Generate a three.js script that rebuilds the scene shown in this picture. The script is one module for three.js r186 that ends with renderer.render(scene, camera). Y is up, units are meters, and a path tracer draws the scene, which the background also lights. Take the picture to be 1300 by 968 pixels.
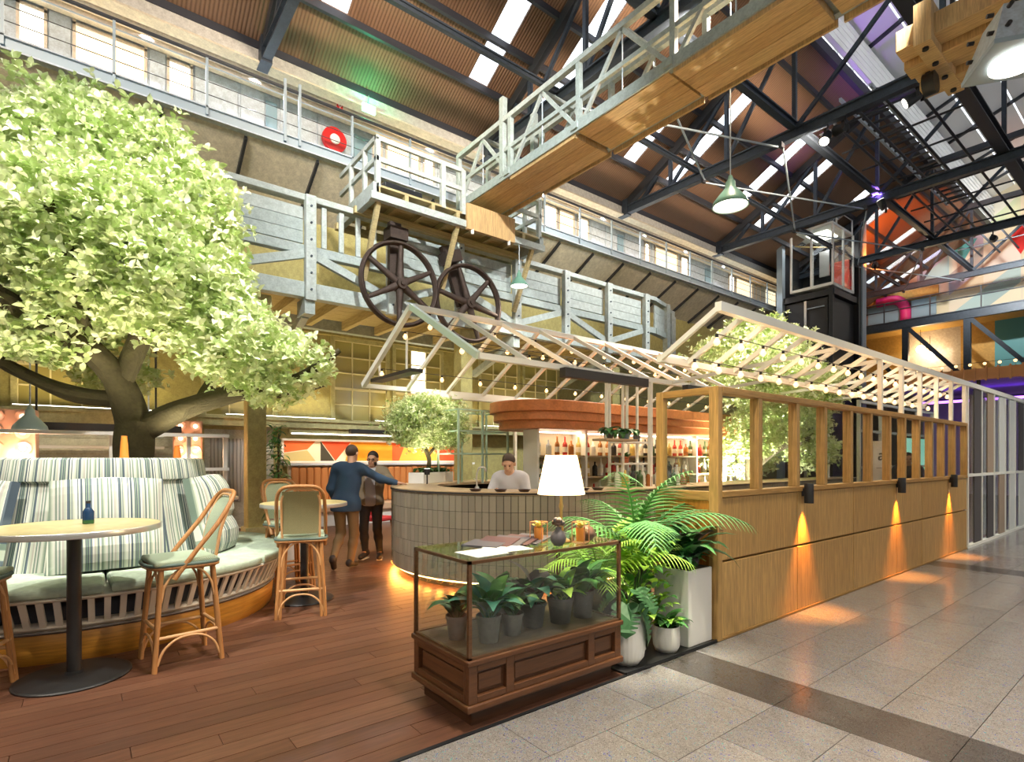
import * as THREE from 'three';
import { mergeGeometries } from 'three/addons/utils/BufferGeometryUtils.js';
import { RoundedBoxGeometry } from 'three/addons/geometries/RoundedBoxGeometry.js';
import { RectAreaLightUniformsLib } from 'three/addons/lights/RectAreaLightUniformsLib.js';
RectAreaLightUniformsLib.init();

// ---------------------------------------------------------------- camera, sky, exposure
const scene = new THREE.Scene();
// x runs along the hall, -z across it towards the gallery wall; the lens is level and shifted down
const camera = new THREE.PerspectiveCamera(2 * Math.atan(583 / 693) * 180 / Math.PI, 1300 / 1166, 0.05, 200);
camera.setViewOffset(1300, 1166, 0, 0, 1300, 968);
camera.position.set(0, 1.55, 0);
camera.lookAt(0.61783, 1.55, -0.78632);
const renderer = new THREE.WebGLRenderer({ antialias: true });
renderer.toneMapping = THREE.LinearToneMapping;
renderer.toneMappingExposure = 0.74;
renderer.shadowMap.enabled = true;
scene.background = new THREE.Color().setRGB(4.2, 4.5, 4.9);     // bright overcast sky, seen through the skylights

// ---------------------------------------------------------------- helpers
let seed = 12345;
const rnd = () => { seed = (seed * 1664525 + 1013904223) >>> 0; return seed / 4294967296; };
const rr = (a, b) => a + (b - a) * rnd();
const V = (x, y, z) => new THREE.Vector3(x, y, z);
const PI = Math.PI;
const lerp = (a, b, t) => a + (b - a) * t;
const names = {};
function numbered(n) { const k = names[n] = (names[n] ?? -1) + 1; return k ? n + '_' + String(k).padStart(3, '0') : n; }
function flat(g) { const q = g.index ? g.toNonIndexed() : g; for (const k of Object.keys(q.attributes)) if (!['position', 'normal', 'uv', 'color'].includes(k)) q.deleteAttribute(k); return q; }
function uvm(g) {                                   // texture coordinates in metres, by the way each face points
  const p = g.attributes.position, n = g.attributes.normal, uv = new Float32Array(p.count * 2);
  for (let i = 0; i < p.count; i++) {
    const a = Math.abs(n.getX(i)), b = Math.abs(n.getY(i)), c = Math.abs(n.getZ(i));
    let u, v;
    if (b >= a && b >= c) { u = p.getX(i); v = p.getZ(i); } else if (a >= c) { u = p.getZ(i); v = p.getY(i); } else { u = p.getX(i); v = p.getY(i); }
    uv[2 * i] = u; uv[2 * i + 1] = v;
  }
  g.setAttribute('uv', new THREE.BufferAttribute(uv, 2));
  return g;
}
function merge(gs) { return gs.length === 1 ? flat(gs[0]) : mergeGeometries(gs.map(flat)); }
function mesh(name, gs, m, parent, keepUv) {
  let g = Array.isArray(gs) ? merge(gs) : gs;
  if (!keepUv) g = uvm(flat(g));
  const o = new THREE.Mesh(g, m); o.name = parent ? name : numbered(name); o.castShadow = o.receiveShadow = true;
  (parent ?? scene).add(o); return o;
}
function put(name, g, m, parent, x = 0, y = 0, z = 0, ry = 0) {    // a piece that shares its geometry
  const o = new THREE.Mesh(g, m); o.name = parent ? name : numbered(name); o.castShadow = o.receiveShadow = true;
  o.position.set(x, y, z); o.rotation.y = ry; (parent ?? scene).add(o); return o;
}
function tag(o, label, category, group, kind) { o.userData.label = label; if (category) o.userData.category = category; if (group) o.userData.group = group; if (kind) o.userData.kind = kind; return o; }
function thing(name, label, category, p = [0, 0, 0], turn = 0, group) {
  const o = new THREE.Group(); o.name = numbered(name); o.position.set(...p); o.rotation.y = turn; scene.add(o);
  return tag(o, label, category, group);
}
function struct(name, label, category) { const o = new THREE.Group(); o.name = numbered(name); scene.add(o); return tag(o, label, category, null, 'structure'); }
function dup(root, p, turn = 0, label, group) {
  const r = root.clone(); r.name = numbered(root.name.replace(/_\d{3}$/, '')); r.userData = { ...root.userData }; scene.add(r); r.position.set(...p); r.rotation.y = turn;
  if (label) r.userData.label = label; if (group) r.userData.group = group; return r;
}
const bx = (x0, x1, y0, y1, z0, z1) => new THREE.BoxGeometry(Math.abs(x1 - x0), Math.abs(y1 - y0), Math.abs(z1 - z0)).translate((x0 + x1) / 2, (y0 + y1) / 2, (z0 + z1) / 2);
const rbx = (x0, x1, y0, y1, z0, z1, r = 0.01, s = 2) => new RoundedBoxGeometry(x1 - x0, y1 - y0, z1 - z0, s, r).translate((x0 + x1) / 2, (y0 + y1) / 2, (z0 + z1) / 2);
function along(g, a, b) {                            // turn a shape built along +y (0..1 removed: centred) from a to b
  const d = b.clone().sub(a), q = new THREE.Quaternion().setFromUnitVectors(V(0, 1, 0), d.clone().normalize());
  return g.applyQuaternion(q).translate((a.x + b.x) / 2, (a.y + b.y) / 2, (a.z + b.z) / 2);
}
const A3 = (p) => p.isVector3 ? p : V(...p);
function cyl(a, b, r0, r1 = r0, seg = 10) { a = A3(a); b = A3(b); return along(new THREE.CylinderGeometry(r1, r0, a.distanceTo(b), seg), a, b); }
function bar(a, b, w, h) {                           // a box from a to b, w wide, h deep in the plane that holds the vertical
  a = A3(a); b = A3(b);
  const d = b.clone().sub(a), L = d.length(), f = d.clone().normalize();
  const up0 = Math.abs(f.y) > 0.99 ? V(0, 0, 1) : V(0, 1, 0), s = V().crossVectors(up0, f).normalize(), u = V().crossVectors(f, s);
  const m = new THREE.Matrix4().makeBasis(s, u, f).setPosition((a.x + b.x) / 2, (a.y + b.y) / 2, (a.z + b.z) / 2);
  return new THREE.BoxGeometry(w, h ?? w, L).applyMatrix4(m);
}
function tube(pts, r, n = 16, k = 7, closed = false) { return new THREE.TubeGeometry(new THREE.CatmullRomCurve3(pts.map(A3), closed), n, r, k, closed); }
function taper(pts, radii, n = 24, k = 9, wob = 0) {  // a limb whose radius changes along it
  const c = new THREE.CatmullRomCurve3(pts.map(A3)), fr = c.computeFrenetFrames(n, false), pos = [], idx = [];
  for (let i = 0; i <= n; i++) {
    const t = i / n, p = c.getPointAt(t), f = t * (radii.length - 1), j = Math.min(radii.length - 2, Math.floor(f)), r = lerp(radii[j], radii[j + 1], f - j);
    for (let q = 0; q < k; q++) { const a = q / k * 2 * PI, w = r * (1 + wob * Math.sin(a * 3 + t * 9) + wob * Math.sin(a * 2 - t * 17)); const o = fr.normals[i].clone().multiplyScalar(Math.cos(a) * w).add(fr.binormals[i].clone().multiplyScalar(Math.sin(a) * w)); pos.push(p.x + o.x, p.y + o.y, p.z + o.z); }
  }
  for (let i = 0; i < n; i++) for (let q = 0; q < k; q++) { const a = i * k + q, b = i * k + (q + 1) % k, d = a + k, e = b + k; idx.push(a, b, d, b, e, d); }
  const g = new THREE.BufferGeometry(); g.setAttribute('position', new THREE.Float32BufferAttribute(pos, 3)); g.setIndex(idx); g.computeVertexNormals();
  g.setAttribute('uv', new THREE.Float32BufferAttribute(new Float32Array(pos.length / 3 * 2), 2)); return g;
}
const lathe = (pts, seg = 24) => new THREE.LatheGeometry(pts.map(([r, y]) => new THREE.Vector2(r, y)), seg);
function quadGeo(a, b, c, d) {                       // a flat four-sided face
  const g = new THREE.BufferGeometry(); a = A3(a); b = A3(b); c = A3(c); d = A3(d);
  g.setAttribute('position', new THREE.Float32BufferAttribute([a, b, c, a, c, d].flatMap((p) => [p.x, p.y, p.z]), 3)); g.computeVertexNormals();
  g.setAttribute('uv', new THREE.Float32BufferAttribute([0, 0, 1, 0, 1, 1, 0, 0, 1, 1, 0, 1], 2)); return g;
}
function prism(pts, x0, x1) {                        // a (z, y) outline pulled along x
  const s = new THREE.Shape(pts.map(([z, y]) => new THREE.Vector2(-z, y)));
  return new THREE.ExtrudeGeometry(s, { depth: x1 - x0, bevelEnabled: false }).rotateY(PI / 2).translate(x0, 0, 0);
}

// ---------------------------------------------------------------- textures and materials
function vnoise(px, py, s) {                         // periodic value noise
  const h = (i, j) => { let n = ((i % px + px) % px) * 374761393 + ((j % py + py) % py) * 668265263 + s * 974711; n = (n ^ (n >>> 13)) * 1274126177 | 0; return ((n ^ (n >>> 16)) >>> 0) / 4294967296; };
  return (x, y) => { const i = Math.floor(x), j = Math.floor(y), u = x - i, v = y - j, a = u * u * (3 - 2 * u), b = v * v * (3 - 2 * v); return lerp(lerp(h(i, j), h(i + 1, j), a), lerp(h(i, j + 1), h(i + 1, j + 1), a), b); };
}
function tex(w, h, fn, size = [1, 1], srgb = true) {
  const d = new Uint8Array(w * h * 4);
  for (let j = 0; j < h; j++) for (let i = 0; i < w; i++) { const c = fn(i / w, j / h, i, j), k = (j * w + i) * 4; d[k] = c[0]; d[k + 1] = c[1] ?? c[0]; d[k + 2] = c[2] ?? c[0]; d[k + 3] = 255; }
  const t = new THREE.DataTexture(d, w, h); t.wrapS = t.wrapT = THREE.RepeatWrapping; t.magFilter = THREE.LinearFilter; t.minFilter = THREE.LinearMipmapLinearFilter; t.generateMipmaps = true;
  if (srgb) t.colorSpace = THREE.SRGBColorSpace; t.repeat.set(1 / size[0], 1 / size[1]); t.needsUpdate = true; return t;
}
const nA = vnoise(8, 64, 1), nB = vnoise(32, 256, 2), nC = vnoise(16, 16, 3), nD = vnoise(64, 64, 4), nE = vnoise(256, 256, 5);
const woodX = tex(256, 512, (u, v) => { const s = 255 * (0.72 + 0.16 * nA(u * 8, v * 64) + 0.12 * nB(u * 32, v * 256)); return [s, s * 0.985, s * 0.96]; }, [1.6, 0.8]);            // grain along u
const woodY = tex(512, 256, (u, v) => { const s = 255 * (0.72 + 0.16 * nA(v * 8, u * 64) + 0.12 * nB(v * 32, u * 256)); return [s, s * 0.985, s * 0.96]; }, [0.8, 1.6]);            // grain along v
const mottle = tex(256, 256, (u, v) => { const s = 255 * (0.8 + 0.1 * nC(u * 16, v * 16) + 0.1 * nD(u * 64, v * 64)); return [s, s, s]; }, [1.2, 1.2]);
const speckle = tex(512, 512, (u, v) => { const a = nE(u * 256, v * 256), b = nD(u * 64, v * 64), c = nC(u * 16, v * 16); let s = 0.74 + 0.1 * b + 0.07 * c; if (a > 0.78) s += 0.16; if (a < 0.22) s -= 0.26; s *= 255; return [s, s * 0.99, s * 0.97]; }, [0.8, 0.8]);
const ribs = tex(64, 8, (u) => { const s = 255 * (0.74 + 0.22 * Math.abs(Math.sin(u * 4 * PI))); return [s, s, s]; }, [0.3, 1]);
const ribsBump = tex(64, 8, (u) => { const s = 255 * Math.abs(Math.sin(u * 4 * PI)); return [s, s, s]; }, [0.3, 1], false);
const stripes = (() => { const pal = [[222, 222, 212], [70, 84, 100], [214, 216, 206], [150, 165, 150], [206, 206, 200], [96, 110, 122], [190, 198, 184], [226, 224, 214], [120, 140, 128], [180, 176, 170]]; const cut = []; let s = 77; const q = () => (s = (s * 16807) % 2147483647) / 2147483647; let x = 0; while (x < 512) { const w = 4 + q() * 16; cut.push([x, pal[Math.floor(q() * pal.length)]]); x += w; } return tex(512, 16, (u, v, i) => { let c = cut[0][1]; for (const k of cut) if (k[0] <= i) c = k[1]; return c; }, [0.34, 1]); })();
const cane = tex(128, 128, (u, v) => { const a = Math.sin(u * 16 * PI) * Math.sin(v * 16 * PI) > 0, n = nD(u * 64, v * 64); const s = (a ? 1 : 0.8) * (0.9 + 0.1 * n); return [255 * s, 255 * s, 250 * s]; }, [0.12, 0.12]);
const M = {};
function std(key, rgb, rough = 0.6, metal = 0, extra = {}) { const m = new THREE.MeshStandardMaterial({ roughness: rough, metalness: metal, side: THREE.DoubleSide, ...extra }); m.color.setRGB(...rgb); m.name = key; return M[key] = m; }
function phys(key, rgb, extra) { const m = new THREE.MeshPhysicalMaterial({ side: THREE.DoubleSide, ...extra }); m.color.setRGB(...rgb); m.name = key; return M[key] = m; }
function glow(key, rgb, k, base = [0.9, 0.9, 0.9]) { const m = std(key, base, 0.6); m.emissive.setRGB(...rgb); m.emissiveIntensity = k; return m; }
for (let k = 0; k < 5; k++) std('board' + k, [[0.165, 0.075, 0.047], [0.19, 0.088, 0.055], [0.145, 0.066, 0.043], [0.20, 0.096, 0.062], [0.178, 0.08, 0.05]][k], 0.42, 0, { map: woodX });
for (let k = 0; k < 4; k++) std('slab' + k, [[0.36, 0.35, 0.365], [0.40, 0.385, 0.395], [0.325, 0.318, 0.335], [0.38, 0.365, 0.372]][k], 0.2, 0, { map: speckle });
std('bandSlab', [0.115, 0.105, 0.105], 0.22, 0, { map: speckle });
std('joint', [0.09, 0.085, 0.08], 0.9);
std('olive', [0.44, 0.40, 0.15], 0.7, 0, { map: mottle });
std('oliveTrim', [0.50, 0.48, 0.24], 0.6, 0, { map: mottle });
std('palePaint', [0.62, 0.68, 0.62], 0.6, 0, { map: mottle });
std('shopWall', [0.50, 0.52, 0.44], 0.6, 0, { map: mottle });
std('cream', [0.72, 0.66, 0.50], 0.6, 0, { map: mottle });
std('muntin', [0.66, 0.62, 0.38], 0.55);
std('soffit', [0.74, 0.69, 0.54], 0.7, 0, { map: mottle });
std('galleryPanel', [0.58, 0.68, 0.78], 0.55, 0, { map: mottle });
std('galleryPanelWarm', [0.78, 0.70, 0.60], 0.55, 0, { map: mottle });
std('galleryDoor', [0.22, 0.34, 0.42], 0.5);
std('railSteel', [0.34, 0.43, 0.50], 0.45, 0.3);
std('railDark', [0.045, 0.05, 0.06], 0.4, 0.4);
std('beamWhite', [0.66, 0.67, 0.64], 0.6, 0, { map: mottle });
std('roofBrown', [0.26, 0.155, 0.095], 0.7, 0, { map: ribs, bumpMap: ribsBump, bumpScale: 0.012 });
std('purlin', [0.04, 0.045, 0.06], 0.5, 0.2);
std('trussSteel', [0.055, 0.075, 0.105], 0.45, 0.35, { map: mottle });
std('trussDark', [0.04, 0.045, 0.055], 0.5, 0.3);
std('paintWhite', [0.74, 0.75, 0.73], 0.5);
std('gantryPaint', [0.47, 0.55, 0.54], 0.55, 0, { map: mottle });
std('gantryPaint2', [0.52, 0.59, 0.58], 0.55, 0, { map: mottle });
std('gantryPaint3', [0.43, 0.51, 0.51], 0.55, 0, { map: mottle });
std('gantryTimber', [0.74, 0.52, 0.26], 0.6, 0, { map: woodY });
std('gantryTimber2', [0.68, 0.46, 0.21], 0.6, 0, { map: woodY });
std('deckTimber', [0.58, 0.50, 0.27], 0.65, 0, { map: woodX });
std('rust', [0.075, 0.05, 0.04], 0.65, 0.35, { map: mottle });
std('black', [0.018, 0.018, 0.02], 0.45);
std('blackSteel', [0.02, 0.022, 0.026], 0.4, 0.3);
std('white', [0.80, 0.80, 0.78], 0.5);
std('frameWhite', [0.82, 0.84, 0.80], 0.45);
std('steel', [0.6, 0.6, 0.6], 0.3, 0.8);
std('brass', [0.75, 0.55, 0.22], 0.3, 0.9);
phys('pane', [0.95, 0.98, 0.97], { transmission: 1, thickness: 0, roughness: 0.03, metalness: 0, ior: 1.5 });
phys('skyPane', [1, 1, 1], { transmission: 1, thickness: 0, roughness: 0.25, ior: 1.3 });
phys('windowPane', [0.40, 0.36, 0.14], { transmission: 0.25, thickness: 0, roughness: 0.12 });
glow('warmPane', [1.0, 0.80, 0.54], 1.7, [0.8, 0.7, 0.5]);
glow('brightPane', [1.0, 0.93, 0.78], 3.2, [0.8, 0.75, 0.6]);
glow('bulb', [1.0, 0.60, 0.26], 3.6, [0.9, 0.7, 0.5]);
glow('lampWhite', [1.0, 0.93, 0.8], 6, [0.9, 0.9, 0.9]);

// ================================================================= THE HALL
const ZW = -13.5, ZE = -2.55, TX = [-2.75, 3.0, 8.75, 14.5, 20.25, 26, 31.75], XEND = 36, XSTART = -9, ZR = 7;
const roofY = (z) => 10.3 + 0.535 * (z + 12.3);
// --- timber floor of the bar
{
  const f = struct('floor', 'dark red-brown hardwood floor boards of the bar');
  mesh('subfloor', [bx(XSTART, 16, -0.12, -0.022, ZW, ZE)], M.joint, f);
  const W = 0.142, L = 2.4, far = [];
  const shapes = [0, 1, 2, 3].map((k) => uvm(flat(bx(0, L - 0.004, -0.022, 0, 0, W - 0.005).translate(k * 0.37, 0, k * 0.23)).translate(0, 0, 0)).translate(-k * 0.37, 0, -k * 0.23));
  let row = 0;
  for (let z = ZE - 0.03 - W; z > ZW; z -= W, row++) {
    const off = [0, 1.1, 0.5, 1.7, 0.8, 2.0][row % 6];
    for (let x = -4.6 - off, i = 0; x < 5.6; x += L, i++) {
      if (z > -8.4 && x + L > -1.2 && x < 4.2) put('board', shapes[(row * 3 + i) % 4], M['board' + Math.floor(rnd() * 5)], f, x, 0, z);
      else far.push(bx(x, x + L - 0.004, -0.022, 0, z, z + W - 0.005));
    }
  }
  far.push(bx(5.6 - 0.5, 16, -0.022, -0.004, ZW, ZE - 0.03));
  tag(mesh('more_boards', far, M.board0, f), 'floor boards further back', null, null, 'stuff');
  mesh('edge_trim', [bx(XSTART, 4.2, -0.02, 0.004, ZE - 0.028, ZE - 0.002)], M.blackSteel, f);
}
// --- terrazzo walkway
{
  const f = struct('floor_walkway', 'polished grey granite paving slabs of the walkway');
  mesh('bed', [bx(XSTART, XEND, -0.12, -0.02, ZE, ZR)], M.joint, f);
  const D = 0.435, L = 0.87, far = [], g = [0, 1, 2, 3].map((k) => uvm(flat(bx(0.002, L - 0.002, -0.02, 0, 0.002, D - 0.002).translate(k * 0.21, 0, k * 0.33))).translate(-k * 0.21, 0, -k * 0.33));
  const gb = uvm(flat(bx(0.002, 0.463, -0.02, 0, 0.002, L - 0.002)));
  const bands = [-2.9, 3.41, 9.72, 16.03, 22.34, 28.65];
  for (let r = 0; r < 22; r++) {
    const z = ZE + r * D;
    for (let b = 0; b < bands.length - 1; b++) {
      const x0 = bands[b] + 0.467, x1 = bands[b + 1];
      for (let x = x0 - (r % 2 ? L / 2 : 0); x < x1 - 0.01; x += L) {
        const a = Math.max(x, x0), e = Math.min(x + L, x1); if (e - a < 0.03) continue;
        if (x === a && Math.abs(e - a - L) < 1e-6 && r < 8 && x < 12.5 && x > 0.2) put('slab', g[(r * 5 + Math.round(x * 3)) % 4 & 3], M['slab' + Math.floor(rnd() * 4)], f, x, 0, z);
        else if (r < 8 && x < 12.5 && x > 0.2) mesh('slab', [bx(a + 0.002, e - 0.002, -0.02, 0, z + 0.002, z + D - 0.002)], M['slab' + Math.floor(rnd() * 4)], f);
        else far.push(bx(a + 0.002, e - 0.002, -0.02, 0, z + 0.002, z + D - 0.002));
      }
    }
    if (r % 2 === 0) for (let b = 0; b < bands.length; b++) { if (r < 8 && (b === 1 || b === 2)) put('dark_band_slab', gb, M.bandSlab, f, bands[b], 0, z); }
  }
  tag(mesh('more_slabs', far, M.slab0, f), 'paving slabs further along', null, null, 'stuff');
  tag(mesh('more_band_slabs', bands.flatMap((x, b) => [bx(x, x + 0.465, -0.02, 0, b === 1 || b === 2 ? ZE + 8 * D : ZE, ZR)]), M.bandSlab, f), 'dark paving bands further along', null, null, 'stuff');
  tag(mesh('start_slabs', [bx(XSTART, -2.9, -0.02, 0, ZE, ZR), bx(29.12, XEND, -0.02, 0, ZE, ZR)], M.slab1, f), 'paving at the ends of the walkway', null, null, 'stuff');
  mesh('floor_behind_bar', [bx(16, XEND, -0.12, 0, ZW, ZE)], M.slab2, f);
}
// --- gallery-side wall with its windows
const wl = struct('wall_left', 'olive painted wall under the gallery with a pale shopfront strip');
const WIN = [[-0.95, 0.45], [2.1, 3.5], [4.94, 6.34], [6.6, 8.0], [9.4, 10.8], [11.1, 12.5]];
{
  const wy0 = 2.52, wy1 = 4.53, gs = [bx(XSTART, XEND, wy1, 8.1, ZW - 0.3, ZW), bx(XSTART, XEND, 0, wy0, ZW - 0.3, ZW)];
  let x = XSTART; for (const [a, b] of WIN) { gs.push(bx(x, a, wy0, wy1, ZW - 0.3, ZW)); x = b; } gs.push(bx(x, XEND, wy0, wy1, ZW - 0.3, ZW));
  mesh('wall_body', gs, M.olive, wl);
  const wb = [1]; for (let y = 0.1; y < 2.25; y += 0.155) mesh('weatherboard', [prism([[ZW, y], [ZW + 0.035, y], [ZW + 0.015, y + 0.15], [ZW, y + 0.15]], -6, 3.5)], M.shopWall, wl);
  mesh('ledge', [bx(XSTART, 12, 2.27, 2.42, ZW, ZW + 0.55)], M.oliveTrim, wl);
  mesh('ledge_moulding', [bx(XSTART, 12, 2.42, 2.47, ZW, ZW + 0.6)], M.oliveTrim, wl);
  mesh('upper_rail', [bx(XSTART, 14, 4.62, 4.8, ZW, ZW + 0.12)], M.olive, wl);
  mesh('room_beyond', [bx(XSTART, 14, 2.3, 4.8, ZW - 2.5, ZW - 2.4)], M.cream, wl);
  WIN.forEach(([a, b], i) => {
    const w = tag(struct('window_' + (i + 1)), ['tall many-paned olive sash window behind the big tree', 'many-paned sash window hidden by the big tree', 'tall many-paned olive sash window above the orange bench', 'many-paned sash window with a bright lit pane behind the small tree', 'many-paned sash window behind the bar canopy', 'many-paned sash window furthest along the olive wall'][i], null, null, 'structure');
    mesh('frame', [bx(a - 0.09, a, wy0 - 0.09, wy1 + 0.09, ZW - 0.04, ZW + 0.05), bx(b, b + 0.09, wy0 - 0.09, wy1 + 0.09, ZW - 0.04, ZW + 0.05), bx(a, b, wy1, wy1 + 0.09, ZW - 0.04, ZW + 0.05), bx(a, b, wy0 - 0.09, wy0, ZW - 0.04, ZW + 0.09)], M.oliveTrim, w);
    const nx = 3, ny = 5, dx = (b - a) / nx, dy = (wy1 - wy0) / ny;
    for (let k = 0; k <= nx; k++) mesh('muntin', [bx(a + k * dx - 0.014, a + k * dx + 0.014, wy0, wy1, ZW - 0.02, ZW + 0.03)], M.muntin, w);
    for (let k = 0; k <= ny; k++) mesh('muntin', [bx(a, b, wy0 + k * dy - (k === 2 ? 0.03 : 0.014), wy0 + k * dy + (k === 2 ? 0.03 : 0.014), ZW - 0.02, ZW + 0.03)], M.muntin, w);
    for (let p = 0; p < nx; p++) for (let q = 0; q < ny; q++) mesh('pane', [bx(a + p * dx + 0.014, a + p * dx + dx - 0.014, wy0 + q * dy + 0.014, wy0 + q * dy + dy - 0.014, ZW - 0.006, ZW)], i === 3 && p === 1 && q > 1 ? M.brightPane : M.windowPane, w);
  });
  const L = new THREE.RectAreaLight(0xffd9a0, 5, 12, 1.6); L.position.set(4, 4.7, ZW - 1.2); L.lookAt(4, 2, ZW - 1.4); scene.add(L);
}
// --- upper wall of the gallery: doors, blank panels, lit rooms
const wg = struct('wall_gallery', 'pale panelled upper wall behind the gallery walkway');
{
  const y0 = 8.33, y1 = 10.05, at = (px) => 13.5 / (545 - 0.618 * (px - 650)) * (428 + 0.786 * (px - 650));
  // spans read along the wall: [from, to, kind]
  const S = [[20, 60, 'b'], [62, 90, 'p'], [92, 187, 'w'], [190, 210, 'p'], [212, 245, 'b'], [248, 262, 'p'], [264, 302, 'p'], [306, 336, 'p'], [338, 352, 'd'], [356, 378, 'p'], [382, 402, 'p'], [404, 446, 'p'], [450, 472, 'd'], [474, 486, 'w'], [490, 534, 'w'], [538, 552, 'b'], [556, 584, 'p'], [588, 616, 'p'], [620, 650, 'p'], [654, 668, 'w'], [672, 686, 'p'], [690, 708, 'b'], [710, 730, 'w'], [734, 748, 'b'], [751, 768, 'p'], [770, 783, 'p'], [785, 792, 'd'], [794, 816, 'p'], [819, 825, 'b'], [828, 831, 'p'], [832, 861, 'w'], [865, 874, 'b'], [877, 892, 'p'], [896, 903, 'd'], [906, 922, 'p'], [926, 933, 'b'], [935, 957, 'w'], [960, 966, 'b'], [968, 984, 'p'], [988, 996, 'b']];
  mesh('wall_body', [bx(XSTART, XEND, 7.9, 10.3, ZW - 0.3, ZW - 0.05)], M.galleryPanel, wg);
  for (const [p, q, k] of S) {
    const a = at(p), b = at(q);
    if (k === 'p') mesh('panel', [rbx(a, b, y0, y1, ZW - 0.05, ZW - 0.01, 0.008, 1)], M.galleryPanel, wg);
    else if (k === 'd') { mesh('door', [rbx(a, b, y0, y1 - 0.15, ZW - 0.05, ZW, 0.008, 1)], M.galleryDoor, wg); }
    else { const m = k === 'b' ? M.brightPane : M.warmPane; mesh('lit_window', [bx(a + 0.05, b - 0.05, y0 + 0.05, y1 - 0.1, ZW - 0.04, ZW - 0.03)], m, wg); mesh('window_frame', [bx(a, a + 0.05, y0, y1, ZW - 0.05, ZW), bx(b - 0.05, b, y0, y1, ZW - 0.05, ZW), bx(a, b, y1 - 0.1, y1 - 0.05, ZW - 0.05, ZW)], M.galleryPanelWarm, wg);
      const l = new THREE.RectAreaLight(k === 'b' ? 0xffe6bf : 0xffc98a, k === 'b' ? 3 : 2, b - a, 1.4); l.position.set((a + b) / 2, 9.1, ZW + 0.02); l.lookAt((a + b) / 2, 9.1, 0); scene.add(l); }
  }
  // further repeats beyond the lift
  for (let x = 24; x < 32; x += 1.3) mesh(x % 2.6 < 1.3 ? 'lit_window' : 'panel', [bx(x, x + 1.0, y0, y1 - 0.1, ZW - 0.05, ZW - 0.01)], x % 2.6 < 1.3 ? M.warmPane : M.galleryPanel, wg);
}
// --- gallery walkway with coved soffit
{
  const g = struct('floor_gallery', 'gallery walkway with pale blue steel edge and beige coved soffit');
  mesh('slab', [bx(XSTART, 32, 8.22, 8.33, ZW, -12.0)], M.soffit, g);
  mesh('fascia', [bx(XSTART, 32, 8.13, 8.36, -12.02, -11.95)], M.railSteel, g);
  mesh('fascia_flange', [bx(XSTART, 32, 8.12, 8.15, -12.1, -11.88), bx(XSTART, 32, 8.34, 8.37, -12.1, -11.9)], M.galleryPanel, g);
  for (let x = -3.2, k = 0; x < 31; x += 1.45, k++) {
    mesh('soffit_panel', [prism([[-12.03, 8.12], [ZW, 7.32], [ZW, 7.36], [-12.03, 8.17]], x + 0.03, x + 1.42)], M.soffit, g);
    mesh('soffit_rib', [bar([x, 8.08, -12.05], [x, 7.28, ZW + 0.02], 0.055, 0.09)], M.railDark, g);
  }
}
// --- gallery balustrade
{
  const r = thing('balustrade', 'dark-railed steel balustrade along the gallery edge', 'balustrade', [0, 0, 0]);
  for (let x = 0.43 - 1.45 * 3; x < 32; x += 1.45) mesh('post', [bx(x - 0.022, x + 0.022, 8.2, 9.34, -11.95, -11.9)], M.railSteel, r);
  for (const x of [3.32, 3.62]) mesh('gate_post', [bx(x - 0.025, x + 0.025, 8.2, 9.5, -11.94, -11.88)], M.railSteel, r);
  mesh('top_rail', [cyl([XSTART, 9.32, -11.92], [32, 9.32, -11.92], 0.035)], M.railDark, r);
  for (const y of [9.16, 8.85, 8.6]) mesh('cable', [cyl([XSTART, y, -11.925], [32, y, -11.925], y > 9 ? 0.014 : 0.008, undefined, 6)], y > 9 ? M.railSteel : M.railDark, r);
}
// --- eave beam and gallery ceiling
{
  const b = struct('beam_eave', 'long white eave beam above the gallery');
  mesh('beam', [bx(XSTART, 34, 9.84, 10.22, -12.42, -12.28)], M.beamWhite, b);
  mesh('beam_flange', [bx(XSTART, 34, 9.82, 9.86, -12.5, -12.2)], M.soffit, b);
  const c = struct('ceiling_gallery', 'shallow beige ceiling over the gallery walkway');
  mesh('ceiling_panel', [bx(XSTART, 34, 10.05, 10.2, ZW, -12.42)], M.soffit, c);
  mesh('duct', [cyl([XSTART, 9.93, -12.75], [33, 9.93, -12.75], 0.1, undefined, 12), cyl([XSTART, 9.95, -13.1], [33, 9.95, -13.1], 0.06, undefined, 10)], M.galleryPanelWarm, c);
  const dl = new THREE.SpotLight(0xf2f4ff, 42, 4, 1.2, 0.6, 2); 
  for (const x of [-1.6, 1.0, 3.0, 7.4, 11.5, 14.3, 16.6, 19.2, 22]) {
    const o = thing('downlight', 'small round downlight in the gallery ceiling', 'downlight', [x, 10.05, -13.0], 0, 'gallery downlights');
    mesh('rim', [lathe([[0.06, -0.03], [0.085, -0.03], [0.085, 0], [0.06, 0]], 16)], M.white, o); mesh('lamp_lens', [cyl([0, -0.02, 0], [0, -0.012, 0], 0.06, undefined, 16)], M.lampWhite, o);
    const s = dl.clone(); s.position.set(x, 10.0, -13.0); s.target.position.set(x, 8.3, -12.9); s.castShadow = true; scene.add(s, s.target);
  }
}
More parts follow.
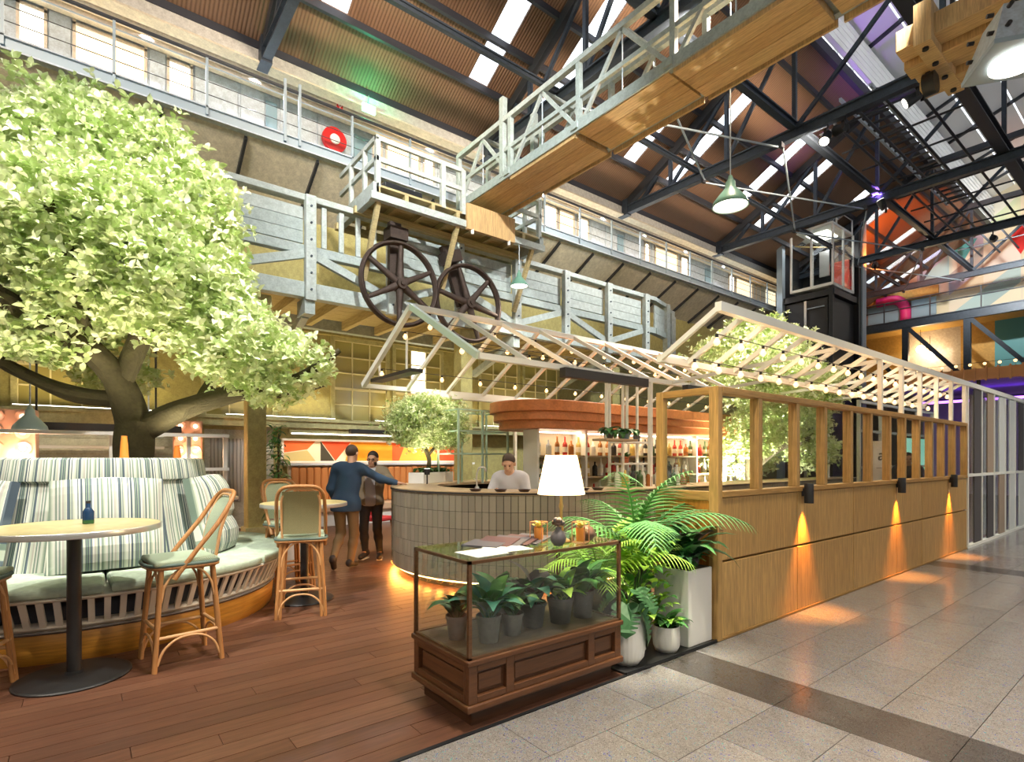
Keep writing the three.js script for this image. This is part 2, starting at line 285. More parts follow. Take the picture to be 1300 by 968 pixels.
// --- roof: brown ribbed lining between purlins, skylight strips either side of each truss
const PUR = [-12.3, -11.2, -10.25, -9.3, -8.35, -7.45, -6.75];
function roofSlope(c, mirror) {
  const mz = (z) => mirror ? -7 - z : z, th = 0.06;
  const slab = (x0, x1, z0, z1) => prism((mirror ? [[mz(z0), roofY(z0)], [mz(z0), roofY(z0) + th], [mz(z1), roofY(z1) + th], [mz(z1), roofY(z1)]] : [[z0, roofY(z0)], [z1, roofY(z1)], [z1, roofY(z1) + th], [z0, roofY(z0) + th]]), x0, x1);
  const ends = [XSTART, ...TX, XEND];
  for (let b = 0; b < ends.length - 1; b++) for (let p = 0; p < PUR.length - 1; p++) {
    const x0 = ends[b], x1 = ends[b + 1], z0 = PUR[p], z1 = PUR[p + 1], lit = p >= 1 && p <= 3;
    const cuts = lit ? [[x0 + 0.82, x0 + 1.38], [x1 - 1.32, x1 - 0.76]].filter(() => x1 - x0 > 4) : [];
    let x = x0; for (const [a, e] of cuts) { mesh('roof_panel', [slab(x, a, z0, z1)], M.roofBrown, c); mesh('skylight_pane', [slab(a, e, z0 + 0.03, z1 - 0.03).translate(0, 0.01, 0)], M.skyPane, c); x = e; }
    mesh('roof_panel', [slab(x, x1, z0, z1)], M.roofBrown, c);
  }
  for (const z of PUR) mesh('purlin', [bx(XSTART, XEND, roofY(z) - 0.16, roofY(z), mz(z) - 0.04, mz(z) + 0.04)], M.purlin, c);
}
roofSlope(struct('ceiling_left', 'brown ribbed roof slope with bright skylight strips over the gallery side'), false);
roofSlope(struct('ceiling_right', 'brown ribbed roof slope with skylight strips over the walkway side'), true);
{
  const c = struct('ceiling_lantern', 'white boarded ridge lantern with louvred glazed sides');
  for (const s of [-1, 1]) {
    const z = -3.5 + s * 3.25;
    mesh('sill_beam', [bx(XSTART, XEND, 13.1, 13.42, z - 0.07, z + 0.07)], M.trussDark, c);
    mesh('head_beam', [bx(XSTART, XEND, 14.6, 14.75, z - 0.07, z + 0.07)], M.trussDark, c);
    for (let x = XSTART; x < XEND; x += 1.15) { mesh('clerestory_pane', [bx(x + 0.03, x + 1.12, 13.42, 14.6, z + s * 0.05 - 0.006, z + s * 0.05 + 0.006)], M.skyPane, c); mesh('mullion', [bx(x - 0.03, x + 0.03, 13.4, 14.62, z - 0.05, z + 0.05)], M.paintWhite, c); }
    for (let y = 13.55; y < 14.55; y += 0.2) mesh('louvre_blade', [bar([11, y, z - s * 0.1], [XEND, y, z - s * 0.1], 0.14, 0.02)], M.paintWhite, c);
    for (let x = XSTART; x < XEND - 1; x += 2.875) for (const [za, zb] of [[0.03, 1.15], [1.2, 2.3], [2.35, 3.45]]) mesh('lantern_panel', [prism([[-3.5 + s * za, 15.9 - za * 0.36], [-3.5 + s * zb, 15.9 - zb * 0.36], [-3.5 + s * zb, 15.95 - zb * 0.36], [-3.5 + s * za, 15.95 - za * 0.36]], x + 0.03, x + 2.84)], M.paintWhite, c);
    mesh('lantern_rafters', [...Array(16)].map((_, k) => bar([XSTART + k * 2.875, 15.85, -3.5], [XSTART + k * 2.875, 14.65, -3.5 + s * 3.4], 0.09, 0.14)), M.trussDark, c);
  }
  mesh('ridge_board', [bx(XSTART, XEND, 15.8, 16.0, -3.56, -3.44)], M.trussDark, c);
  mesh('ridge_cover', [bx(XSTART, XEND, 15.96, 16.02, -4.2, -2.8)], M.paintWhite, c);
}
// --- walls that close the hall
{
  const r = struct('wall_right', 'wall on the walkway side with tall bright windows'), Z = 7;
  const wins = []; for (let x = -7; x < 33; x += 4) wins.push([x, x + 2.4]);
  let x = XSTART; const gs = [bx(XSTART, XEND, 0, 4.4, Z, Z + 0.3), bx(XSTART, XEND, 6.4, 10.4, Z, Z + 0.3)];
  for (const [a, b] of wins) { gs.push(bx(x, a, 4.4, 6.4, Z, Z + 0.3)); x = b; } gs.push(bx(x, XEND, 4.4, 6.4, Z, Z + 0.3));
  mesh('wall_body', gs, M.cream, r);
  for (const [a, b] of wins) { mesh('pane', [bx(a, b, 4.4, 6.4, Z + 0.12, Z + 0.13)], M.skyPane, r); mesh('glazing_bars', [0.25, 0.5, 0.75].flatMap((k) => [bx(a + (b - a) * k - 0.02, a + (b - a) * k + 0.02, 4.4, 6.4, Z + 0.1, Z + 0.15), bx(a, b, 4.4 + 2.0 * k - 0.02, 4.4 + 2.0 * k + 0.02, Z + 0.1, Z + 0.15)]), M.paintWhite, r); }
  const c = struct('ceiling_aisle', 'ceiling over the aisle behind the walkway'); mesh('ceiling_panel', [bx(XSTART, XEND, 10.2, 10.3, 5.2, Z)], M.beamWhite, c);
  const s = struct('wall_start', 'plain wall closing the hall behind the viewpoint'); mesh('wall_body', [bx(XSTART - 0.3, XSTART, -0.1, 16, ZW - 0.3, Z + 0.3)], M.cream, s);
  const cl = struct('ceiling_edge', 'outer roof strip over the gallery rooms'); mesh('roof_panel', [bx(XSTART, XEND, 10.2, 10.36, ZW - 0.3, -12.28)], M.roofBrown, cl);
}
// --- roof trusses
function makeTruss() {
  const t = new THREE.Group(); t.name = 'roof_truss';
  const Y = 9.98, zs = [-12.3, -10.4, -8.5, -6.6, -3.5, -0.4, 1.5, 3.4, 5.3], top = (z) => (z < -3.5 ? roofY(Math.min(z, -6.75)) : roofY(Math.min(-7 - z, -6.75))) - 0.28;
  mesh('bottom_chord', [bx(-0.09, 0.09, Y + 0.1, Y + 0.14, -12.3, 5.3), bx(-0.09, 0.09, Y - 0.14, Y - 0.1, -12.3, 5.3), bx(-0.02, 0.02, Y - 0.12, Y + 0.12, -12.3, 5.3)], M.trussSteel, t);
  for (const s of [-1, 1]) mesh('rafter', [bar([0, roofY(-12.3) - 0.22, -3.5 + s * 8.8], [0, roofY(-6.75) - 0.22, -3.5 + s * 3.25], 0.16, 0.24)], M.trussDark, t);
  mesh('collar', [bx(-0.08, 0.08, 12.95, 13.15, -6.75, -0.25)], M.trussDark, t);
  for (const z of zs.slice(1, -1)) mesh('vertical', [bx(-0.05, 0.05, Y + 0.1, top(z), z - 0.05, z + 0.05)], M.trussSteel, t);
  for (let k = 0; k < 4; k++) { mesh('diagonal', [bar([0, Y + 0.1, zs[k + 1]], [0, top(zs[k + 2] ?? zs[k + 1]), Math.min(zs[k + 2], -3.5)], 0.07, 0.1)], M.trussSteel, t); mesh('diagonal', [bar([0, Y + 0.1, zs[7 - k]], [0, top(zs[6 - k]), Math.max(zs[6 - k], -3.5)], 0.07, 0.1)], M.trussSteel, t); }
  for (const s of [-1, 1]) { mesh('knee_brace', [bar([0, Y + 0.1, -3.5 + s * 8], [0, roofY(-11.2) - 0.25, -3.5 + s * 7.4], 0.09, 0.12)], M.trussSteel, t); mesh('gusset', [bx(-0.11, 0.11, Y - 0.18, Y + 0.35, -3.5 + s * 8.8 - 0.15, -3.5 + s * 8.8 + 0.25)], M.trussSteel, t); }
  tag(t, 'dark blue-grey steel roof truss spanning across the hall', 'truss', 'roof trusses'); return t;
}
{
  const t0 = makeTruss(); t0.name = numbered('roof_truss'); t0.position.set(TX[0], 0, 0); scene.add(t0);
  const TL = ['over the big tree', 'closest to the red fire hose reel', 'crossing just above the timber footbridge', 'carrying spotlights beyond the big green pendant', 'meeting the side of the lift tower', 'just beyond the lift tower', 'in front of the painted end wall'];
  t0.userData.label = 'dark blue-grey steel roof truss ' + TL[0]; TX.slice(1).forEach((x, i) => dup(t0, [x, 0, 0], 0, 'dark blue-grey steel roof truss ' + TL[i + 1]));
  for (const [z, w, m, lab] of [[-3.5, 0.26, 'trussDark', 'heavy dark steel beam running lengthwise under the ridge'], [-6.6, 0.16, 'trussSteel', 'slim blue-grey beam running lengthwise below the lantern edge'], [-9.4, 0.1, 'trussSteel', 'thin blue-grey tie running lengthwise over the lower truss bays']]) {
    const b = thing('tie_beam', lab, 'beam'); mesh('web', [bx(3, 31.75, 10.1, 10.1 + w, z - 0.02, z + 0.02)], M[m], b); mesh('flange', [bx(3, 31.75, 10.08, 10.12, z - w / 2, z + w / 2)], M[m], b); mesh('flange', [bx(3, 31.75, 10.08 + w, 10.12 + w, z - w / 2, z + w / 2)], M[m], b);
  }
  // wind bracing rods between trusses, under the roof
  for (let k = 2; k < 6; k++) for (const f of [0, 1]) { const a = TX[k], b = TX[k + 1]; const o = thing('bracing_rod', 'thin pale diagonal bracing rod between two roof trusses', 'rod', [0, 0, 0], 0, 'roof bracing rods'); mesh('rod', [f ? cyl([a, 9.81, -6.9], [b, 9.81, -9.2], 0.025) : cyl([a, 9.75, -9.2], [b, 9.75, -6.9], 0.025)], M.railSteel, o); mesh('clevis', [bx(b - 0.15, b, 9.72, 9.86, (f ? -9.2 : -6.9) - 0.04, (f ? -9.2 : -6.9) + 0.04)], M.trussDark, o); }
  // lattice of lighting pipes hung below the lantern
  const g = thing('lighting_grid', 'dark steel pipe grid with catwalk ladder below the ridge lantern', 'grid');
  for (const z of [-6.1, -5.5, -4.9, -4.3]) mesh('pipe', [cyl([15, 10.45, z], [31, 10.45, z], 0.035)], M.trussDark, g);
  for (let x = 16; x < 31; x += 1.5) mesh('cross_pipe', [cyl([x, 10.5, -6.6], [x, 10.5, -3.5], 0.03)], M.trussDark, g);
  for (let x = 16.5; x < 25; x += 0.42) mesh('rung', [bx(x - 0.05, x + 0.05, 10.9, 10.94, -5.9, -5.2)], M.trussDark, g);
  for (const z of [-5.9, -5.2]) mesh('ladder_rail', [bx(15.5, 25, 10.88, 10.96, z - 0.03, z + 0.03)], M.galleryPanel, g);
}

// --- warm strip lights on the ledge, washing the olive wall and the deck above
for (const [x, lab] of [[-3.4, 'strip light on the wall ledge behind the copper lamp column'], [0.2, 'strip light on the wall ledge behind the big tree'], [3.6, 'strip light on the wall ledge over the climbing plant'], [7.0, 'strip light on the wall ledge over the orange bench'], [10.4, 'strip light on the wall ledge behind the bar canopy']]) {
  const o = thing('ledge_light', lab, 'light', [x, 2.47, -13.02]); mesh('housing', [bx(-1.2, 1.2, 0, 0.04, -0.05, 0.05)], M.oliveTrim, o); mesh('light_tube', [bx(-1.18, 1.18, 0.04, 0.055, -0.03, 0.03)], M.lampWhite, o);
  const l = new THREE.RectAreaLight(0xffdf9c, 48, 2.4, 0.12); l.position.set(x, 2.54, -13.02); l.lookAt(x, 5, -12.7); scene.add(l);
}

// ================================================================= OLD WOOL CONVEYOR, WHEELS, BRIDGE
{
  const c = thing('conveyor_gantry', 'pale blue-grey timber conveyor frame carried along the wall below the gallery', 'conveyor'), Z = -10.8;
  const xs = []; for (let x = -1.66; x < 14; x += 1.7) xs.push(x);
  const X0 = xs[0] - 0.2, X1 = 14.2, P = () => M[['gantryPaint', 'gantryPaint2', 'gantryPaint3'][Math.floor(rnd() * 3)]];
  mesh('lower_beam', [rbx(X0, X1, 4.66, 4.96, Z - 0.1, Z + 0.1, 0.015, 1)], M.gantryPaint, c);
  mesh('upper_beam', [rbx(X0, X1, 5.5, 5.68, Z - 0.08, Z + 0.08, 0.012, 1)], M.gantryPaint3, c);
  mesh('top_rail', [rbx(X0, X1, 6.52, 6.64, Z - 0.1, Z + 0.12, 0.012, 1)], M.gantryPaint2, c);
  mesh('rear_beam', [bx(X0, X1, 4.66, 4.96, -13.3, -13.1)], M.gantryPaint3, c);
  xs.forEach((x, k) => {
    const p = mesh('post', [rbx(x - 0.1, x + 0.1, 4.6, 6.62, Z + 0.05, Z + 0.2, 0.012, 1)], M.gantryPaint2, c);
    mesh('bolt', [0, 1, 2, 3, 4, 5].map((j) => cyl([x, 4.8 + j * 0.32, Z + 0.2], [x, 4.8 + j * 0.32, Z + 0.225], 0.022, 0.022, 8)), M.trussSteel, p);
    if (k === xs.length - 1) return;
    const a = x + 0.1, b = x + 1.6;
    if (k % 2) mesh('brace', [bar([a, 5.5, Z + 0.06], [b, 4.98, Z + 0.06], 0.09, 0.16)], M.gantryPaint, c); else mesh('brace', [bar([a, 4.98, Z + 0.06], [b, 5.5, Z + 0.06], 0.09, 0.16)], M.gantryPaint, c);
    if (k === 3) { for (const u of [0.15, 0.5, 0.85, 1.2]) mesh('baluster', [rbx(a + u, a + u + 0.1, 5.7, 6.5, Z, Z + 0.05, 0.008, 1)], M.gantryPaint2, c); return; }
    for (let j = 0; j < 3; j++) mesh('plank', [rbx(a, b, 5.72 + j * 0.235, 5.72 + j * 0.235 + 0.228, Z - 0.03 + rr(-0.006, 0.006), Z + 0.02, 0.006, 1)], P(), c);
  });
  for (let x = X0 + 0.1; x < X1; x += 0.85) mesh('joist', [bx(x - 0.06, x + 0.06, 4.7, 4.9, -13.2, Z - 0.1)], M.deckTimber, c);
  for (let z = -13.05, k = 0; z < Z - 0.1; z += 0.31, k++) mesh('deck_board', [bx(X0, X1, 4.9, 4.95, z, z + 0.3)], M.deckTimber, c);
  for (const x of [1.74, 3.44, 8.54, 11.94]) mesh('corbel', [bx(x - 0.1, x + 0.1, 4.35, 4.66, Z - 0.35, Z + 0.12), bar([x, 4.4, Z - 0.2], [x, 3.9, -12.6], 0.14, 0.16)], M.gantryPaint3, c);
  // the part that bends away towards the wall
  const bend = [[14.2, Z], [15.1, -11.05], [15.9, -11.45], [16.6, -11.9]];
  for (let k = 0; k < 3; k++) { const [xa, za] = bend[k], [xb, zb] = bend[k + 1]; for (const [y, h] of [[4.81, 0.3], [5.59, 0.18], [6.58, 0.12]]) mesh('curved_beam', [bar([xa, y, za], [xb, y, zb], 0.18, h)], M.gantryPaint, c); for (let j = 0; j < 3; j++) mesh('curved_plank', [bar([xa, 5.83 + j * 0.235, za], [xb, 5.83 + j * 0.235, zb], 0.04, 0.228)], P(), c); mesh('post', [bx(xb - 0.08, xb + 0.08, 4.6, 6.62, zb - 0.02, zb + 0.16)], M.gantryPaint2, c); }
  for (const x of [2.6, 7.35, 12.8]) { const p = thing('column', 'square olive timber column holding up the conveyor', 'column', [x, 0, -11.3], 0, 'conveyor columns'); mesh('shaft', [rbx(-0.17, 0.17, 0, 4.6, -0.17, 0.17, 0.03)], M.olive, p); mesh('capital', [bx(-0.24, 0.24, 4.45, 4.68, -0.24, 0.24)], M.oliveTrim, p); mesh('base', [bx(-0.21, 0.21, 0, 0.25, -0.21, 0.21)], M.oliveTrim, p); }
}
{ // projecting platform
  const p = thing('timber_platform', 'projecting timber platform with pale blue railing above the iron wheels', 'platform'), x0 = 4.4, x1 = 8.6, z0 = -11.7, z1 = -9.8, Y = 6.68;
  for (let z = z0; z < z1 - 0.05; z += 0.19) mesh('deck_board', [bx(x0, x1, Y + 0.1, Y + 0.14, z, z + 0.185)], M.deckTimber, p);
  for (let x = x0 + 0.05; x < x1; x += 0.6) mesh('joist', [bx(x - 0.04, x + 0.04, Y - 0.02, Y + 0.1, z0, z1)], M.deckTimber, p);
  for (const z of [z1 - 0.05, z1 - 0.85, z0 + 0.05]) mesh('bearer', [bx(x0 - 0.1, x1 + 0.1, Y - 0.16, Y - 0.02, z - 0.06, z + 0.06)], z > -9.9 ? M.gantryPaint2 : M.deckTimber, p);
  for (const x of [x0, x1]) mesh('edge_beam', [bx(x - 0.06, x + 0.06, Y - 0.14, Y + 0.16, z0, z1)], M.gantryPaint, p);
  for (const x of [x0 + 0.05, 5.9, 6.4, x1 - 0.05]) mesh('railing_post', [rbx(x - 0.05, x + 0.05, Y + 0.1, Y + 1.05, z1 - 0.1, z1, 0.01, 1)], M.gantryPaint2, p);
  for (const y of [0.6, 1.0]) { mesh('rail', [bx(x0, 6.4, Y + y, Y + y + 0.09, z1 - 0.08, z1 - 0.02)], M.gantryPaint2, p); mesh('rail', [bx(x0, x0 + 0.06, Y + y, Y + y + 0.09, z0, z1)], M.gantryPaint, p); mesh('rail', [bx(7.7, x1, Y + y, Y + y + 0.09, z1 - 0.08, z1 - 0.02)], M.gantryPaint2, p); mesh('rail', [bx(x1 - 0.06, x1, Y + y, Y + y + 0.09, z0, z1)], M.gantryPaint, p); }
  for (const z of [-10.4, -11.1]) for (const x of [x0 + 0.03, x1 - 0.03]) mesh('railing_post', [bx(x - 0.04, x + 0.04, Y + 0.1, Y + 1.05, z - 0.04, z + 0.04)], M.gantryPaint2, p);
  for (const [x, dx] of [[4.5, 0], [6.3, 0], [8.4, 0]]) mesh('strut', [bar([x, Y - 0.1, z1 - 0.1], [x, 5.2, -10.62], 0.09, 0.09)], M.deckTimber, p);
  mesh('front_board', [bx(6.45, 7.75, Y - 0.2, Y + 0.35, z1 - 0.02, z1 + 0.05)], M.gantryTimber, p);
  for (const x of [6.6, 7.6]) mesh('lamp_socket', [cyl([x, Y - 0.28, z1 + 0.02], [x, Y - 0.18, z1 + 0.02], 0.035)], M.white, p);
  mesh('motor_housing', [rbx(5.0, 5.9, Y + 0.15, Y + 0.75, -11.2, -10.7, 0.03)], M.blackSteel, p);
}
{ // iron wheels
  const w = thing('iron_wheel', 'large rusty six-spoked iron wheel under the platform on the big tree side', 'wheel', [5.15, 5.16, -10.3], 0, 'conveyor wheels'), R = 0.84;
  mesh('rim', [new THREE.TorusGeometry(R, 0.05, 8, 56), lathe([[R - 0.03, -0.07], [R + 0.03, -0.07], [R + 0.03, 0.07], [R - 0.03, 0.07], [R - 0.03, -0.07]], 56).rotateX(PI / 2)], M.rust, w);
  for (let k = 0; k < 6; k++) { const a = k * PI / 3 + 0.5; mesh('spoke', [taper([[0.08 * Math.cos(a), 0.08 * Math.sin(a), 0], [0.45 * Math.cos(a), 0.45 * Math.sin(a), 0], [R * Math.cos(a), R * Math.sin(a), 0]], [0.085, 0.06, 0.05], 6, 6)], M.rust, w); }
  mesh('hub', [cyl([0, 0, -0.13], [0, 0, 0.13], 0.13, 0.11, 16)], M.rust, w); mesh('axle', [cyl([0, 0, -0.5], [0, 0, 0.17], 0.05)], M.rust, w);
  mesh('hanger', [bx(-0.13, 0.13, 0, 1.35, -0.32, -0.2), bx(-0.2, 0.2, 0.95, 1.2, -0.36, -0.02)], M.rust, w);
  dup(w, [6.85, 5.06, -10.3], 0, 'large rusty six-spoked iron wheel under the platform next to the green pendant').rotation.z = 0.35;
}
{ // white bridge to the roof
  const b = thing('conveyor_bridge', 'long pale blue steel footbridge with honey timber underside crossing overhead', 'bridge'), x0 = 6.92, x1 = 7.58, Y = 7.27, z0 = -10.7, L = 1.95;
  for (let k = 0; k < 7; k++) {
    const za = z0 + k * L, zb = za + L - 0.08;
    for (let j = 0; j < 3; j++) mesh('timber_board', [rbx(x0 - 0.1 + j * 0.287, x0 - 0.1 + j * 0.287 + 0.28, Y - (k % 2) * 0.05, Y + 0.07, za, zb, 0.008, 1)], j === 1 ? M.gantryTimber2 : M.gantryTimber, b);
    mesh('side_board', [bx(x1 + 0.16, x1 + 0.2, Y - 0.06, Y + 0.2, za, zb)], M.gantryTimber, b);
    mesh('cross_bearer', [bx(x0 - 0.16, x1 + 0.22, Y + 0.07, Y + 0.19, zb - 0.05, zb + 0.1)], M.gantryPaint3, b);
    for (const x of [x0 - 0.08, x1 + 0.1]) {
      mesh('post', [bx(x - 0.045, x + 0.045, Y + 0.05, Y + 1.3, za - 0.045, za + 0.045)], M.gantryPaint, b);
      mesh('brace', [bar([x, Y + 0.12, za + 0.05], [x, Y + 1.22, za + L / 2], 0.05, 0.07)], M.gantryPaint2, b);
      mesh('brace', [bar([x, Y + 1.22, za + L / 2], [x, Y + 0.12, za + L - 0.05], 0.05, 0.07)], M.gantryPaint2, b);
      mesh('hanger_rod', [cyl([x, Y + 0.1, za + L / 2], [x, Y + 1.24, za + L / 2], 0.012)], M.galleryPanel, b);
    }
    mesh('cross_tie', [bx(x0 - 0.1, x1 + 0.12, Y + 1.2, Y + 1.27, za + L / 2 - 0.04, za + L / 2 + 0.04)], M.gantryPaint2, b);
  }
  for (const x of [x0 - 0.08, x1 + 0.1]) { mesh('top_rail', [bx(x - 0.05, x + 0.05, Y + 1.22, Y + 1.32, z0, z0 + 7 * L)], M.gantryPaint2, b); mesh('mid_rail', [bx(x - 0.03, x + 0.03, Y + 0.6, Y + 0.68, z0, z0 + 7 * L)], M.gantryPaint, b); mesh('side_beam', [bx(x - 0.05, x + 0.05, Y + 0.02, Y + 0.2, z0, z0 + 7 * L)], M.gantryPaint3, b); }
  mesh('tall_post', [bx(6.78, 6.9, Y + 0.1, Y + 1.75, -9.06, -8.94)], M.gantryPaint, b); mesh('tall_post', [bx(7.62, 7.74, Y + 0.1, Y + 1.75, -9.06, -8.94)], M.gantryPaint, b);
}
{ // second timber hoist head and the hooded floodlight, top right
  const h = thing('timber_hoist', 'ochre timber hoist head with bolted plates hanging from the roof beams', 'hoist', [9.75, 7.35, -1.75]);
  for (let k = 0; k < 4; k++) mesh('timber_beam', [rbx(-0.62 + k * 0.35, -0.3 + k * 0.35, 0 - (k % 2) * 0.1, 0.3, -1.0, 1.4, 0.015, 1)], k % 2 ? M.gantryTimber2 : M.gantryTimber, h);
  mesh('cheek', [bx(-0.75, 0.9, -0.12, 0.45, -0.75, -0.55)], M.gantryTimber, h); mesh('cheek', [bx(-0.75, 0.9, -0.12, 0.45, 0.3, 0.5)], M.gantryTimber2, h);
  for (let k = 0; k < 4; k++) mesh('bolt', [cyl([-0.6 + k * 0.45, -0.15, -0.65], [-0.6 + k * 0.45, -0.1, -0.65], 0.04, 0.04, 8)], M.blackSteel, h);
  mesh('hanger', [cyl([-0.4, 0.3, -0.4], [-0.4, 2.9, -0.4], 0.03), cyl([0.6, 0.3, 0.4], [0.6, 2.9, 0.4], 0.03)], M.blackSteel, h);
  mesh('pulley', [cyl([0.1, -0.25, -0.85], [0.1, -0.25, -0.7], 0.16, 0.16, 16), bx(0.02, 0.18, -0.25, 0.1, -0.82, -0.74)], M.blackSteel, h);
  const f = thing('floodlight', 'grey hooded industrial floodlight with glass lens hanging near the ochre hoist', 'floodlight', [8.0, 5.9, -1.28], 0.6);
  const hood = (a, b, y0, y1) => { const g = new THREE.CylinderGeometry(a, b, y1 - y0, 4, 1).rotateY(PI / 4).translate(0, (y0 + y1) / 2, 0); return g.toNonIndexed(); };
  const hg = hood(0.3, 0.5, 0.05, 0.5); hg.computeVertexNormals(); mesh('hood', [hg], M.galleryPanel, f);
  mesh('rim', [bx(-0.36, 0.36, 0, 0.05, -0.36, 0.36)], M.railSteel, f); mesh('lamp_lens', [cyl([0, -0.04, 0], [0, 0.0, 0], 0.24, 0.24, 24)], M.lampWhite, f);
  mesh('bolt', [[-0.28, 0.2], [0.28, 0.2], [-0.26, 0.4], [0.26, 0.4]].flatMap(([u, y]) => [cyl([u * 0.8, y, 0.3], [u * 0.8, y, 0.36], 0.022), cyl([u * 0.8, y, -0.36], [u * 0.8, y, -0.3], 0.022), cyl([-0.36, y, u * 0.8], [-0.3, y, u * 0.8], 0.022)]), M.black, f); mesh('hanger', [cyl([0, 0.5, 0], [0, 4.2, 0], 0.018)], M.blackSteel, f);
  const l = new THREE.SpotLight(0xffe0b0, 60, 14, 1.1, 0.8, 2); l.position.set(8, 5.8, -1.28); l.target.position.set(8, 0, -1.28); l.castShadow = true; l.shadow.radius = 10; scene.add(l, l.target);
}
// ================================================================= LIFT
{
  const t = thing('lift_tower', 'black steel lift tower rising to the gallery', 'lift tower'), x0 = 23.9, x1 = 26.6, z0 = -11.6, z1 = -9.3;
  mesh('post', [bx(x1 - 0.1, x1 + 0.35, 0, 12.6, z1 - 0.3, z1 + 0.1)], M.railSteel, t); mesh('post', [bx(x1 - 0.35, x1 - 0.05, 0, 12.7, z1 - 0.25, z1 + 0.05)], M.blackSteel, t);
  mesh('post', [bx(x0 - 0.1, x0 + 0.15, 0, 11.9, z0, z0 + 0.25)], M.railSteel, t); mesh('post', [bx(x0 - 0.05, x0 + 0.1, 0, 8.6, z1 - 0.2, z1 - 0.05)], M.blackSteel, t);
  mesh('back_panel', [bx(x1 - 0.3, x1 - 0.2, 0, 12.4, z0, z1)], M.blackSteel, t); mesh('side_panel', [bx(x0, x1, 0, 11.8, z0 - 0.05, z0)], M.blackSteel, t);
  mesh('shaft_panel', [bx(x0 + 0.1, x0 + 0.2, 0, 8.2, z0 + 0.3, z1 - 0.3)], M.black, t); mesh('shaft_panel', [bx(x0 + 0.2, x1 - 0.3, 0, 8.2, z1 - 0.25, z1 - 0.15)], M.black, t);
  mesh('guide_rail', [bx(x0 + 0.02, x0 + 0.08, 0.2, 8.2, -10.5, -10.4)], M.steel, t); mesh('crosshead', [bx(x0, x1, 12.3, 12.6, z0, z1)], M.trussDark, t); mesh('crosshead', [bx(x0, x1, 8.25, 8.5, z0 + 0.2, z1)], M.blackSteel, t);
  mesh('fluorescent_tube', [cyl([x0 + 0.05, 7.85, -10.4], [x0 + 0.05, 7.85, -9.7], 0.03)], M.galleryPanel, t);
  const c = thing('lift_cabin', 'white-framed glass lift cabin stopped at gallery level', 'lift cabin', [0, 0, 0]), X0 = 23.85, X1 = 25.9, Z0 = -11.0, Z1 = -9.35, Y0 = 8.62, Y1 = 11.1;
  mesh('floor_plate', [bx(X0, X1, Y0, Y0 + 0.12, Z0, Z1)], M.frameWhite, c); mesh('roof_plate', [bx(X0, X1, Y1, Y1 + 0.1, Z0, Z1)], M.frameWhite, c);
  for (const [x, z] of [[X0, Z0], [X0, (Z0 + Z1) / 2], [X0, Z1], [(X0 + X1) / 2, Z1], [X1, Z1], [X1, Z0]]) mesh('frame_post', [bx(x - 0.035, x + 0.035, Y0, Y1, z - 0.035, z + 0.035)], M.white, c);
  mesh('pane', [bx(X0 - 0.01, X0 + 0.01, Y0 + 0.12, Y1, Z0, (Z0 + Z1) / 2 - 0.04)], M.pane, c); mesh('pane', [bx(X0 - 0.01, X0 + 0.01, Y0 + 0.12, Y1, (Z0 + Z1) / 2 + 0.04, Z1)], M.pane, c); mesh('pane', [bx(X0 + 0.04, X1, Y0 + 0.12, Y1, Z1 - 0.01, Z1 + 0.01)], M.pane, c);
  mesh('top_frame', [bx(X0 + 0.4, X1, Y1 + 0.65, Y1 + 0.7, Z1 - 0.05, Z1), bx(X0 + 0.4, X0 + 0.45, Y1, Y1 + 0.7, Z1 - 0.05, Z1), bx(X1 - 0.05, X1, Y1, Y1 + 0.7, Z1 - 0.05, Z1), bx(X0 + 0.4, X0 + 0.45, Y1 + 0.65, Y1 + 0.7, Z0, Z1), bx(X0 + 0.4, X0 + 0.45, Y1, Y1 + 0.7, Z0, Z0 + 0.05)], M.white, c);
  mesh('added_ceiling_light', [bx(X0 + 0.5, X1 - 0.5, Y1 - 0.03, Y1 - 0.005, Z0 + 0.4, Z1 - 0.4)], M.lampWhite, c); { const l = new THREE.RectAreaLight(0xffffff, 14, 1.0, 0.8); l.position.set((X0 + X1) / 2, Y1 - 0.05, (Z0 + Z1) / 2); l.lookAt((X0 + X1) / 2, 0, (Z0 + Z1) / 2); scene.add(l); } mesh('control_panel', [bx(X1 - 0.5, X1 - 0.42, Y0 + 0.9, Y0 + 2.0, Z0 + 0.5, Z0 + 0.9)], M.steel, c); std('liftRed', [0.6, 0.09, 0.05], 0.5); mesh('back_door', [bx(X1 - 0.12, X1 - 0.06, Y0 + 0.1, Y0 + 1.5, Z1 - 0.7, Z1 - 0.1)], M.liftRed, c); mesh('handrail', [tube([[X0 + 0.1, Y1 - 0.45, Z0 + 0.1], [X0 + 0.6, Y1 - 0.62, Z0 + 0.9], [X1 - 0.3, Y1 - 0.45, Z1 - 0.1]], 0.025)], M.brass, c);  // the cabin ceiling lamp is added to brighten the cabin
}
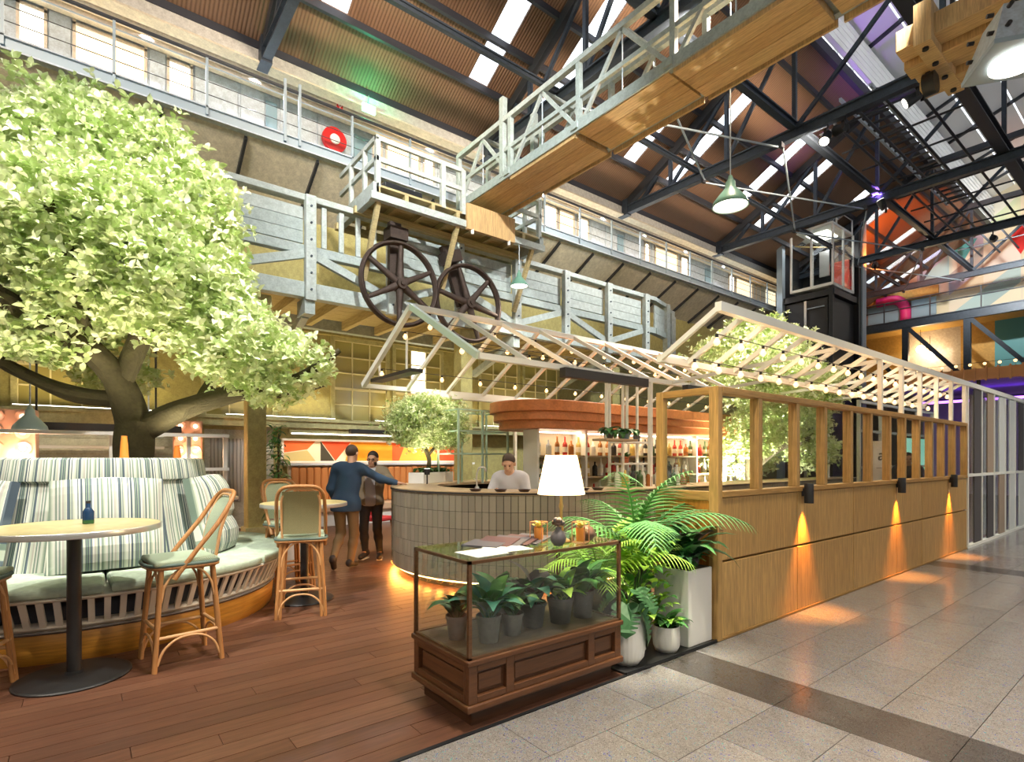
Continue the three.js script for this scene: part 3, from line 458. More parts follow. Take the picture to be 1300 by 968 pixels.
// ================================================================= FAR END OF THE HALL
{
  const cv = document.createElement('canvas'); cv.width = 1024; cv.height = 768; const g = cv.getContext('2d');
  g.fillStyle = '#d8d2c0'; g.fillRect(0, 0, 1024, 768);
  const cols = ['#c2b4d2', '#ddd8c0', '#bccdc0', '#a8c4c6', '#a89c94', '#cfc4a8', '#9f90b4', '#dcd5cc', '#c4cca6', '#b0aac0', '#9cb4b8', '#d2cdb0'];
  let s = 5; const q = () => (s = (s * 16807) % 2147483647) / 2147483647;
  for (let i = 0; i < 9; i++) for (let j = 0; j < 7; j++) { const x = i * 120 - 20, y = j * 115 - 10, f = q() > 0.5; g.fillStyle = cols[Math.floor(q() * 12)]; g.beginPath(); g.moveTo(x, y); g.lineTo(x + 120, f ? y : y + 115); g.lineTo(x + (f ? 0 : 120), y + 115); g.fill(); g.fillStyle = cols[Math.floor(q() * 12)]; g.beginPath(); g.moveTo(x + 120, y + 115); g.lineTo(x + 120, y); g.lineTo(x, y + 115); g.fill(); }
  g.fillStyle = '#c82424'; g.beginPath(); g.moveTo(465, 240); g.lineTo(500, 330); g.lineTo(460, 420); g.lineTo(425, 330); g.fill();
  g.fillStyle = '#52a8ae'; g.beginPath(); g.moveTo(215, 280); g.lineTo(320, 280); g.lineTo(268, 400); g.fill(); g.fillStyle = '#8f8272'; g.beginPath(); g.moveTo(560, 290); g.lineTo(680, 400); g.lineTo(470, 410); g.fill();
  const t = new THREE.CanvasTexture(cv); t.colorSpace = THREE.SRGBColorSpace;
  const e = struct('wall_end', 'gable end wall painted with pastel triangles');
  std('mural', [1, 1, 1], 0.7, 0, { map: t }); std('endPlain', [0.5, 0.46, 0.4], 0.7, 0, { map: mottle }); std('ochre', [0.55, 0.33, 0.08], 0.6, 0, { map: mottle }); std('teal', [0.07, 0.27, 0.31], 0.5); std('pink', [0.62, 0.02, 0.16], 0.5);
  const mg = quadGeo([XEND, 8.3, -11], [XEND, 8.3, 1], [XEND, 15.5, 1], [XEND, 15.5, -11]); mesh('mural_panel', [mg], M.mural, e, true);
  mesh('wall_body', [bx(XEND + 0.02, XEND + 0.4, -0.1, 16.2, ZW - 0.3, ZR + 0.3)], M.endPlain, e);
  mesh('white_bay', [bx(XEND - 0.05, XEND, 8.3, 12.4, -13.4, -11)], M.galleryPanel, e);
  const gl = struct('floor_end_gallery', 'steel-edged gallery bridge crossing the end of the hall');
  mesh('slab', [bx(32, XEND, 8.2, 8.33, ZW, ZR)], M.ochre, gl); mesh('edge_beam', [bx(31.9, 32, 8.02, 8.4, -12, 4), bx(31.84, 32.06, 8.38, 8.42, -12, 4), bx(31.84, 32.06, 8.0, 8.04, -12, 4)], M.trussSteel, gl);
  mesh('lower_beam', [bx(31.9, 32.05, 5.1, 5.3, -12, 4)], M.trussSteel, gl);
  for (let z = -11.6, k = 0; z < 2; z += 2.4, k++) { mesh('web_post', [bx(31.88, 32.08, 5.2, 8.05, z - 0.13, z + 0.13)], M.trussSteel, gl); mesh('web_brace', [k % 2 ? bar([31.95, 5.3, z + 2.3], [31.95, 8, z + 0.1], 0.12, 0.18) : bar([31.95, 8, z + 0.1], [31.95, 5.3, z + 2.3], 0.12, 0.18)], M.trussSteel, gl); }
  mesh('mid_floor', [bx(32, XEND, 4.9, 5.15, ZW, ZR)], M.endPlain, gl);
  for (const [a, b, m] of [[-13, -10, 'ochre'], [-10, -7.6, 'endPlain'], [-7.6, -6.3, 'ochre'], [-6.3, -3, 'teal'], [-3, 3, 'ochre']]) mesh('back_panel', [bx(34.5, 34.6, 5.15, 8.2, a, b)], M[m], gl);
  for (const [a, b, m] of [[-13, -8, 'endPlain'], [-8, -3, 'endPlain'], [-3, 4, 'endPlain']]) mesh('lower_panel', [bx(34.5, 34.6, 0, 4.9, a, b)], M[m], gl);
  const br = thing('end_balustrade', 'thin dark balustrade on the gallery bridge at the end of the hall', 'balustrade');
  for (let z = -12; z < 3; z += 1.9) mesh('post', [bx(31.9, 31.95, 8.4, 9.4, z - 0.025, z + 0.025)], M.railDark, br); for (const y of [9.4, 9.0]) mesh('rail', [cyl([31.92, y, -12], [31.92, y, 4], 0.03)], M.railDark, br);
  const d = thing('pink_door_arch', 'bright pink curved door surround on the end gallery', 'door arch', [35.6, 8.33, -11.2]);
  mesh('arch', [tube([[0, 0, 0.9], [0, 1.6, 0.9], [0, 2.05, 0.55], [0, 2.1, -0.4]], 0.26, 24, 8)], M.pink, d); mesh('door_leaf', [bx(0.1, 0.16, 0, 1.9, -0.9, 0.75)], M.galleryDoor, d); mesh('ochre_header', [bx(0.1, 0.2, 1.95, 2.5, -1.0, 2.4)], M.ochre, d); mesh('door_leaf', [bx(0.1, 0.16, 0, 1.9, 1.2, 2.3)], M.galleryDoor, d);
  for (const [x, y, z] of [[33.9, 7.2, -9.1], [33.9, 6.8, -8.7]]) { const l = thing('globe_lamp', 'glowing globe lamp under the end gallery', 'lamp', [x, y, z], 0, 'globe lamps at the hall end'); mesh('globe', [new THREE.SphereGeometry(0.2, 18, 12)], M.lampWhite, l); mesh('cord', [cyl([0, 0.2, 0], [0, 1.0, 0], 0.012)], M.black, l); const p = new THREE.PointLight(0xffd49a, 8, 12); p.position.set(x, y, z); p.castShadow = true; scene.add(p); }
  // canopy of the far bar with festoon and violet light
  const c = thing('far_bar_canopy', 'copper-edged canopy of the far bar with a violet ceiling', 'canopy'); std('copperEdge', [0.62, 0.30, 0.13], 0.4, 0.4); std('violetSoffit', [0.55, 0.45, 0.7], 0.6);
  mesh('roof_edge', [bx(24.9, 25.1, 4.35, 4.75, -8.2, 3)], M.copperEdge, c); mesh('soffit', [bx(25.1, 31, 4.4, 4.45, -8.2, 3)], M.violetSoffit, c); for (let z = -8; z < 1; z += 0.32) mesh('fin', [bx(24.84, 24.9, 4.3, 4.8, z, z + 0.05)], M.copperEdge, c);
  mesh('back_wall', [bx(30.9, 31, 0, 4.4, -8.2, 3)], M.violetSoffit, c); for (const z of [-8, -5, -2]) mesh('post', [bx(24.95, 25.05, 0, 4.4, z - 0.05, z + 0.05)], M.blackSteel, c);
  { const f = thing('festoon_lights', 'row of small warm bulbs along the copper canopy edge of the far bar', 'string lights'); mesh('cord', [cyl([24.8, 4.95, -8.1], [24.8, 4.95, 1.2], 0.008, 0.008, 5)], M.black, f); for (let z = -8; z < 1.2; z += 0.4) { mesh('bulb', [new THREE.SphereGeometry(0.05, 10, 8).translate(24.8, 4.89, z)], M.bulb, f); mesh('stake', [cyl([24.8, 4.75, z], [24.88, 4.75, z], 0.01, 0.01, 5), cyl([24.8, 4.75, z], [24.8, 4.96, z], 0.008, 0.008, 5)], M.black, f); } }
  const fl = thing('violet_light', 'violet light bar under the far bar canopy', 'light', [28, 3.9, -4.5]); glow('violet', [0.5, 0.16, 1.0], 6); mesh('light_tube', [cyl([0, 0, -3], [0, 0, 3], 0.05)], M.violet, fl); mesh('housing', [bx(-0.06, 0.06, 0.05, 0.12, -3.05, 3.05)], M.black, fl); mesh('hanger', [cyl([0, 0.12, -2], [0, 0.5, -2], 0.01), cyl([0, 0.12, 2], [0, 0.5, 2], 0.01)], M.black, fl); const a = new THREE.RectAreaLight(0x8040ff, 8, 0.3, 6); a.position.set(28, 3.95, -4.5); a.lookAt(28, 10, -4.5); scene.add(a);
}

// ================================================================= THE BAR
const BC = [5.09, -6.3], BR = 1.85, BH = 1.17, BX1 = 12.6;
{
  const b = thing('bar_counter', 'long round-ended bar counter clad in upright taupe tiles with a pale top', 'bar counter');
  std('grout', [0.035, 0.033, 0.03], 0.9); std('barTop', [0.66, 0.50, 0.33], 0.35, 0, { map: woodX });
  const tm = [0, 1, 2, 3].map((k) => std('tile' + k, [[0.235, 0.22, 0.17], [0.26, 0.24, 0.19], [0.215, 0.20, 0.16], [0.245, 0.225, 0.18]][k], 0.22));
  const shell = (r, y0, y1, w) => { const s = new THREE.Shape(); s.moveTo(BX1, BC[1] + r); s.lineTo(BC[0], BC[1] + r); s.absarc(BC[0], BC[1], r, PI / 2, 3 * PI / 2, false); s.lineTo(BX1, BC[1] - r); s.lineTo(BX1, BC[1] - r + w); s.lineTo(BC[0], BC[1] - r + w); s.absarc(BC[0], BC[1], r - w, 3 * PI / 2, PI / 2, true); s.lineTo(BX1, BC[1] + r - w); s.closePath(); return new THREE.ExtrudeGeometry(s, { depth: y1 - y0, bevelEnabled: false, curveSegments: 40 }).rotateX(PI / 2).translate(0, y1, 0); };
  mesh('core', [shell(BR - 0.012, 0.11, BH - 0.04, 0.3)], M.grout, b); mesh('plinth', [shell(BR - 0.14, 0, 0.11, 0.2)], M.black, b); mesh('top', [shell(BR + 0.015, BH - 0.04, BH, 0.66)], M.barTop, b); mesh('top_edge', [shell(BR + 0.02, BH - 0.036, BH - 0.012, 0.03)], M.grout, b);
  // tiles: five rows, stacked upright
  const tw = 0.0785, th = 0.2, rows = [0.118, 0.322, 0.526, 0.73, 0.934].map((y) => y), spots = [];
  const arc = PI * BR, L0 = BX1 - BC[0];
  for (let i = 0, s = -arc * 0.72; s < L0 - 0.04; s += tw + 0.006, i++) for (const y of rows) {
    let x, z, a; if (s < 0) { const q = PI / 2 - s / BR; x = BC[0] + Math.cos(q) * BR; z = BC[1] + Math.sin(q) * BR; a = PI / 2 - q; } else { x = BC[0] + s; z = BC[1] + BR; a = 0; }
    spots.push([x, y, z, a, s]);
  }
  const tg = uvm(flat(rbx(-tw / 2, tw / 2, 0, th, -0.012, 0.006, 0.003, 1))), rest = [];
  for (const [x, y, z, a, s] of spots) { const near = s > -3.55 && s < 0.85 && !(s > -0.6 && y < 0.3); if (near) put('tile', tg, tm[Math.floor(rnd() * 4)], b, x, y, z, a); else rest.push(tg.clone().rotateY(a).translate(x, y, z)); }
  tag(mesh('more_tiles', rest, tm[0], b), 'tiles further along the counter', null, null, 'stuff');
  // warm strip light in the toe recess
  glow('ledStrip', [1.0, 0.62, 0.28], 9);
  const pts = []; for (let k = 0; k <= 20; k++) { const q = PI / 2 + k / 20 * PI * 0.75; pts.push([BC[0] + Math.cos(q) * (BR - 0.05), 0.095, BC[1] + Math.sin(q) * (BR - 0.05)]); }
  mesh('led_strip_light', [tube(pts, 0.012, 60, 6), cyl([BC[0], 0.095, BC[1] + BR - 0.05], [BX1, 0.095, BC[1] + BR - 0.05], 0.012)], M.ledStrip, b);
  for (let k = 0; k < 22; k++) { const q = PI / 2 + (k + 0.5) / 22 * PI * 0.75; const p = new THREE.PointLight(0xffa040, 0.62, 2.5); p.shadow.radius = 2.5; p.position.set(BC[0] + Math.cos(q) * (BR - 0.025), 0.1, BC[1] + Math.sin(q) * (BR - 0.025)); scene.add(p); }
  for (const x of [5.5, 6.3, 7.1, 8]) { const p = new THREE.PointLight(0xffa040, 1.2, 2.5); p.position.set(x, 0.06, BC[1] + BR - 0.035); scene.add(p); }
}
{ // back bar with copper canopy
  const c = thing('bar_canopy', 'copper orange stepped canopy with rounded end over the bottle shelves', 'canopy'); std('copper', [0.66, 0.24, 0.085], 0.42, 0.15, { map: mottle });
  const st = (r, y0, y1, x0 = 5.45) => { const s = new THREE.Shape(); s.moveTo(11.5, -6.3 + r); s.lineTo(x0, -6.3 + r); s.absarc(x0, -6.3, r, PI / 2, 3 * PI / 2, false); s.lineTo(11.5, -6.3 - r); s.closePath(); return new THREE.ExtrudeGeometry(s, { depth: y1 - y0, bevelEnabled: true, bevelSize: 0.015, bevelThickness: 0.015, bevelSegments: 2, curveSegments: 24 }).rotateX(PI / 2).translate(0, y1, 0); };
  mesh('upper_band', [st(0.72, 2.24, 2.37)], M.copper, c); mesh('middle_band', [st(0.66, 2.12, 2.22)], M.copper, c); mesh('lower_band', [st(0.58, 2.0, 2.1)], M.copper, c);
  const s = thing('bottle_shelf', 'lit back-bar shelving with pale shelves behind the counter', 'shelf'); std('shelfWood', [0.62, 0.50, 0.34], 0.5, 0, { map: woodX }); std('backPanel', [0.62, 0.55, 0.38], 0.5);
  mesh('back_panel', [bx(5.3, 11.2, 0.9, 1.98, -6.34, -6.3)], M.backPanel, s); mesh('counter', [bx(5.1, 11.3, 0, 0.92, -6.6, -5.95)], M.shelfWood, s); for (const y of [1.25, 1.58]) mesh('shelf_board', [bx(5.2, 11.2, y, y + 0.025, -6.3, -6.02)], M.shelfWood, s);
  for (let x = 5.2; x < 11.3; x += 1.0) mesh('upright', [bx(x - 0.02, x + 0.02, 0.9, 2.0, -6.32, -6.0)], M.frameWhite, s);
  mesh('shelf_light', [bx(5.3, 11.1, 1.945, 1.965, -6.2, -6.1)], M.lampWhite, s);
  for (const x of [6.2, 7.6, 9, 10.4]) { const l = new THREE.RectAreaLight(0xffd9a0, 14, 1.3, 0.1); l.position.set(x, 1.94, -6.08); l.lookAt(x, 0.9, -5.95); scene.add(l); }
  // bottles
  const prof = [[0, 0], [0.036, 0], [0.038, 0.01], [0.038, 0.16], [0.03, 0.19], [0.014, 0.21], [0.013, 0.27], [0.016, 0.275], [0.016, 0.295], [0, 0.295]], bg = uvm(flat(lathe(prof, 12)));
  const prof2 = [[0, 0], [0.045, 0], [0.045, 0.13], [0.04, 0.16], [0.016, 0.18], [0.015, 0.23], [0, 0.23]], bg2 = uvm(flat(lathe(prof2, 12)));
  const lg = uvm(flat(lathe([[0.0385, 0.05], [0.0392, 0.05], [0.0392, 0.13], [0.0385, 0.13]], 12)));
  std('label', [0.78, 0.74, 0.62], 0.7); const bm = [[0.05, 0.1, 0.04], [0.35, 0.13, 0.03], [0.55, 0.40, 0.12], [0.7, 0.72, 0.68], [0.03, 0.03, 0.03], [0.5, 0.05, 0.04]].map((c, k) => std('bottle' + k, c, 0.12));
  for (const [y, n] of [[0.92, 34], [1.275, 30], [1.605, 30]]) for (let k = 0; k < n; k++) { const x = 5.34 + k * 0.165 + rr(-0.02, 0.02); const q = Math.floor(rnd() * 6), o = put('bottle', k % 3 === 1 ? bg2 : bg, bm[q], null, x, y, -6.14 + rr(-0.03, 0.05)); tag(o, y < 1 ? 'bottle standing on the back-bar worktop' : y < 1.5 ? 'bottle on the lower shelf of the lit back bar' : 'bottle on the upper shelf under the copper canopy', 'bottle', 'bar bottles'); if (k % 3 !== 1) put('label', lg, M.label, o); }
  // glasses and small bottles on the counter top
  const gg = uvm(flat(lathe([[0, 0], [0.035, 0], [0.035, 0.004], [0.005, 0.01], [0.005, 0.09], [0.03, 0.11], [0.042, 0.16], [0.036, 0.21], [0.034, 0.21], [0.04, 0.16], [0.028, 0.112], [0, 0.095]], 14)));
  for (let k = 0; k < 16; k++) tag(put('wine_glass', gg, M.pane, null, 5.7 + (k % 8) * 0.11, BH, -5.05 + Math.floor(k / 8) * 0.12 + rr(-0.02, 0.02)), 'stemmed wine glass standing in a cluster on the bar top', 'wine glass', 'glasses on the bar');
  for (let k = 0; k < 12; k++) { const o = put('bottle', k % 2 ? bg2 : bg, bm[[3, 2, 4, 0, 3, 1][k % 6]], null, 5.55 + k * 0.13, BH, -4.78 + rr(-0.03, 0.03)); tag(o, 'bottle standing among the glasses on the bar top', 'bottle', 'bottles on the bar top'); }
  // till screen
  const t = thing('till_screen', 'dark grey till screen standing on the bar behind the lamp', 'till', [4.42, BH, -4.75], -0.25); mesh('screen_back', [rbx(-0.15, 0.15, 0.06, 0.36, -0.02, 0.02, 0.01)], M.railSteel, t); mesh('stand', [bx(-0.04, 0.04, 0, 0.12, -0.07, -0.02), bx(-0.1, 0.1, 0, 0.015, -0.12, 0.06)], M.blackSteel, t);
  // green metal frame cage at the bar's left end
  const k = thing('wire_rack', 'pale green metal rack with glass shelves at the end of the bottle bar', 'rack', [4.95, BH, -7.35]); std('paleGreen', [0.42, 0.60, 0.50], 0.45);
  const rx0 = -0.45, rx1 = 0.5; for (const [x, z] of [[rx0, -0.3], [rx0, 0.3], [rx1, -0.3], [rx1, 0.3], [0, 0.3], [0, -0.3]]) mesh('upright', [bx(x - 0.014, x + 0.014, 0, 1.15, z - 0.014, z + 0.014)], M.paleGreen, k); for (const y of [0.45, 0.8, 1.13]) { mesh('shelf_frame', [bx(rx0, rx1, y, y + 0.022, 0.29, 0.31), bx(rx0, rx1, y, y + 0.022, -0.31, -0.29), bx(rx0 - 0.01, rx0 + 0.01, y, y + 0.022, -0.3, 0.3), bx(rx1 - 0.01, rx1 + 0.01, y, y + 0.022, -0.3, 0.3)], M.paleGreen, k); mesh('glass_shelf', [bx(rx0, rx1, y + 0.022, y + 0.03, -0.3, 0.3)], M.pane, k); }
}
// ================================================================= GREENHOUSE FRAME OVER THE BAR
const GZ = -6.29, GE = 1.51, GY = 2.65, GR = 3.5, GX0 = 3.3, GX1 = 12.0, NB = 12;
{
  const g = thing('greenhouse_frame', 'white gabled greenhouse roof frame hung with bulbs over the bar', 'greenhouse frame'), d = (GX1 - GX0) / NB;
  std('frameMint', [0.60, 0.76, 0.68], 0.45);
  mesh('ridge_beam', [bx(GX0, GX1, GR - 0.035, GR + 0.035, GZ - 0.03, GZ + 0.03)], M.frameWhite, g);
  for (const s of [-1, 1]) mesh('eave_beam', [bx(GX0, GX1, GY - 0.035, GY + 0.03, GZ + s * GE - 0.03, GZ + s * GE + 0.03)], M.frameWhite, g);
  for (let k = 0; k <= NB; k++) for (const s of [-1, 1]) mesh('rafter', [bar([GX0 + k * d, GY, GZ + s * GE], [GX0 + k * d, GR, GZ], k ? 0.045 : 0.06, k ? 0.05 : 0.075)], k === 0 && s > 0 ? M.frameMint : M.frameWhite, g);
  mesh('lower_rail', [bx(GX0 + 0.9, GX0 + 3.0, GY - 0.1, GY - 0.035, GZ - GE - 0.06, GZ - GE + 0.06)], M.frameWhite, g);
  for (const [x, s] of [[6.2, 1], [9.1, 1], [11.95, 1], [6.2, -1], [9.1, -1], [11.95, -1]]) mesh('post', [bx(x - 0.025, x + 0.025, BH, GY, GZ + s * GE - 0.025, GZ + s * GE + 0.025)], M.frameWhite, g);
  // black radiant heaters
  const h = thing('radiant_heater', 'black strip heater hung across the gable of the greenhouse frame', 'heater', [0, 0, 0]); mesh('housing', [bx(GX0 + 0.02, GX0 + 0.2, GY + 0.03, GY + 0.075, GZ - 1.3, GZ - 0.05)], M.black, h); mesh('hanger', [bx(GX0 + 0.1, GX0 + 0.12, GY + 0.07, GY + 0.35, GZ - 1.2, GZ - 1.17), bx(GX0 + 0.1, GX0 + 0.12, GY + 0.07, GY + 0.6, GZ - 0.35, GZ - 0.32)], M.frameWhite, h);
  const h2 = thing('radiant_heater', 'black strip heater along the front eave of the greenhouse frame', 'heater', [0, 0, 0]); mesh('housing', [bx(4.45, 6.0, GY - 0.13, GY - 0.02, GZ + GE + 0.035, GZ + GE + 0.13)], M.black, h2); mesh('bracket', [bx(4.6, 4.64, GY - 0.02, GY + 0.03, GZ + GE, GZ + GE + 0.12), bx(5.8, 5.84, GY - 0.02, GY + 0.03, GZ + GE, GZ + GE + 0.12)], M.frameWhite, h2);
  const h3 = thing('radiant_heater', 'black strip heater on the front eave nearest the timber screen', 'heater', [0, 0, 0]); mesh('housing', [bx(6.9, 8.2, GY - 0.13, GY - 0.02, GZ + GE + 0.035, GZ + GE + 0.13)], M.black, h3); mesh('bracket', [bx(7.1, 7.14, GY - 0.02, GY + 0.03, GZ + GE, GZ + GE + 0.12)], M.frameWhite, h3);
  // festoon strings
  const bulbG = uvm(flat(lathe([[0, -0.075], [0.018, -0.066], [0.03, -0.048], [0.03, -0.034], [0.014, -0.01], [0.014, 0]], 10))), cap = uvm(flat(cyl([0, 0, 0], [0, 0.035, 0], 0.015, 0.015, 8)));
  const festoon = (pts, lab, grp) => { const f = thing('festoon_lights', lab, 'string lights', [0, 0, 0], 0, grp); const cord = []; for (let i = 0; i < pts.length - 1; i++) { const a = pts[i], b = pts[i + 1]; cord.push(cyl([a[0], a[1] + 0.035, a[2]], [b[0], b[1] + 0.035, b[2]], 0.005, 0.005, 5)); } mesh('cord', cord, M.black, f); pts.forEach((p, i) => { const o = put('bulb', bulbG, M.bulb, f, ...p); put('bulb_cap', cap, M.black, o); if (i % 3 === 1) { const l = new THREE.PointLight(0xffc890, 0.4, 5); l.position.set(p[0], p[1] - 0.04, p[2]); scene.add(l); } }); };
  for (const s of [-1, 1]) for (const u of [0.3, 0.78]) { const pts = []; for (let k = 0; k < NB; k++) pts.push([GX0 + (k + (k ? 0.5 : 0.12)) * d, lerp(GY, GR, u) - 0.09, GZ + s * GE * (1 - u)]); festoon(pts, `${u > 0.5 ? 'upper' : 'lower'} string of warm bulbs on the ${s > 0 ? 'walkway' : 'gallery'} side of the bar's greenhouse roof`); }
  // lean-to strip above the timber screen
  const c = thing('canopy_frame', 'white sloping frame with a thick front beam above the timber screen', 'canopy frame'); const X0 = 4.25, X1 = 26;
  mesh('front_beam', [bx(X0, X1, 2.81, 2.89, ZE - 0.05, ZE + 0.01)], M.frameWhite, c); mesh('rear_beam', [bx(X0, 12, 2.46, 2.52, -3.2, -3.15)], M.frameWhite, c);
  for (let x = X0 + 0.02; x < 12; x += 0.42) mesh('rafter', [bar([x, 2.84, ZE - 0.03], [x, 2.49, -3.17], 0.035, 0.045)], M.frameWhite, c);
  for (const x of [6.67, 7.9, 9.4, 11.2]) mesh('tie', [bar([x, 2.79, ZE - 0.03], [x, 2.65, GZ + GE], 0.035, 0.045)], M.frameWhite, c);
  for (let x = 8.0; x < 12.1; x += 0.78) mesh('post', [bx(x - 0.025, x + 0.025, 2.17, 2.82, ZE - 0.05, ZE)], M.frameWhite, c);
  for (const [u, st2] of [[0.3, 0.42], [0.8, 0.42]]) { const pts = []; for (let x = X0 + 0.23 + u * 0.2; x < 12; x += 0.42) pts.push([x, lerp(2.84, 2.49, u) - 0.08, lerp(ZE - 0.03, -3.17, u)]); festoon(pts, `string of warm bulbs along the ${u < 0.5 ? 'front beam' : 'lower rear beam'} of the frame above the timber screen`); }
}
// ================================================================= TIMBER SCREEN
{
  const s = thing('timber_screen', 'honey timber screen with window openings above solid panels along the walkway', 'screen'); std('honey', [0.62, 0.39, 0.145], 0.45, 0, { map: woodY }); std('honeyRail', [0.57, 0.34, 0.115], 0.45, 0, { map: woodX }); std('honey2', [0.66, 0.425, 0.165], 0.45, 0, { map: woodY });
  const at = (px) => 2.55 / (545 - 0.618 * (px - 650)) * (428 + 0.786 * (px - 650)), X1 = 12.0, y1 = 2.17, ys = 1.27;
  const posts = [914, 966, 1014, 1049, 1082, 1107, 1131, 1150, 1168, 1184, 1199, 1213, 1226].map(at); posts[0] = 4.27; posts[12] = X1 - 0.02;
  for (const x of posts.slice(1)) mesh('post', [rbx(x - 0.035, x + 0.035, ys, y1 - 0.06, ZE - 0.09, ZE, 0.006, 1)], M.honey, s);
  mesh('top_rail', [rbx(4.291, X1, y1 - 0.06, y1, ZE - 0.1, ZE + 0.005, 0.006, 1)], M.honeyRail, s); mesh('sill_rail', [rbx(4.291, X1, ys - 0.05, ys, ZE - 0.1, ZE + 0.005, 0.006, 1)], M.honeyRail, s);
  for (let k = 0; k < 12; k++) mesh('pane', [bx(posts[k] + 0.035, posts[k + 1] - 0.035, ys, y1 - 0.06, ZE - 0.05, ZE - 0.044)], M.pane, s);
  // solid panels: two rows, joints at every second or third post
  const j = [4.287, posts[2], at(1085), at(1140), at(1172), at(1206), X1]; for (let k = 0; k < j.length - 1; k++) { for (const [a, b] of [[0.02, 0.66], [0.68, ys - 0.055]]) mesh('panel', [rbx(j[k] + 0.006, j[k + 1] - 0.006, a, b, ZE - 0.06, ZE - 0.012, 0.004, 1)], (k + (a > 0.5)) % 2 ? M.honey : M.honey2, s); }
  mesh('backing', [bx(4.291, X1, 0.021, ys - 0.051, ZE - 0.1, ZE - 0.061)], M.honeyRail, s); mesh('kick_rail', [bx(4.291, X1, 0, 0.02, ZE - 0.1, ZE - 0.005)], M.honeyRail, s);
  // return at the near end
  mesh('return_post', [rbx(4.22, 4.29, 0, y1, -3.19, -3.11, 0.006, 1)], M.honey, s); mesh('corner_post', [rbx(4.22, 4.29, 0, y1, ZE - 0.09, ZE, 0.006, 1)], M.honey, s); mesh('return_rail', [rbx(4.22, 4.29, y1 - 0.06, y1, -3.11, ZE - 0.09, 0.006, 1)], M.honeyRail, s); mesh('return_rail', [rbx(4.22, 4.29, 1.19, 1.27, -3.11, ZE - 0.09, 0.006, 1)], M.honeyRail, s); std('orangePanel', [0.62, 0.26, 0.04], 0.4, 0, { map: woodY }); mesh('return_panel', [bx(4.235, 4.27, 0, 1.19, -3.11, ZE - 0.09)], M.orangePanel, s); mesh('return_pane', [bx(4.25, 4.256, 1.27, y1 - 0.06, -3.11, ZE - 0.09)], M.pane, s);
  // wall lights
  for (const px of [1020, 1139, 1206]) { const x = at(px), w = thing('wall_light', 'black cylinder wall light washing the timber screen', 'wall light', [x, 1.2, ZE + 0.055], 0, 'screen wall lights'); mesh('body', [lathe([[0, 0.1], [0.045, 0.1], [0.045, -0.1], [0.038, -0.1], [0.038, 0.09], [0, 0.09]], 18)], M.black, w); mesh('bracket', [bx(-0.025, 0.025, -0.03, 0.05, -0.06, -0.03)], M.black, w); mesh('lamp_lens', [cyl([0, -0.085, 0], [0, -0.08, 0], 0.034, 0.034, 14)], M.lampWhite, w); const l = new THREE.SpotLight(0xff9a38, 26, 4, 0.5, 0.8, 2); l.position.set(x, 1.105, ZE + 0.06); l.target.position.set(x, 0, ZE + 0.02); l.castShadow = true; scene.add(l, l.target); }
}
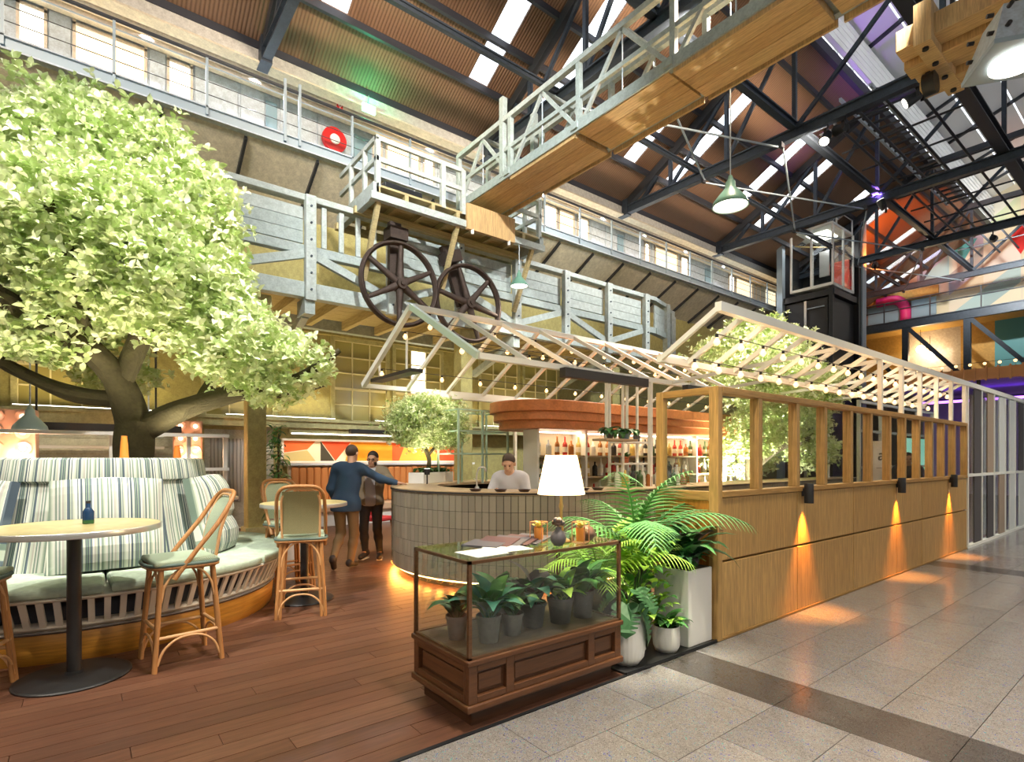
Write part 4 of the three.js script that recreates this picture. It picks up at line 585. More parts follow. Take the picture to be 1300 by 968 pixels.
{ // glazed wall further along
  const g = thing('glazed_wall', 'white-posted glass wall beyond the timber screen with reflections painted as dark and pale strips', 'glass wall'); std('reflectionDark', [0.07, 0.065, 0.07], 0.8); std('reflectionTaupe', [0.33, 0.26, 0.20], 0.8); std('reflectionPale', [0.62, 0.66, 0.66], 0.7);  // opaque dark and pale tones imitate reflections in the glass
  const ms = ['reflectionDark', 'reflectionPale', 'reflectionTaupe', 'reflectionDark', 'reflectionPale'];
  for (let x = 12.06, k = 0; x < 26; x += 0.95, k++) { mesh('post', [bx(x - 0.03, x + 0.03, 0, 2.82, ZE - 0.045, ZE)], M.frameWhite, g); for (const [a, b] of [[0.05, 1.24], [1.29, 2.8]]) { mesh('pane', [bx(x + 0.03, x + 0.46, a, b, ZE - 0.03, ZE - 0.024)], M.pane, g); mesh('painted_reflection_panel', [bx(x + 0.46, x + 0.92, a, b, ZE - 0.03, ZE - 0.012)], M[ms[(k * 2 + (a > 1 ? 0 : 3)) % 5]], g); }
    if (k > 0) { mesh('painted_reflection_strip', [bx(x + 0.05, x + 0.2, 0.05, 2.75, ZE - 0.2, ZE - 0.17)], M[ms[(k * 2) % 5]], g); } }
  mesh('mid_rail', [bx(12.02, 26, 1.24, 1.29, ZE - 0.07, ZE)], M.frameWhite, g); mesh('sill', [bx(12.02, 26, 0, 0.05, ZE - 0.08, ZE + 0.005)], M.frameWhite, g);
  // white steel frame and sign board inside
  const f = thing('inner_frame', 'white steel partition frame inside the greenhouse bar', 'frame'); for (const x of [12.4, 13.6, 14.8, 16, 17.2]) mesh('post', [bx(x - 0.03, x + 0.03, 0, 2.75, -4.4, -4.34)], M.frameWhite, f); for (const y of [1.35, 2.1, 2.7]) mesh('rail', [bx(12.4, 17.2, y, y + 0.05, -4.4, -4.34)], M.frameWhite, f); glow('mintGlow', [0.25, 0.9, 0.65], 0.9); mesh('lit_panel_light', [bx(15, 16.9, 0.9, 2.05, -4.45, -4.42)], M.mintGlow, f);
  const cv = document.createElement('canvas'); cv.width = 128; cv.height = 256; const q = cv.getContext('2d'); q.fillStyle = '#d8d6d2'; q.fillRect(0, 0, 128, 256); q.fillStyle = '#1c1c1c'; q.font = 'bold 84px sans-serif'; q.textAlign = 'center'; q.fillText('a', 64, 118); q.fillStyle = '#777470'; for (let k = 0; k < 6; k++) q.fillRect(34 + k * 11, 164, 8, 6); const t = new THREE.CanvasTexture(cv); t.colorSpace = THREE.SRGBColorSpace; std('signFace', [1, 1, 1], 0.6, 0, { map: t });
  const sg = thing('sign_board', 'pale sign board with a black letter mark behind the screen windows', 'sign', [10.6, 1.15, -3.4], -0.5); mesh('board', [bx(-0.2, 0.2, 0, 0.7, -0.02, 0)], M.white, sg); mesh('sign_face', [quadGeo([-0.19, 0.01, 0.003], [0.19, 0.01, 0.003], [0.19, 0.69, 0.003], [-0.19, 0.69, 0.003])], M.signFace, sg, true); mesh('stand', [bx(-0.02, 0.02, -1.15, 0.1, -0.04, -0.02), bx(-0.15, 0.15, -1.15, -1.13, -0.15, 0.15)], M.blackSteel, sg);
}

// ================================================================= LEAVES AND PLANTS
function blade(L, W, e0, e1, n = 7, fold = 0.25, shape = (t) => Math.sin(PI * Math.pow(t, 0.8))) {   // an arching leaf along +z from the origin
  const pos = [], idx = []; let y = 0, z = 0;
  for (let i = 0; i <= n; i++) { const t = i / n, e = lerp(e0, e1, t), w = W / 2 * Math.max(0.03, shape(t)); pos.push(-w, y + w * fold, z, 0, y, z, w, y + w * fold, z); y += Math.sin(e) * L / n; z += Math.cos(e) * L / n; }
  for (let i = 0; i < n; i++) for (let k = 0; k < 2; k++) { const a = i * 3 + k; idx.push(a, a + 3, a + 1, a + 1, a + 3, a + 4); }
  const g = new THREE.BufferGeometry(); g.setAttribute('position', new THREE.Float32BufferAttribute(pos, 3)); g.setIndex(idx); g.computeVertexNormals(); g.setAttribute('uv', new THREE.Float32BufferAttribute(new Float32Array(pos.length / 3 * 2), 2)); return flat(g);
}
function frond(L, e0, e1, n = 20, ll = 0.26) {        // palm frond along +z
  const gs = [], pts = []; let y = 0, z = 0; const st = 26; const P = [];
  for (let i = 0; i <= st; i++) { const e = lerp(e0, e1, Math.pow(i / st, 1.2)); P.push([0, y, z, e]); y += Math.sin(e) * L / st; z += Math.cos(e) * L / st; }
  gs.push(taper(P.filter((_, i) => i % 4 === 0).map((p) => [p[0], p[1], p[2]]), [0.012, 0.008, 0.003], 14, 5));
  for (let k = 0; k < n; k++) { const t = 0.22 + 0.76 * k / n, i = Math.floor(t * st), p = P[i], l = ll * Math.sin(PI * (0.12 + 0.8 * t)); for (const s of [-1, 1]) gs.push(blade(l, l * 0.11, -0.1, -0.75, 3, 0.2, (u) => 1 - u * 0.9).rotateY(s * (1.15 - 0.5 * t)).rotateX(0).applyMatrix4(new THREE.Matrix4().makeRotationX(-p[3] * 0.7)).translate(p[0], p[1], p[2])); }
  return merge(gs);
}
function splitLeaf(S) {                              // monstera leaf, flat along +z, tip at S
  const s = new THREE.Shape(); s.moveTo(0, 0); const n = 5;
  s.bezierCurveTo(-S * 0.25, -S * 0.18, -S * 0.5, 0, -S * 0.5, S * 0.25);
  for (let k = 0; k < n; k++) { const t = (k + 1) / (n + 1), w = S * 0.5 * Math.sqrt(1 - t * t * 0.85), y = S * (0.25 + 0.72 * t); s.lineTo(-w * 0.35, y - S * 0.04); s.lineTo(-w, y + S * 0.02); s.lineTo(-w * 0.97, y + S * 0.06); }
  s.lineTo(0, S * 1.05);
  for (let k = n - 1; k >= 0; k--) { const t = (k + 1) / (n + 1), w = S * 0.5 * Math.sqrt(1 - t * t * 0.85), y = S * (0.25 + 0.72 * t); s.lineTo(w * 0.97, y + S * 0.06); s.lineTo(w, y + S * 0.02); s.lineTo(w * 0.35, y - S * 0.04); }
  s.lineTo(S * 0.5, S * 0.25); s.bezierCurveTo(S * 0.5, 0, S * 0.25, -S * 0.18, 0, 0);
  const g = new THREE.ShapeGeometry(s, 6).rotateX(PI / 2).toNonIndexed(), p = g.attributes.position; for (let i = 0; i < p.count; i++) p.setY(i, Math.abs(p.getX(i)) * 0.2 - p.getZ(i) * p.getZ(i) * 0.35 / S); g.computeVertexNormals(); return g;
}
const leafM = (key, rgb, tr = 0.3) => phys(key, rgb, { roughness: 0.55, transmission: tr, thickness: 0 });
leafM('leafDeep', [0.035, 0.13, 0.045], 0.15); leafM('leafMid', [0.07, 0.24, 0.05], 0.2); leafM('leafLime', [0.33, 0.60, 0.07], 0.3); leafM('leafBlue', [0.04, 0.20, 0.14], 0.15); leafM('leafPurple', [0.06, 0.035, 0.05], 0.1); leafM('leafPalm', [0.08, 0.30, 0.08], 0.25);
std('soil', [0.05, 0.035, 0.025], 0.95); std('potGrey', [0.10, 0.10, 0.105], 0.7, 0, { map: mottle }); std('potTaupe', [0.20, 0.19, 0.18], 0.7, 0, { map: mottle });
std('bark', [0.075, 0.062, 0.03], 0.9, 0, { map: mottle, bumpMap: mottle, bumpScale: 0.02 });
const turnTo = (o, yaw, pitch = 0) => { o.rotation.set(pitch, yaw, 0, 'YXZ'); return o; };
function potPlant(name, label, cat, pos, { r = 0.09, h = 0.17, pot = 'potGrey', leaf = ['leafMid'], n = 14, L = [0.14, 0.24], W = 0.45, e0 = 1.35, e1 = 0.1, y0 = 0, ribbed = 0, group } = {}) {
  const o = thing(name, label, cat, pos, rr(0, 6), group);
  const prof = [[0, 0], [r * 0.74, 0], [r * 0.76, 0.006], [r, h], [r * 1.04, h], [r * 1.04, h * 0.93], [r * 0.95, h], [r * 0.92, h - 0.02], [0, h - 0.02]];
  if (ribbed) { const g = lathe([[0, 0], [r * 0.8, 0], [r * 0.95, h * 0.2], [r, h * 0.5], [r * 0.95, h], [r * 0.9, h], [r * 0.88, h - 0.03]], 72), p = g.attributes.position; for (let i = 0; i < p.count; i++) { const a = Math.atan2(p.getZ(i), p.getX(i)), k = 1 + 0.035 * Math.abs(Math.sin(a * ribbed / 2)); p.setX(i, p.getX(i) * k); p.setZ(i, p.getZ(i) * k); } g.computeVertexNormals(); mesh('pot', [g], M[pot], o); } else mesh('pot', [lathe([[0, 0], [r * 0.74, 0], [r * 0.96, h * 0.86], [r * 1.03, h * 0.86], [r * 1.05, h], [r * 0.96, h], [r * 0.94, h - 0.025]], 24)], M[pot], o);
  mesh('soil', [cyl([0, h - 0.03, 0], [0, h - 0.022, 0], r * 0.93, r * 0.93, 20)], M.soil, o);
  const vs = [0, 1, 2].map((k) => blade(1, W, e0, e1 - k * 0.35, 7)); for (let k = 0; k < n; k++) { const l = rr(...L), q = put('leaf', vs[k % 3], M[leaf[k % leaf.length]], o, rr(-1, 1) * r * 0.3, h - 0.03, rr(-1, 1) * r * 0.3); q.scale.setScalar(l); turnTo(q, k * 2.4 + rr(-0.3, 0.3), k < n * 0.35 ? -0.12 : rr(0.05, 0.45)); }
  return o;
}
// ================================================================= BIG TREE
const canopyLeaf = (() => { const a = blade(0.082, 0.048, 0.5, -0.5, 3, 0.25), gs = [a]; for (const [y, p] of [[2.1, -0.3], [4.2, 0.25]]) gs.push(a.clone().rotateX(p).rotateY(y)); gs.push(a.clone().rotateX(-1.1).rotateY(1)); return merge(gs); })();
function makeTree(o, lobes, count, limbs, scale, mat, barkMat) {
  for (const [pts, radii, nm] of limbs) mesh(nm ?? 'branch', [taper(pts, radii, 28, 10, 0.06)], barkMat, o);
  const im = new THREE.InstancedMesh(canopyLeaf, mat, count); im.name = 'foliage'; im.castShadow = im.receiveShadow = true; im.userData.kind = 'stuff'; im.userData.label = 'pale green leaves';
  const w = lobes.map((l) => l[3] * l[4] * l[5]), tot = w.reduce((a, b) => a + b), m4 = new THREE.Matrix4(), e = new THREE.Euler(), q = new THREE.Quaternion(), col = new THREE.Color();
  for (let i = 0; i < count; i++) {
    let r = rnd() * tot, k = 0; while (r > w[k]) r -= w[k++]; const l = lobes[k]; let x, y, z, d; do { x = rr(-1, 1); y = rr(-1, 1); z = rr(-1, 1); d = Math.hypot(x, y, z); } while (d > 1 || d < 0.05); const f = Math.pow(d, -0.35) * (1 + 0.08 * Math.sin(x * 9 + k) * Math.sin(y * 8) + (rnd() < 0.2 ? rr(0, 0.36) : 0)); x *= f; y *= f; z *= f;
    e.set(rr(-0.9, 0.9), rr(0, 6.28), rr(-0.9, 0.9)); q.setFromEuler(e); const s = scale * rr(0.7, 1.35); m4.compose(V(l[0] + x * l[3], l[1] + y * l[4], l[2] + z * l[5]), q, V(s, s, s)); im.setMatrixAt(i, m4);
    const t = rnd(); col.setRGB(lerp(0.45, 0.91, t), lerp(0.60, 0.95, t), lerp(0.21, 0.68, t)); im.setColorAt(i, col);
  }
  o.add(im);
}
phys('canopy', [1, 1, 1], { roughness: 0.55, transmission: 0.35, thickness: 0 });
const TC = [0.15, -6.94];                            // centre of the round seat
{
  const t = thing('blossom_tree', 'large pale green leafy tree growing from the middle of the round seat', 'tree', [0.42, 0.5, -7.35]);
  const L = (px, py, dep, r, ry = r, rz = r) => { const v = V(0.61783, 0, -0.78632).multiplyScalar(dep).add(V(0.78632, 0, 0.61783).multiplyScalar((px - 650) / 693 * dep)); return [v.x - 0.42, 1.55 + (583 - py) / 693 * dep - 0.5, v.z + 7.35, r, ry, rz]; };
  makeTree(t, [L(90, 225, 6.3, 0.95, 0.8), L(180, 200, 6.2, 0.55, 0.5), L(245, 265, 6.1, 0.5, 0.55), L(120, 320, 5.7, 1.15, 0.85), L(10, 300, 6.2, 1.0, 0.95), L(-60, 400, 6.3, 0.8, 0.6), L(215, 370, 5.7, 0.75, 0.5), L(300, 440, 5.9, 0.62, 0.42), L(368, 462, 6.1, 0.45, 0.36), L(345, 500, 6.0, 0.3, 0.2), L(60, 420, 5.6, 0.6, 0.35), L(110, 140, 6.3, 0.36, 0.26), L(15, 175, 6.6, 0.6, 0.36), L(285, 345, 6.0, 0.3, 0.22), L(265, 300, 6.1, 0.26, 0.2), L(150, 480, 7.0, 0.5, 0.2), L(290, 400, 6.6, 0.4, 0.3)], 25000, [
    [[[0.05, -0.5, 0], [-0.03, 0.4, 0.02], [0.0, 0.95, 0.02], [0.05, 1.45, 0]], [0.24, 0.2, 0.17, 0.2], 'trunk'],
    [[[0.03, 1.35, 0], [-0.12, 1.9, 0.05], [-0.5, 2.3, 0.2], [-1.1, 2.6, 0.5], [-1.6, 3.2, 0.6]], [0.17, 0.14, 0.12, 0.09, 0.03]],
    [[[0.05, 1.35, 0], [0.5, 1.62, 0.25], [1.1, 1.85, 0.6], [1.5, 1.95, 0.95], [1.9, 2.3, 1.2]], [0.14, 0.12, 0.1, 0.08, 0.03]],
    [[[-0.1, 1.85, 0.03], [0.1, 2.5, 0.3], [0.1, 3.1, 0.6], [0.2, 3.7, 0.7]], [0.12, 0.1, 0.07, 0.02]],
    [[[-0.4, 2.25, 0.15], [-0.5, 2.9, 0.7], [-0.65, 3.3, 0.9], [-0.7, 3.8, 0.9]], [0.09, 0.07, 0.05, 0.02]],
    [[[-0.08, 1.7, 0.03], [-0.5, 1.75, -0.15], [-1.0, 2.0, -0.4], [-1.5, 2.4, -0.6]], [0.1, 0.08, 0.06, 0.02]],
    [[[0.6, 1.65, 0.3], [0.8, 2.1, 0.2], [0.85, 2.5, 0.4], [0.85, 2.8, 0.5]], [0.07, 0.05, 0.04, 0.015]],
    [[[1.1, 1.85, 0.6], [1.5, 1.82, 0.55], [1.9, 1.95, 0.7]], [0.06, 0.04, 0.015]]], 1.0, M.canopy, M.bark);
  // floodlights at the foot of the tree
  for (const [x, z, tx, tz, k] of [[-0.35, -6.75, -0.7, -6.2, 1], [0.75, -6.85, 1.6, -6.0, 1], [0.2, -6.5, 0.3, -5.4, 1]]) { const f = thing('tree_uplight', 'small black uplight in the planter at the foot of the big tree', 'uplight', [x, 1.42, z], 0, 'tree uplights'); mesh('housing', [cyl([0, 0, 0], [0, 0.09, 0], 0.05, 0.06, 14)], M.black, f); mesh('lamp_lens', [cyl([0, 0.09, 0], [0, 0.095, 0], 0.052, 0.052, 14)], M.lampWhite, f); mesh('spike', [cyl([0, -0.12, 0], [0, 0, 0], 0.01)], M.black, f); const l = new THREE.SpotLight(0xfff2c8, 11 * k, 9, 1.3, 0.8, 2); l.position.set(x, 1.53, z); l.target.position.set(tx, 5, tz); l.castShadow = true; l.shadow.radius = 3; scene.add(l, l.target); }
}
{ // small tree in the white trough on the bar
  const p = thing('trough_planter', 'white trough of green ground cover on the end of the bar', 'planter', [4.42, BH, -7.72], 0.5); mesh('trough', [rbx(-0.46, 0.46, 0, 0.17, -0.14, 0.14, 0.01)], M.white, p); mesh('soil', [bx(-0.44, 0.44, 0.165, 0.175, -0.12, 0.12)], M.soil, p); const vs = [0, 1].map((k) => blade(1, 0.5, 1.1, -0.4 - k * 0.3, 5)); for (let k = 0; k < 60; k++) { const q = put('leaf', vs[k % 2], k % 3 ? M.leafMid : M.leafDeep, p, rr(-0.42, 0.42), 0.16, rr(-0.11, 0.11)); q.scale.setScalar(rr(0.12, 0.2)); turnTo(q, rr(0, 6.28), rr(-0.2, 0.3)); }
  const t = thing('small_tree', 'small round-headed pale blossom tree in the white trough on the bar', 'tree', [4.36, BH + 0.17, -7.76]);
  makeTree(t, [[0, 0.8, 0, 0.68, 0.42, 0.5], [-0.25, 0.62, 0.1, 0.4, 0.25, 0.35], [0.3, 0.65, 0, 0.4, 0.28, 0.35], [0, 1.05, 0, 0.35, 0.2, 0.3]], 7000, [[[[0, -0.02, 0], [0.03, 0.2, 0.01], [-0.04, 0.42, 0], [0, 0.7, 0]], [0.04, 0.035, 0.03, 0.015], 'trunk'], [[[0.0, 0.25, 0], [0.15, 0.45, 0.05], [0.3, 0.7, 0.1]], [0.025, 0.02, 0.01]], [[[0, 0.3, 0], [-0.15, 0.45, 0.05], [-0.3, 0.65, 0]], [0.025, 0.02, 0.01]]], 0.55, M.canopy, M.bark);
  const l = new THREE.SpotLight(0xfff0c8, 5, 5, 1.0, 0.8, 2); l.position.set(4.1, 1.42, -7.3); l.target.position.set(4.44, 2.2, -7.72); l.castShadow = true; scene.add(l, l.target);
  const f = thing('tree_uplight', 'small black uplight beside the white trough on the bar', 'uplight', [4.1, BH, -7.3]); mesh('housing', [cyl([0, 0.14, 0], [0, 0.23, 0], 0.04, 0.048, 14)], M.black, f); mesh('stem', [cyl([0, 0, 0], [0, 0.14, 0], 0.012)], M.black, f); mesh('lamp_lens', [cyl([0, 0.23, 0], [0, 0.234, 0], 0.042, 0.042, 14)], M.lampWhite, f);
  // tree inside the greenhouse, seen through the screen windows
  const t2 = thing('indoor_tree', 'leafy tree with a leaning branch behind the timber screen windows', 'tree', [10.3, 0, -5.5]);
  makeTree(t2, [[0, 3.5, 0, 1.1, 0.7, 1.0], [-0.9, 3.0, 0.6, 0.9, 0.6, 0.8], [0.9, 2.9, 0.4, 1.0, 0.6, 0.9], [-0.5, 2.0, 0.3, 0.7, 0.45, 0.5], [1.0, 2.2, 0.4, 0.7, 0.45, 0.6], [0, 4.0, 0.1, 0.6, 0.35, 0.6], [1.6, 1.7, 0.4, 0.8, 0.4, 0.5], [0.5, 1.5, -0.5, 1.2, 0.35, 0.4]], 11000, [[[[0, 0, 0], [-0.08, 0.7, 0.05], [0.05, 1.3, 0], [0, 2.0, 0]], [0.2, 0.16, 0.14, 0.12], 'trunk'], [[[0.02, 1.4, 0], [0.5, 1.8, 0.3], [1.1, 1.95, 0.6], [1.6, 2.3, 0.7]], [0.11, 0.09, 0.07, 0.02]], [[[0, 1.9, 0], [-0.4, 2.5, 0.3], [-0.9, 3.0, 0.5]], [0.1, 0.07, 0.02]], [[[0, 1.9, 0], [0.1, 2.8, 0], [0, 3.8, 0]], [0.1, 0.07, 0.02]]], 0.95, M.canopy, M.bark);
  const l2 = new THREE.SpotLight(0xfff4dc, 240, 8, 1.1, 0.8, 2); l2.position.set(9.6, 0.35, -5.3); l2.target.position.set(10.5, 3, -5.5); l2.castShadow = true; scene.add(l2, l2.target);
  const f2 = thing('tree_uplight', 'black uplight on the floor below the indoor tree', 'uplight', [9.6, 0, -5.3]); mesh('housing', [cyl([0, 0, 0], [0, 0.3, 0], 0.07, 0.08, 14)], M.black, f2); mesh('lamp_lens', [cyl([0, 0.3, 0], [0, 0.305, 0], 0.07, 0.07, 14)], M.lampWhite, f2); mesh('foot', [bx(-0.1, 0.1, 0, 0.02, -0.1, 0.1)], M.black, f2);
}
// ================================================================= ROUND SEAT
{
  const s = thing('round_sofa', 'round slatted bench seat with striped back around the big tree', 'sofa', [TC[0], 0, TC[1]]);
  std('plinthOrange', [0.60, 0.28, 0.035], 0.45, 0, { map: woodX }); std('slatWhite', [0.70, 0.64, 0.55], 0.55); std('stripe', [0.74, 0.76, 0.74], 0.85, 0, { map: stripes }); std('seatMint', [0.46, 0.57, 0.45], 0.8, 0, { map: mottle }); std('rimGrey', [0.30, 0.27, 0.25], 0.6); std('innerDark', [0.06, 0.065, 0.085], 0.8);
  mesh('plinth', [lathe([[1.5, 0], [1.58, 0], [1.6, 0.23], [1.5, 0.23]], 96)], M.plinthOrange, s); mesh('plinth_rim', [lathe([[1.45, 0.23], [1.61, 0.23], [1.61, 0.255], [1.45, 0.255]], 96)], M.rimGrey, s); mesh('slat_base', [lathe([[1.45, 0.255], [1.6, 0.255], [1.615, 0.3], [1.5, 0.3]], 96)], M.slatWhite, s);
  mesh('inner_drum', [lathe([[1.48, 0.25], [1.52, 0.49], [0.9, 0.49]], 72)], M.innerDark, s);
  const sg = uvm(flat(bar([0, 0.28, 1.595], [0, 0.505, 1.70], 0.042, 0.022))); for (let k = 0; k < 104; k++) put('slat', sg, M.slatWhite, s, 0, 0, 0, k / 104 * 2 * PI);
  mesh('seat_ring', [lathe([[0.95, 0.48], [1.7, 0.485], [1.73, 0.5], [1.73, 0.52], [0.95, 0.52]], 96)], M.slatWhite, s);
  // seat cushions in segments, back panels and loose back cushions
  const seg = (r0, r1, y0, y1, a0, a1, rd = 0.03) => { const sh = new THREE.Shape(); sh.absarc(0, 0, r1, a0, a1, false); sh.absarc(0, 0, r0, a1, a0, true); sh.closePath(); return new THREE.ExtrudeGeometry(sh, { depth: y1 - y0 - 2 * rd, bevelEnabled: true, bevelSize: rd, bevelThickness: rd, bevelSegments: 3, curveSegments: 14 }).rotateX(PI / 2).translate(0, y1 - rd, 0); };
  for (let k = 0; k < 8; k++) { const a0 = k * PI / 4 + 0.03, a1 = (k + 1) * PI / 4 - 0.03; mesh('seat_cushion', [seg(1.02, 1.72, 0.52, 0.6, a0, a1)], M.seatMint, s); }
  const backR = 0.98, topR = 0.86, wrap = (g, rad) => { const p = g.attributes.position, uv = []; for (let i = 0; i < p.count; i++) uv.push(Math.atan2(p.getZ(i), p.getX(i)) * rad, p.getY(i)); g.setAttribute('uv', new THREE.Float32BufferAttribute(uv, 2)); return g; };
  const back = flat(lathe([[1.06, 0.55], [0.98, 0.9], [0.9, 1.32], [0.9, 1.36]], 96)); mesh('backrest', [wrap(back, 1)], M.stripe, s, true); mesh('backrest_band', [wrap(flat(lathe([[0.9, 1.34], [0.93, 1.36], [0.9, 1.54], [0.87, 1.56], [0.8, 1.56], [0.8, 1.3]], 96)), 1)], M.stripe, s, true);
  mesh('planter_soil', [cyl([0, 1.3, 0], [0, 1.36, 0], 0.82, 0.82, 40)], M.soil, s);
  // cushions: puffed boxes leaning on the back
  const cushion = () => { const g = new THREE.BoxGeometry(0.86, 0.78, 0.2, 14, 12, 3), p = g.attributes.position; for (let i = 0; i < p.count; i++) { const u = p.getX(i) / 0.43, v = p.getY(i) / 0.39, k = (1 - Math.pow(Math.abs(u), 4)) * (1 - Math.pow(Math.abs(v), 4)); p.setZ(i, p.getZ(i) * (0.3 + 0.75 * k) - 0.12 * u * u + (p.getZ(i) > 0 ? -0.05 * Math.exp(-((v * 3 + 0.6) ** 2) * 6) * k : 0)); p.setX(i, p.getX(i) * (0.93 + 0.07 * Math.abs(v)) * (v > 0 ? 1 - 0.06 * v : 1)); } const q = flat(g); q.computeVertexNormals(); const uv = []; const pp = q.attributes.position; for (let i = 0; i < pp.count; i++) uv.push(pp.getX(i), pp.getY(i)); q.setAttribute('uv', new THREE.Float32BufferAttribute(uv, 2)); return q; };
  const cg = cushion(); cg.computeVertexNormals();
  for (let k = 0; k < 6; k++) { const a = 0.03 + k * PI / 3, c = thing('back_cushion', 'puffed grey striped cushion leaning against the round backrest', 'cushion', [TC[0] + Math.sin(a) * 1.13, 1.0, TC[1] + Math.cos(a) * 1.13], a, 'round seat cushions'); const q = put('cover', cg, M.stripe, c); q.rotation.x = -0.2; const pipe = mesh('piping', [tube([[-0.4, 0.38, -0.1], [0, 0.39, 0.0], [0.4, 0.38, -0.1]], 0.008, 14, 5)], M.white, c); pipe.rotation.x = -0.2; }
  // orange glass bottles-lamps on the back ledge
  std('orangeGlass', [0.80, 0.25, 0.04], 0.25);
  for (const [px, z, h, lab] of [[0.3, -6.2, 0.4, 'tall orange tapered vase on the ledge before the tree trunk'], [0.75, -6.45, 0.32, 'shorter orange tapered vase on the ledge beside the trunk']]) { const v = thing('orange_vase', lab, 'vase', [px, 1.36, z]); mesh('vase_body', [lathe([[0, 0], [0.05, 0], [0.06, 0.08], [0.035, h * 0.55], [0.03, h * 0.8], [0.022, h], [0.018, h], [0.026, h * 0.8], [0, 0.1]], 18)], M.orangeGlass, v); mesh('rim', [new THREE.TorusGeometry(0.021, 0.004, 6, 16).rotateX(PI / 2).translate(0, h, 0)], M.orangeGlass, v); }
}
// ================================================================= TABLES AND STOOLS
function barTable(pos, r, lab, h = 1.075, base = 0.34) {
  const t = thing('bar_table', lab, 'table', pos); std('tableTop', [0.56, 0.48, 0.22], 0.3, 0, { map: mottle });
  mesh('tabletop', [cyl([0, h - 0.008, 0], [0, h, 0], r - 0.004, r - 0.004, 64)], M.tableTop, t); mesh('metal_edge', [lathe([[r - 0.02, h - 0.04], [r, h - 0.04], [r + 0.002, h - 0.035], [r + 0.002, h - 0.005], [r - 0.004, h + 0.001]], 64)], M.steel, t); mesh('underside', [cyl([0, h - 0.04, 0], [0, h - 0.03, 0], r - 0.01, r - 0.01, 48)], M.black, t); mesh('pole', [cyl([0, 0.02, 0], [0, h - 0.04, 0], 0.043, 0.043, 24)], M.black, t); mesh('foot', [lathe([[0, 0], [base, 0], [base, 0.012], [base - 0.02, 0.022], [0.06, 0.032], [0.05, 0.05], [0, 0.05]], 56)], M.black, t); return t;
}
barTable([-0.05, 0, -4.97], 0.52, 'round yellow-topped bar table with metal edge in front of the round seat');
barTable([1.92, 0, -6.15], 0.45, 'round bar table with cane stools near the two men', 1.07, 0.31);
barTable([1.45, 0, -8.9], 0.36, 'small pale round table behind the round seat', 1.0, 0.26);
barTable([-2.6, 0, -8.8], 0.4, 'round table by the copper lamp column', 0.95, 0.26);
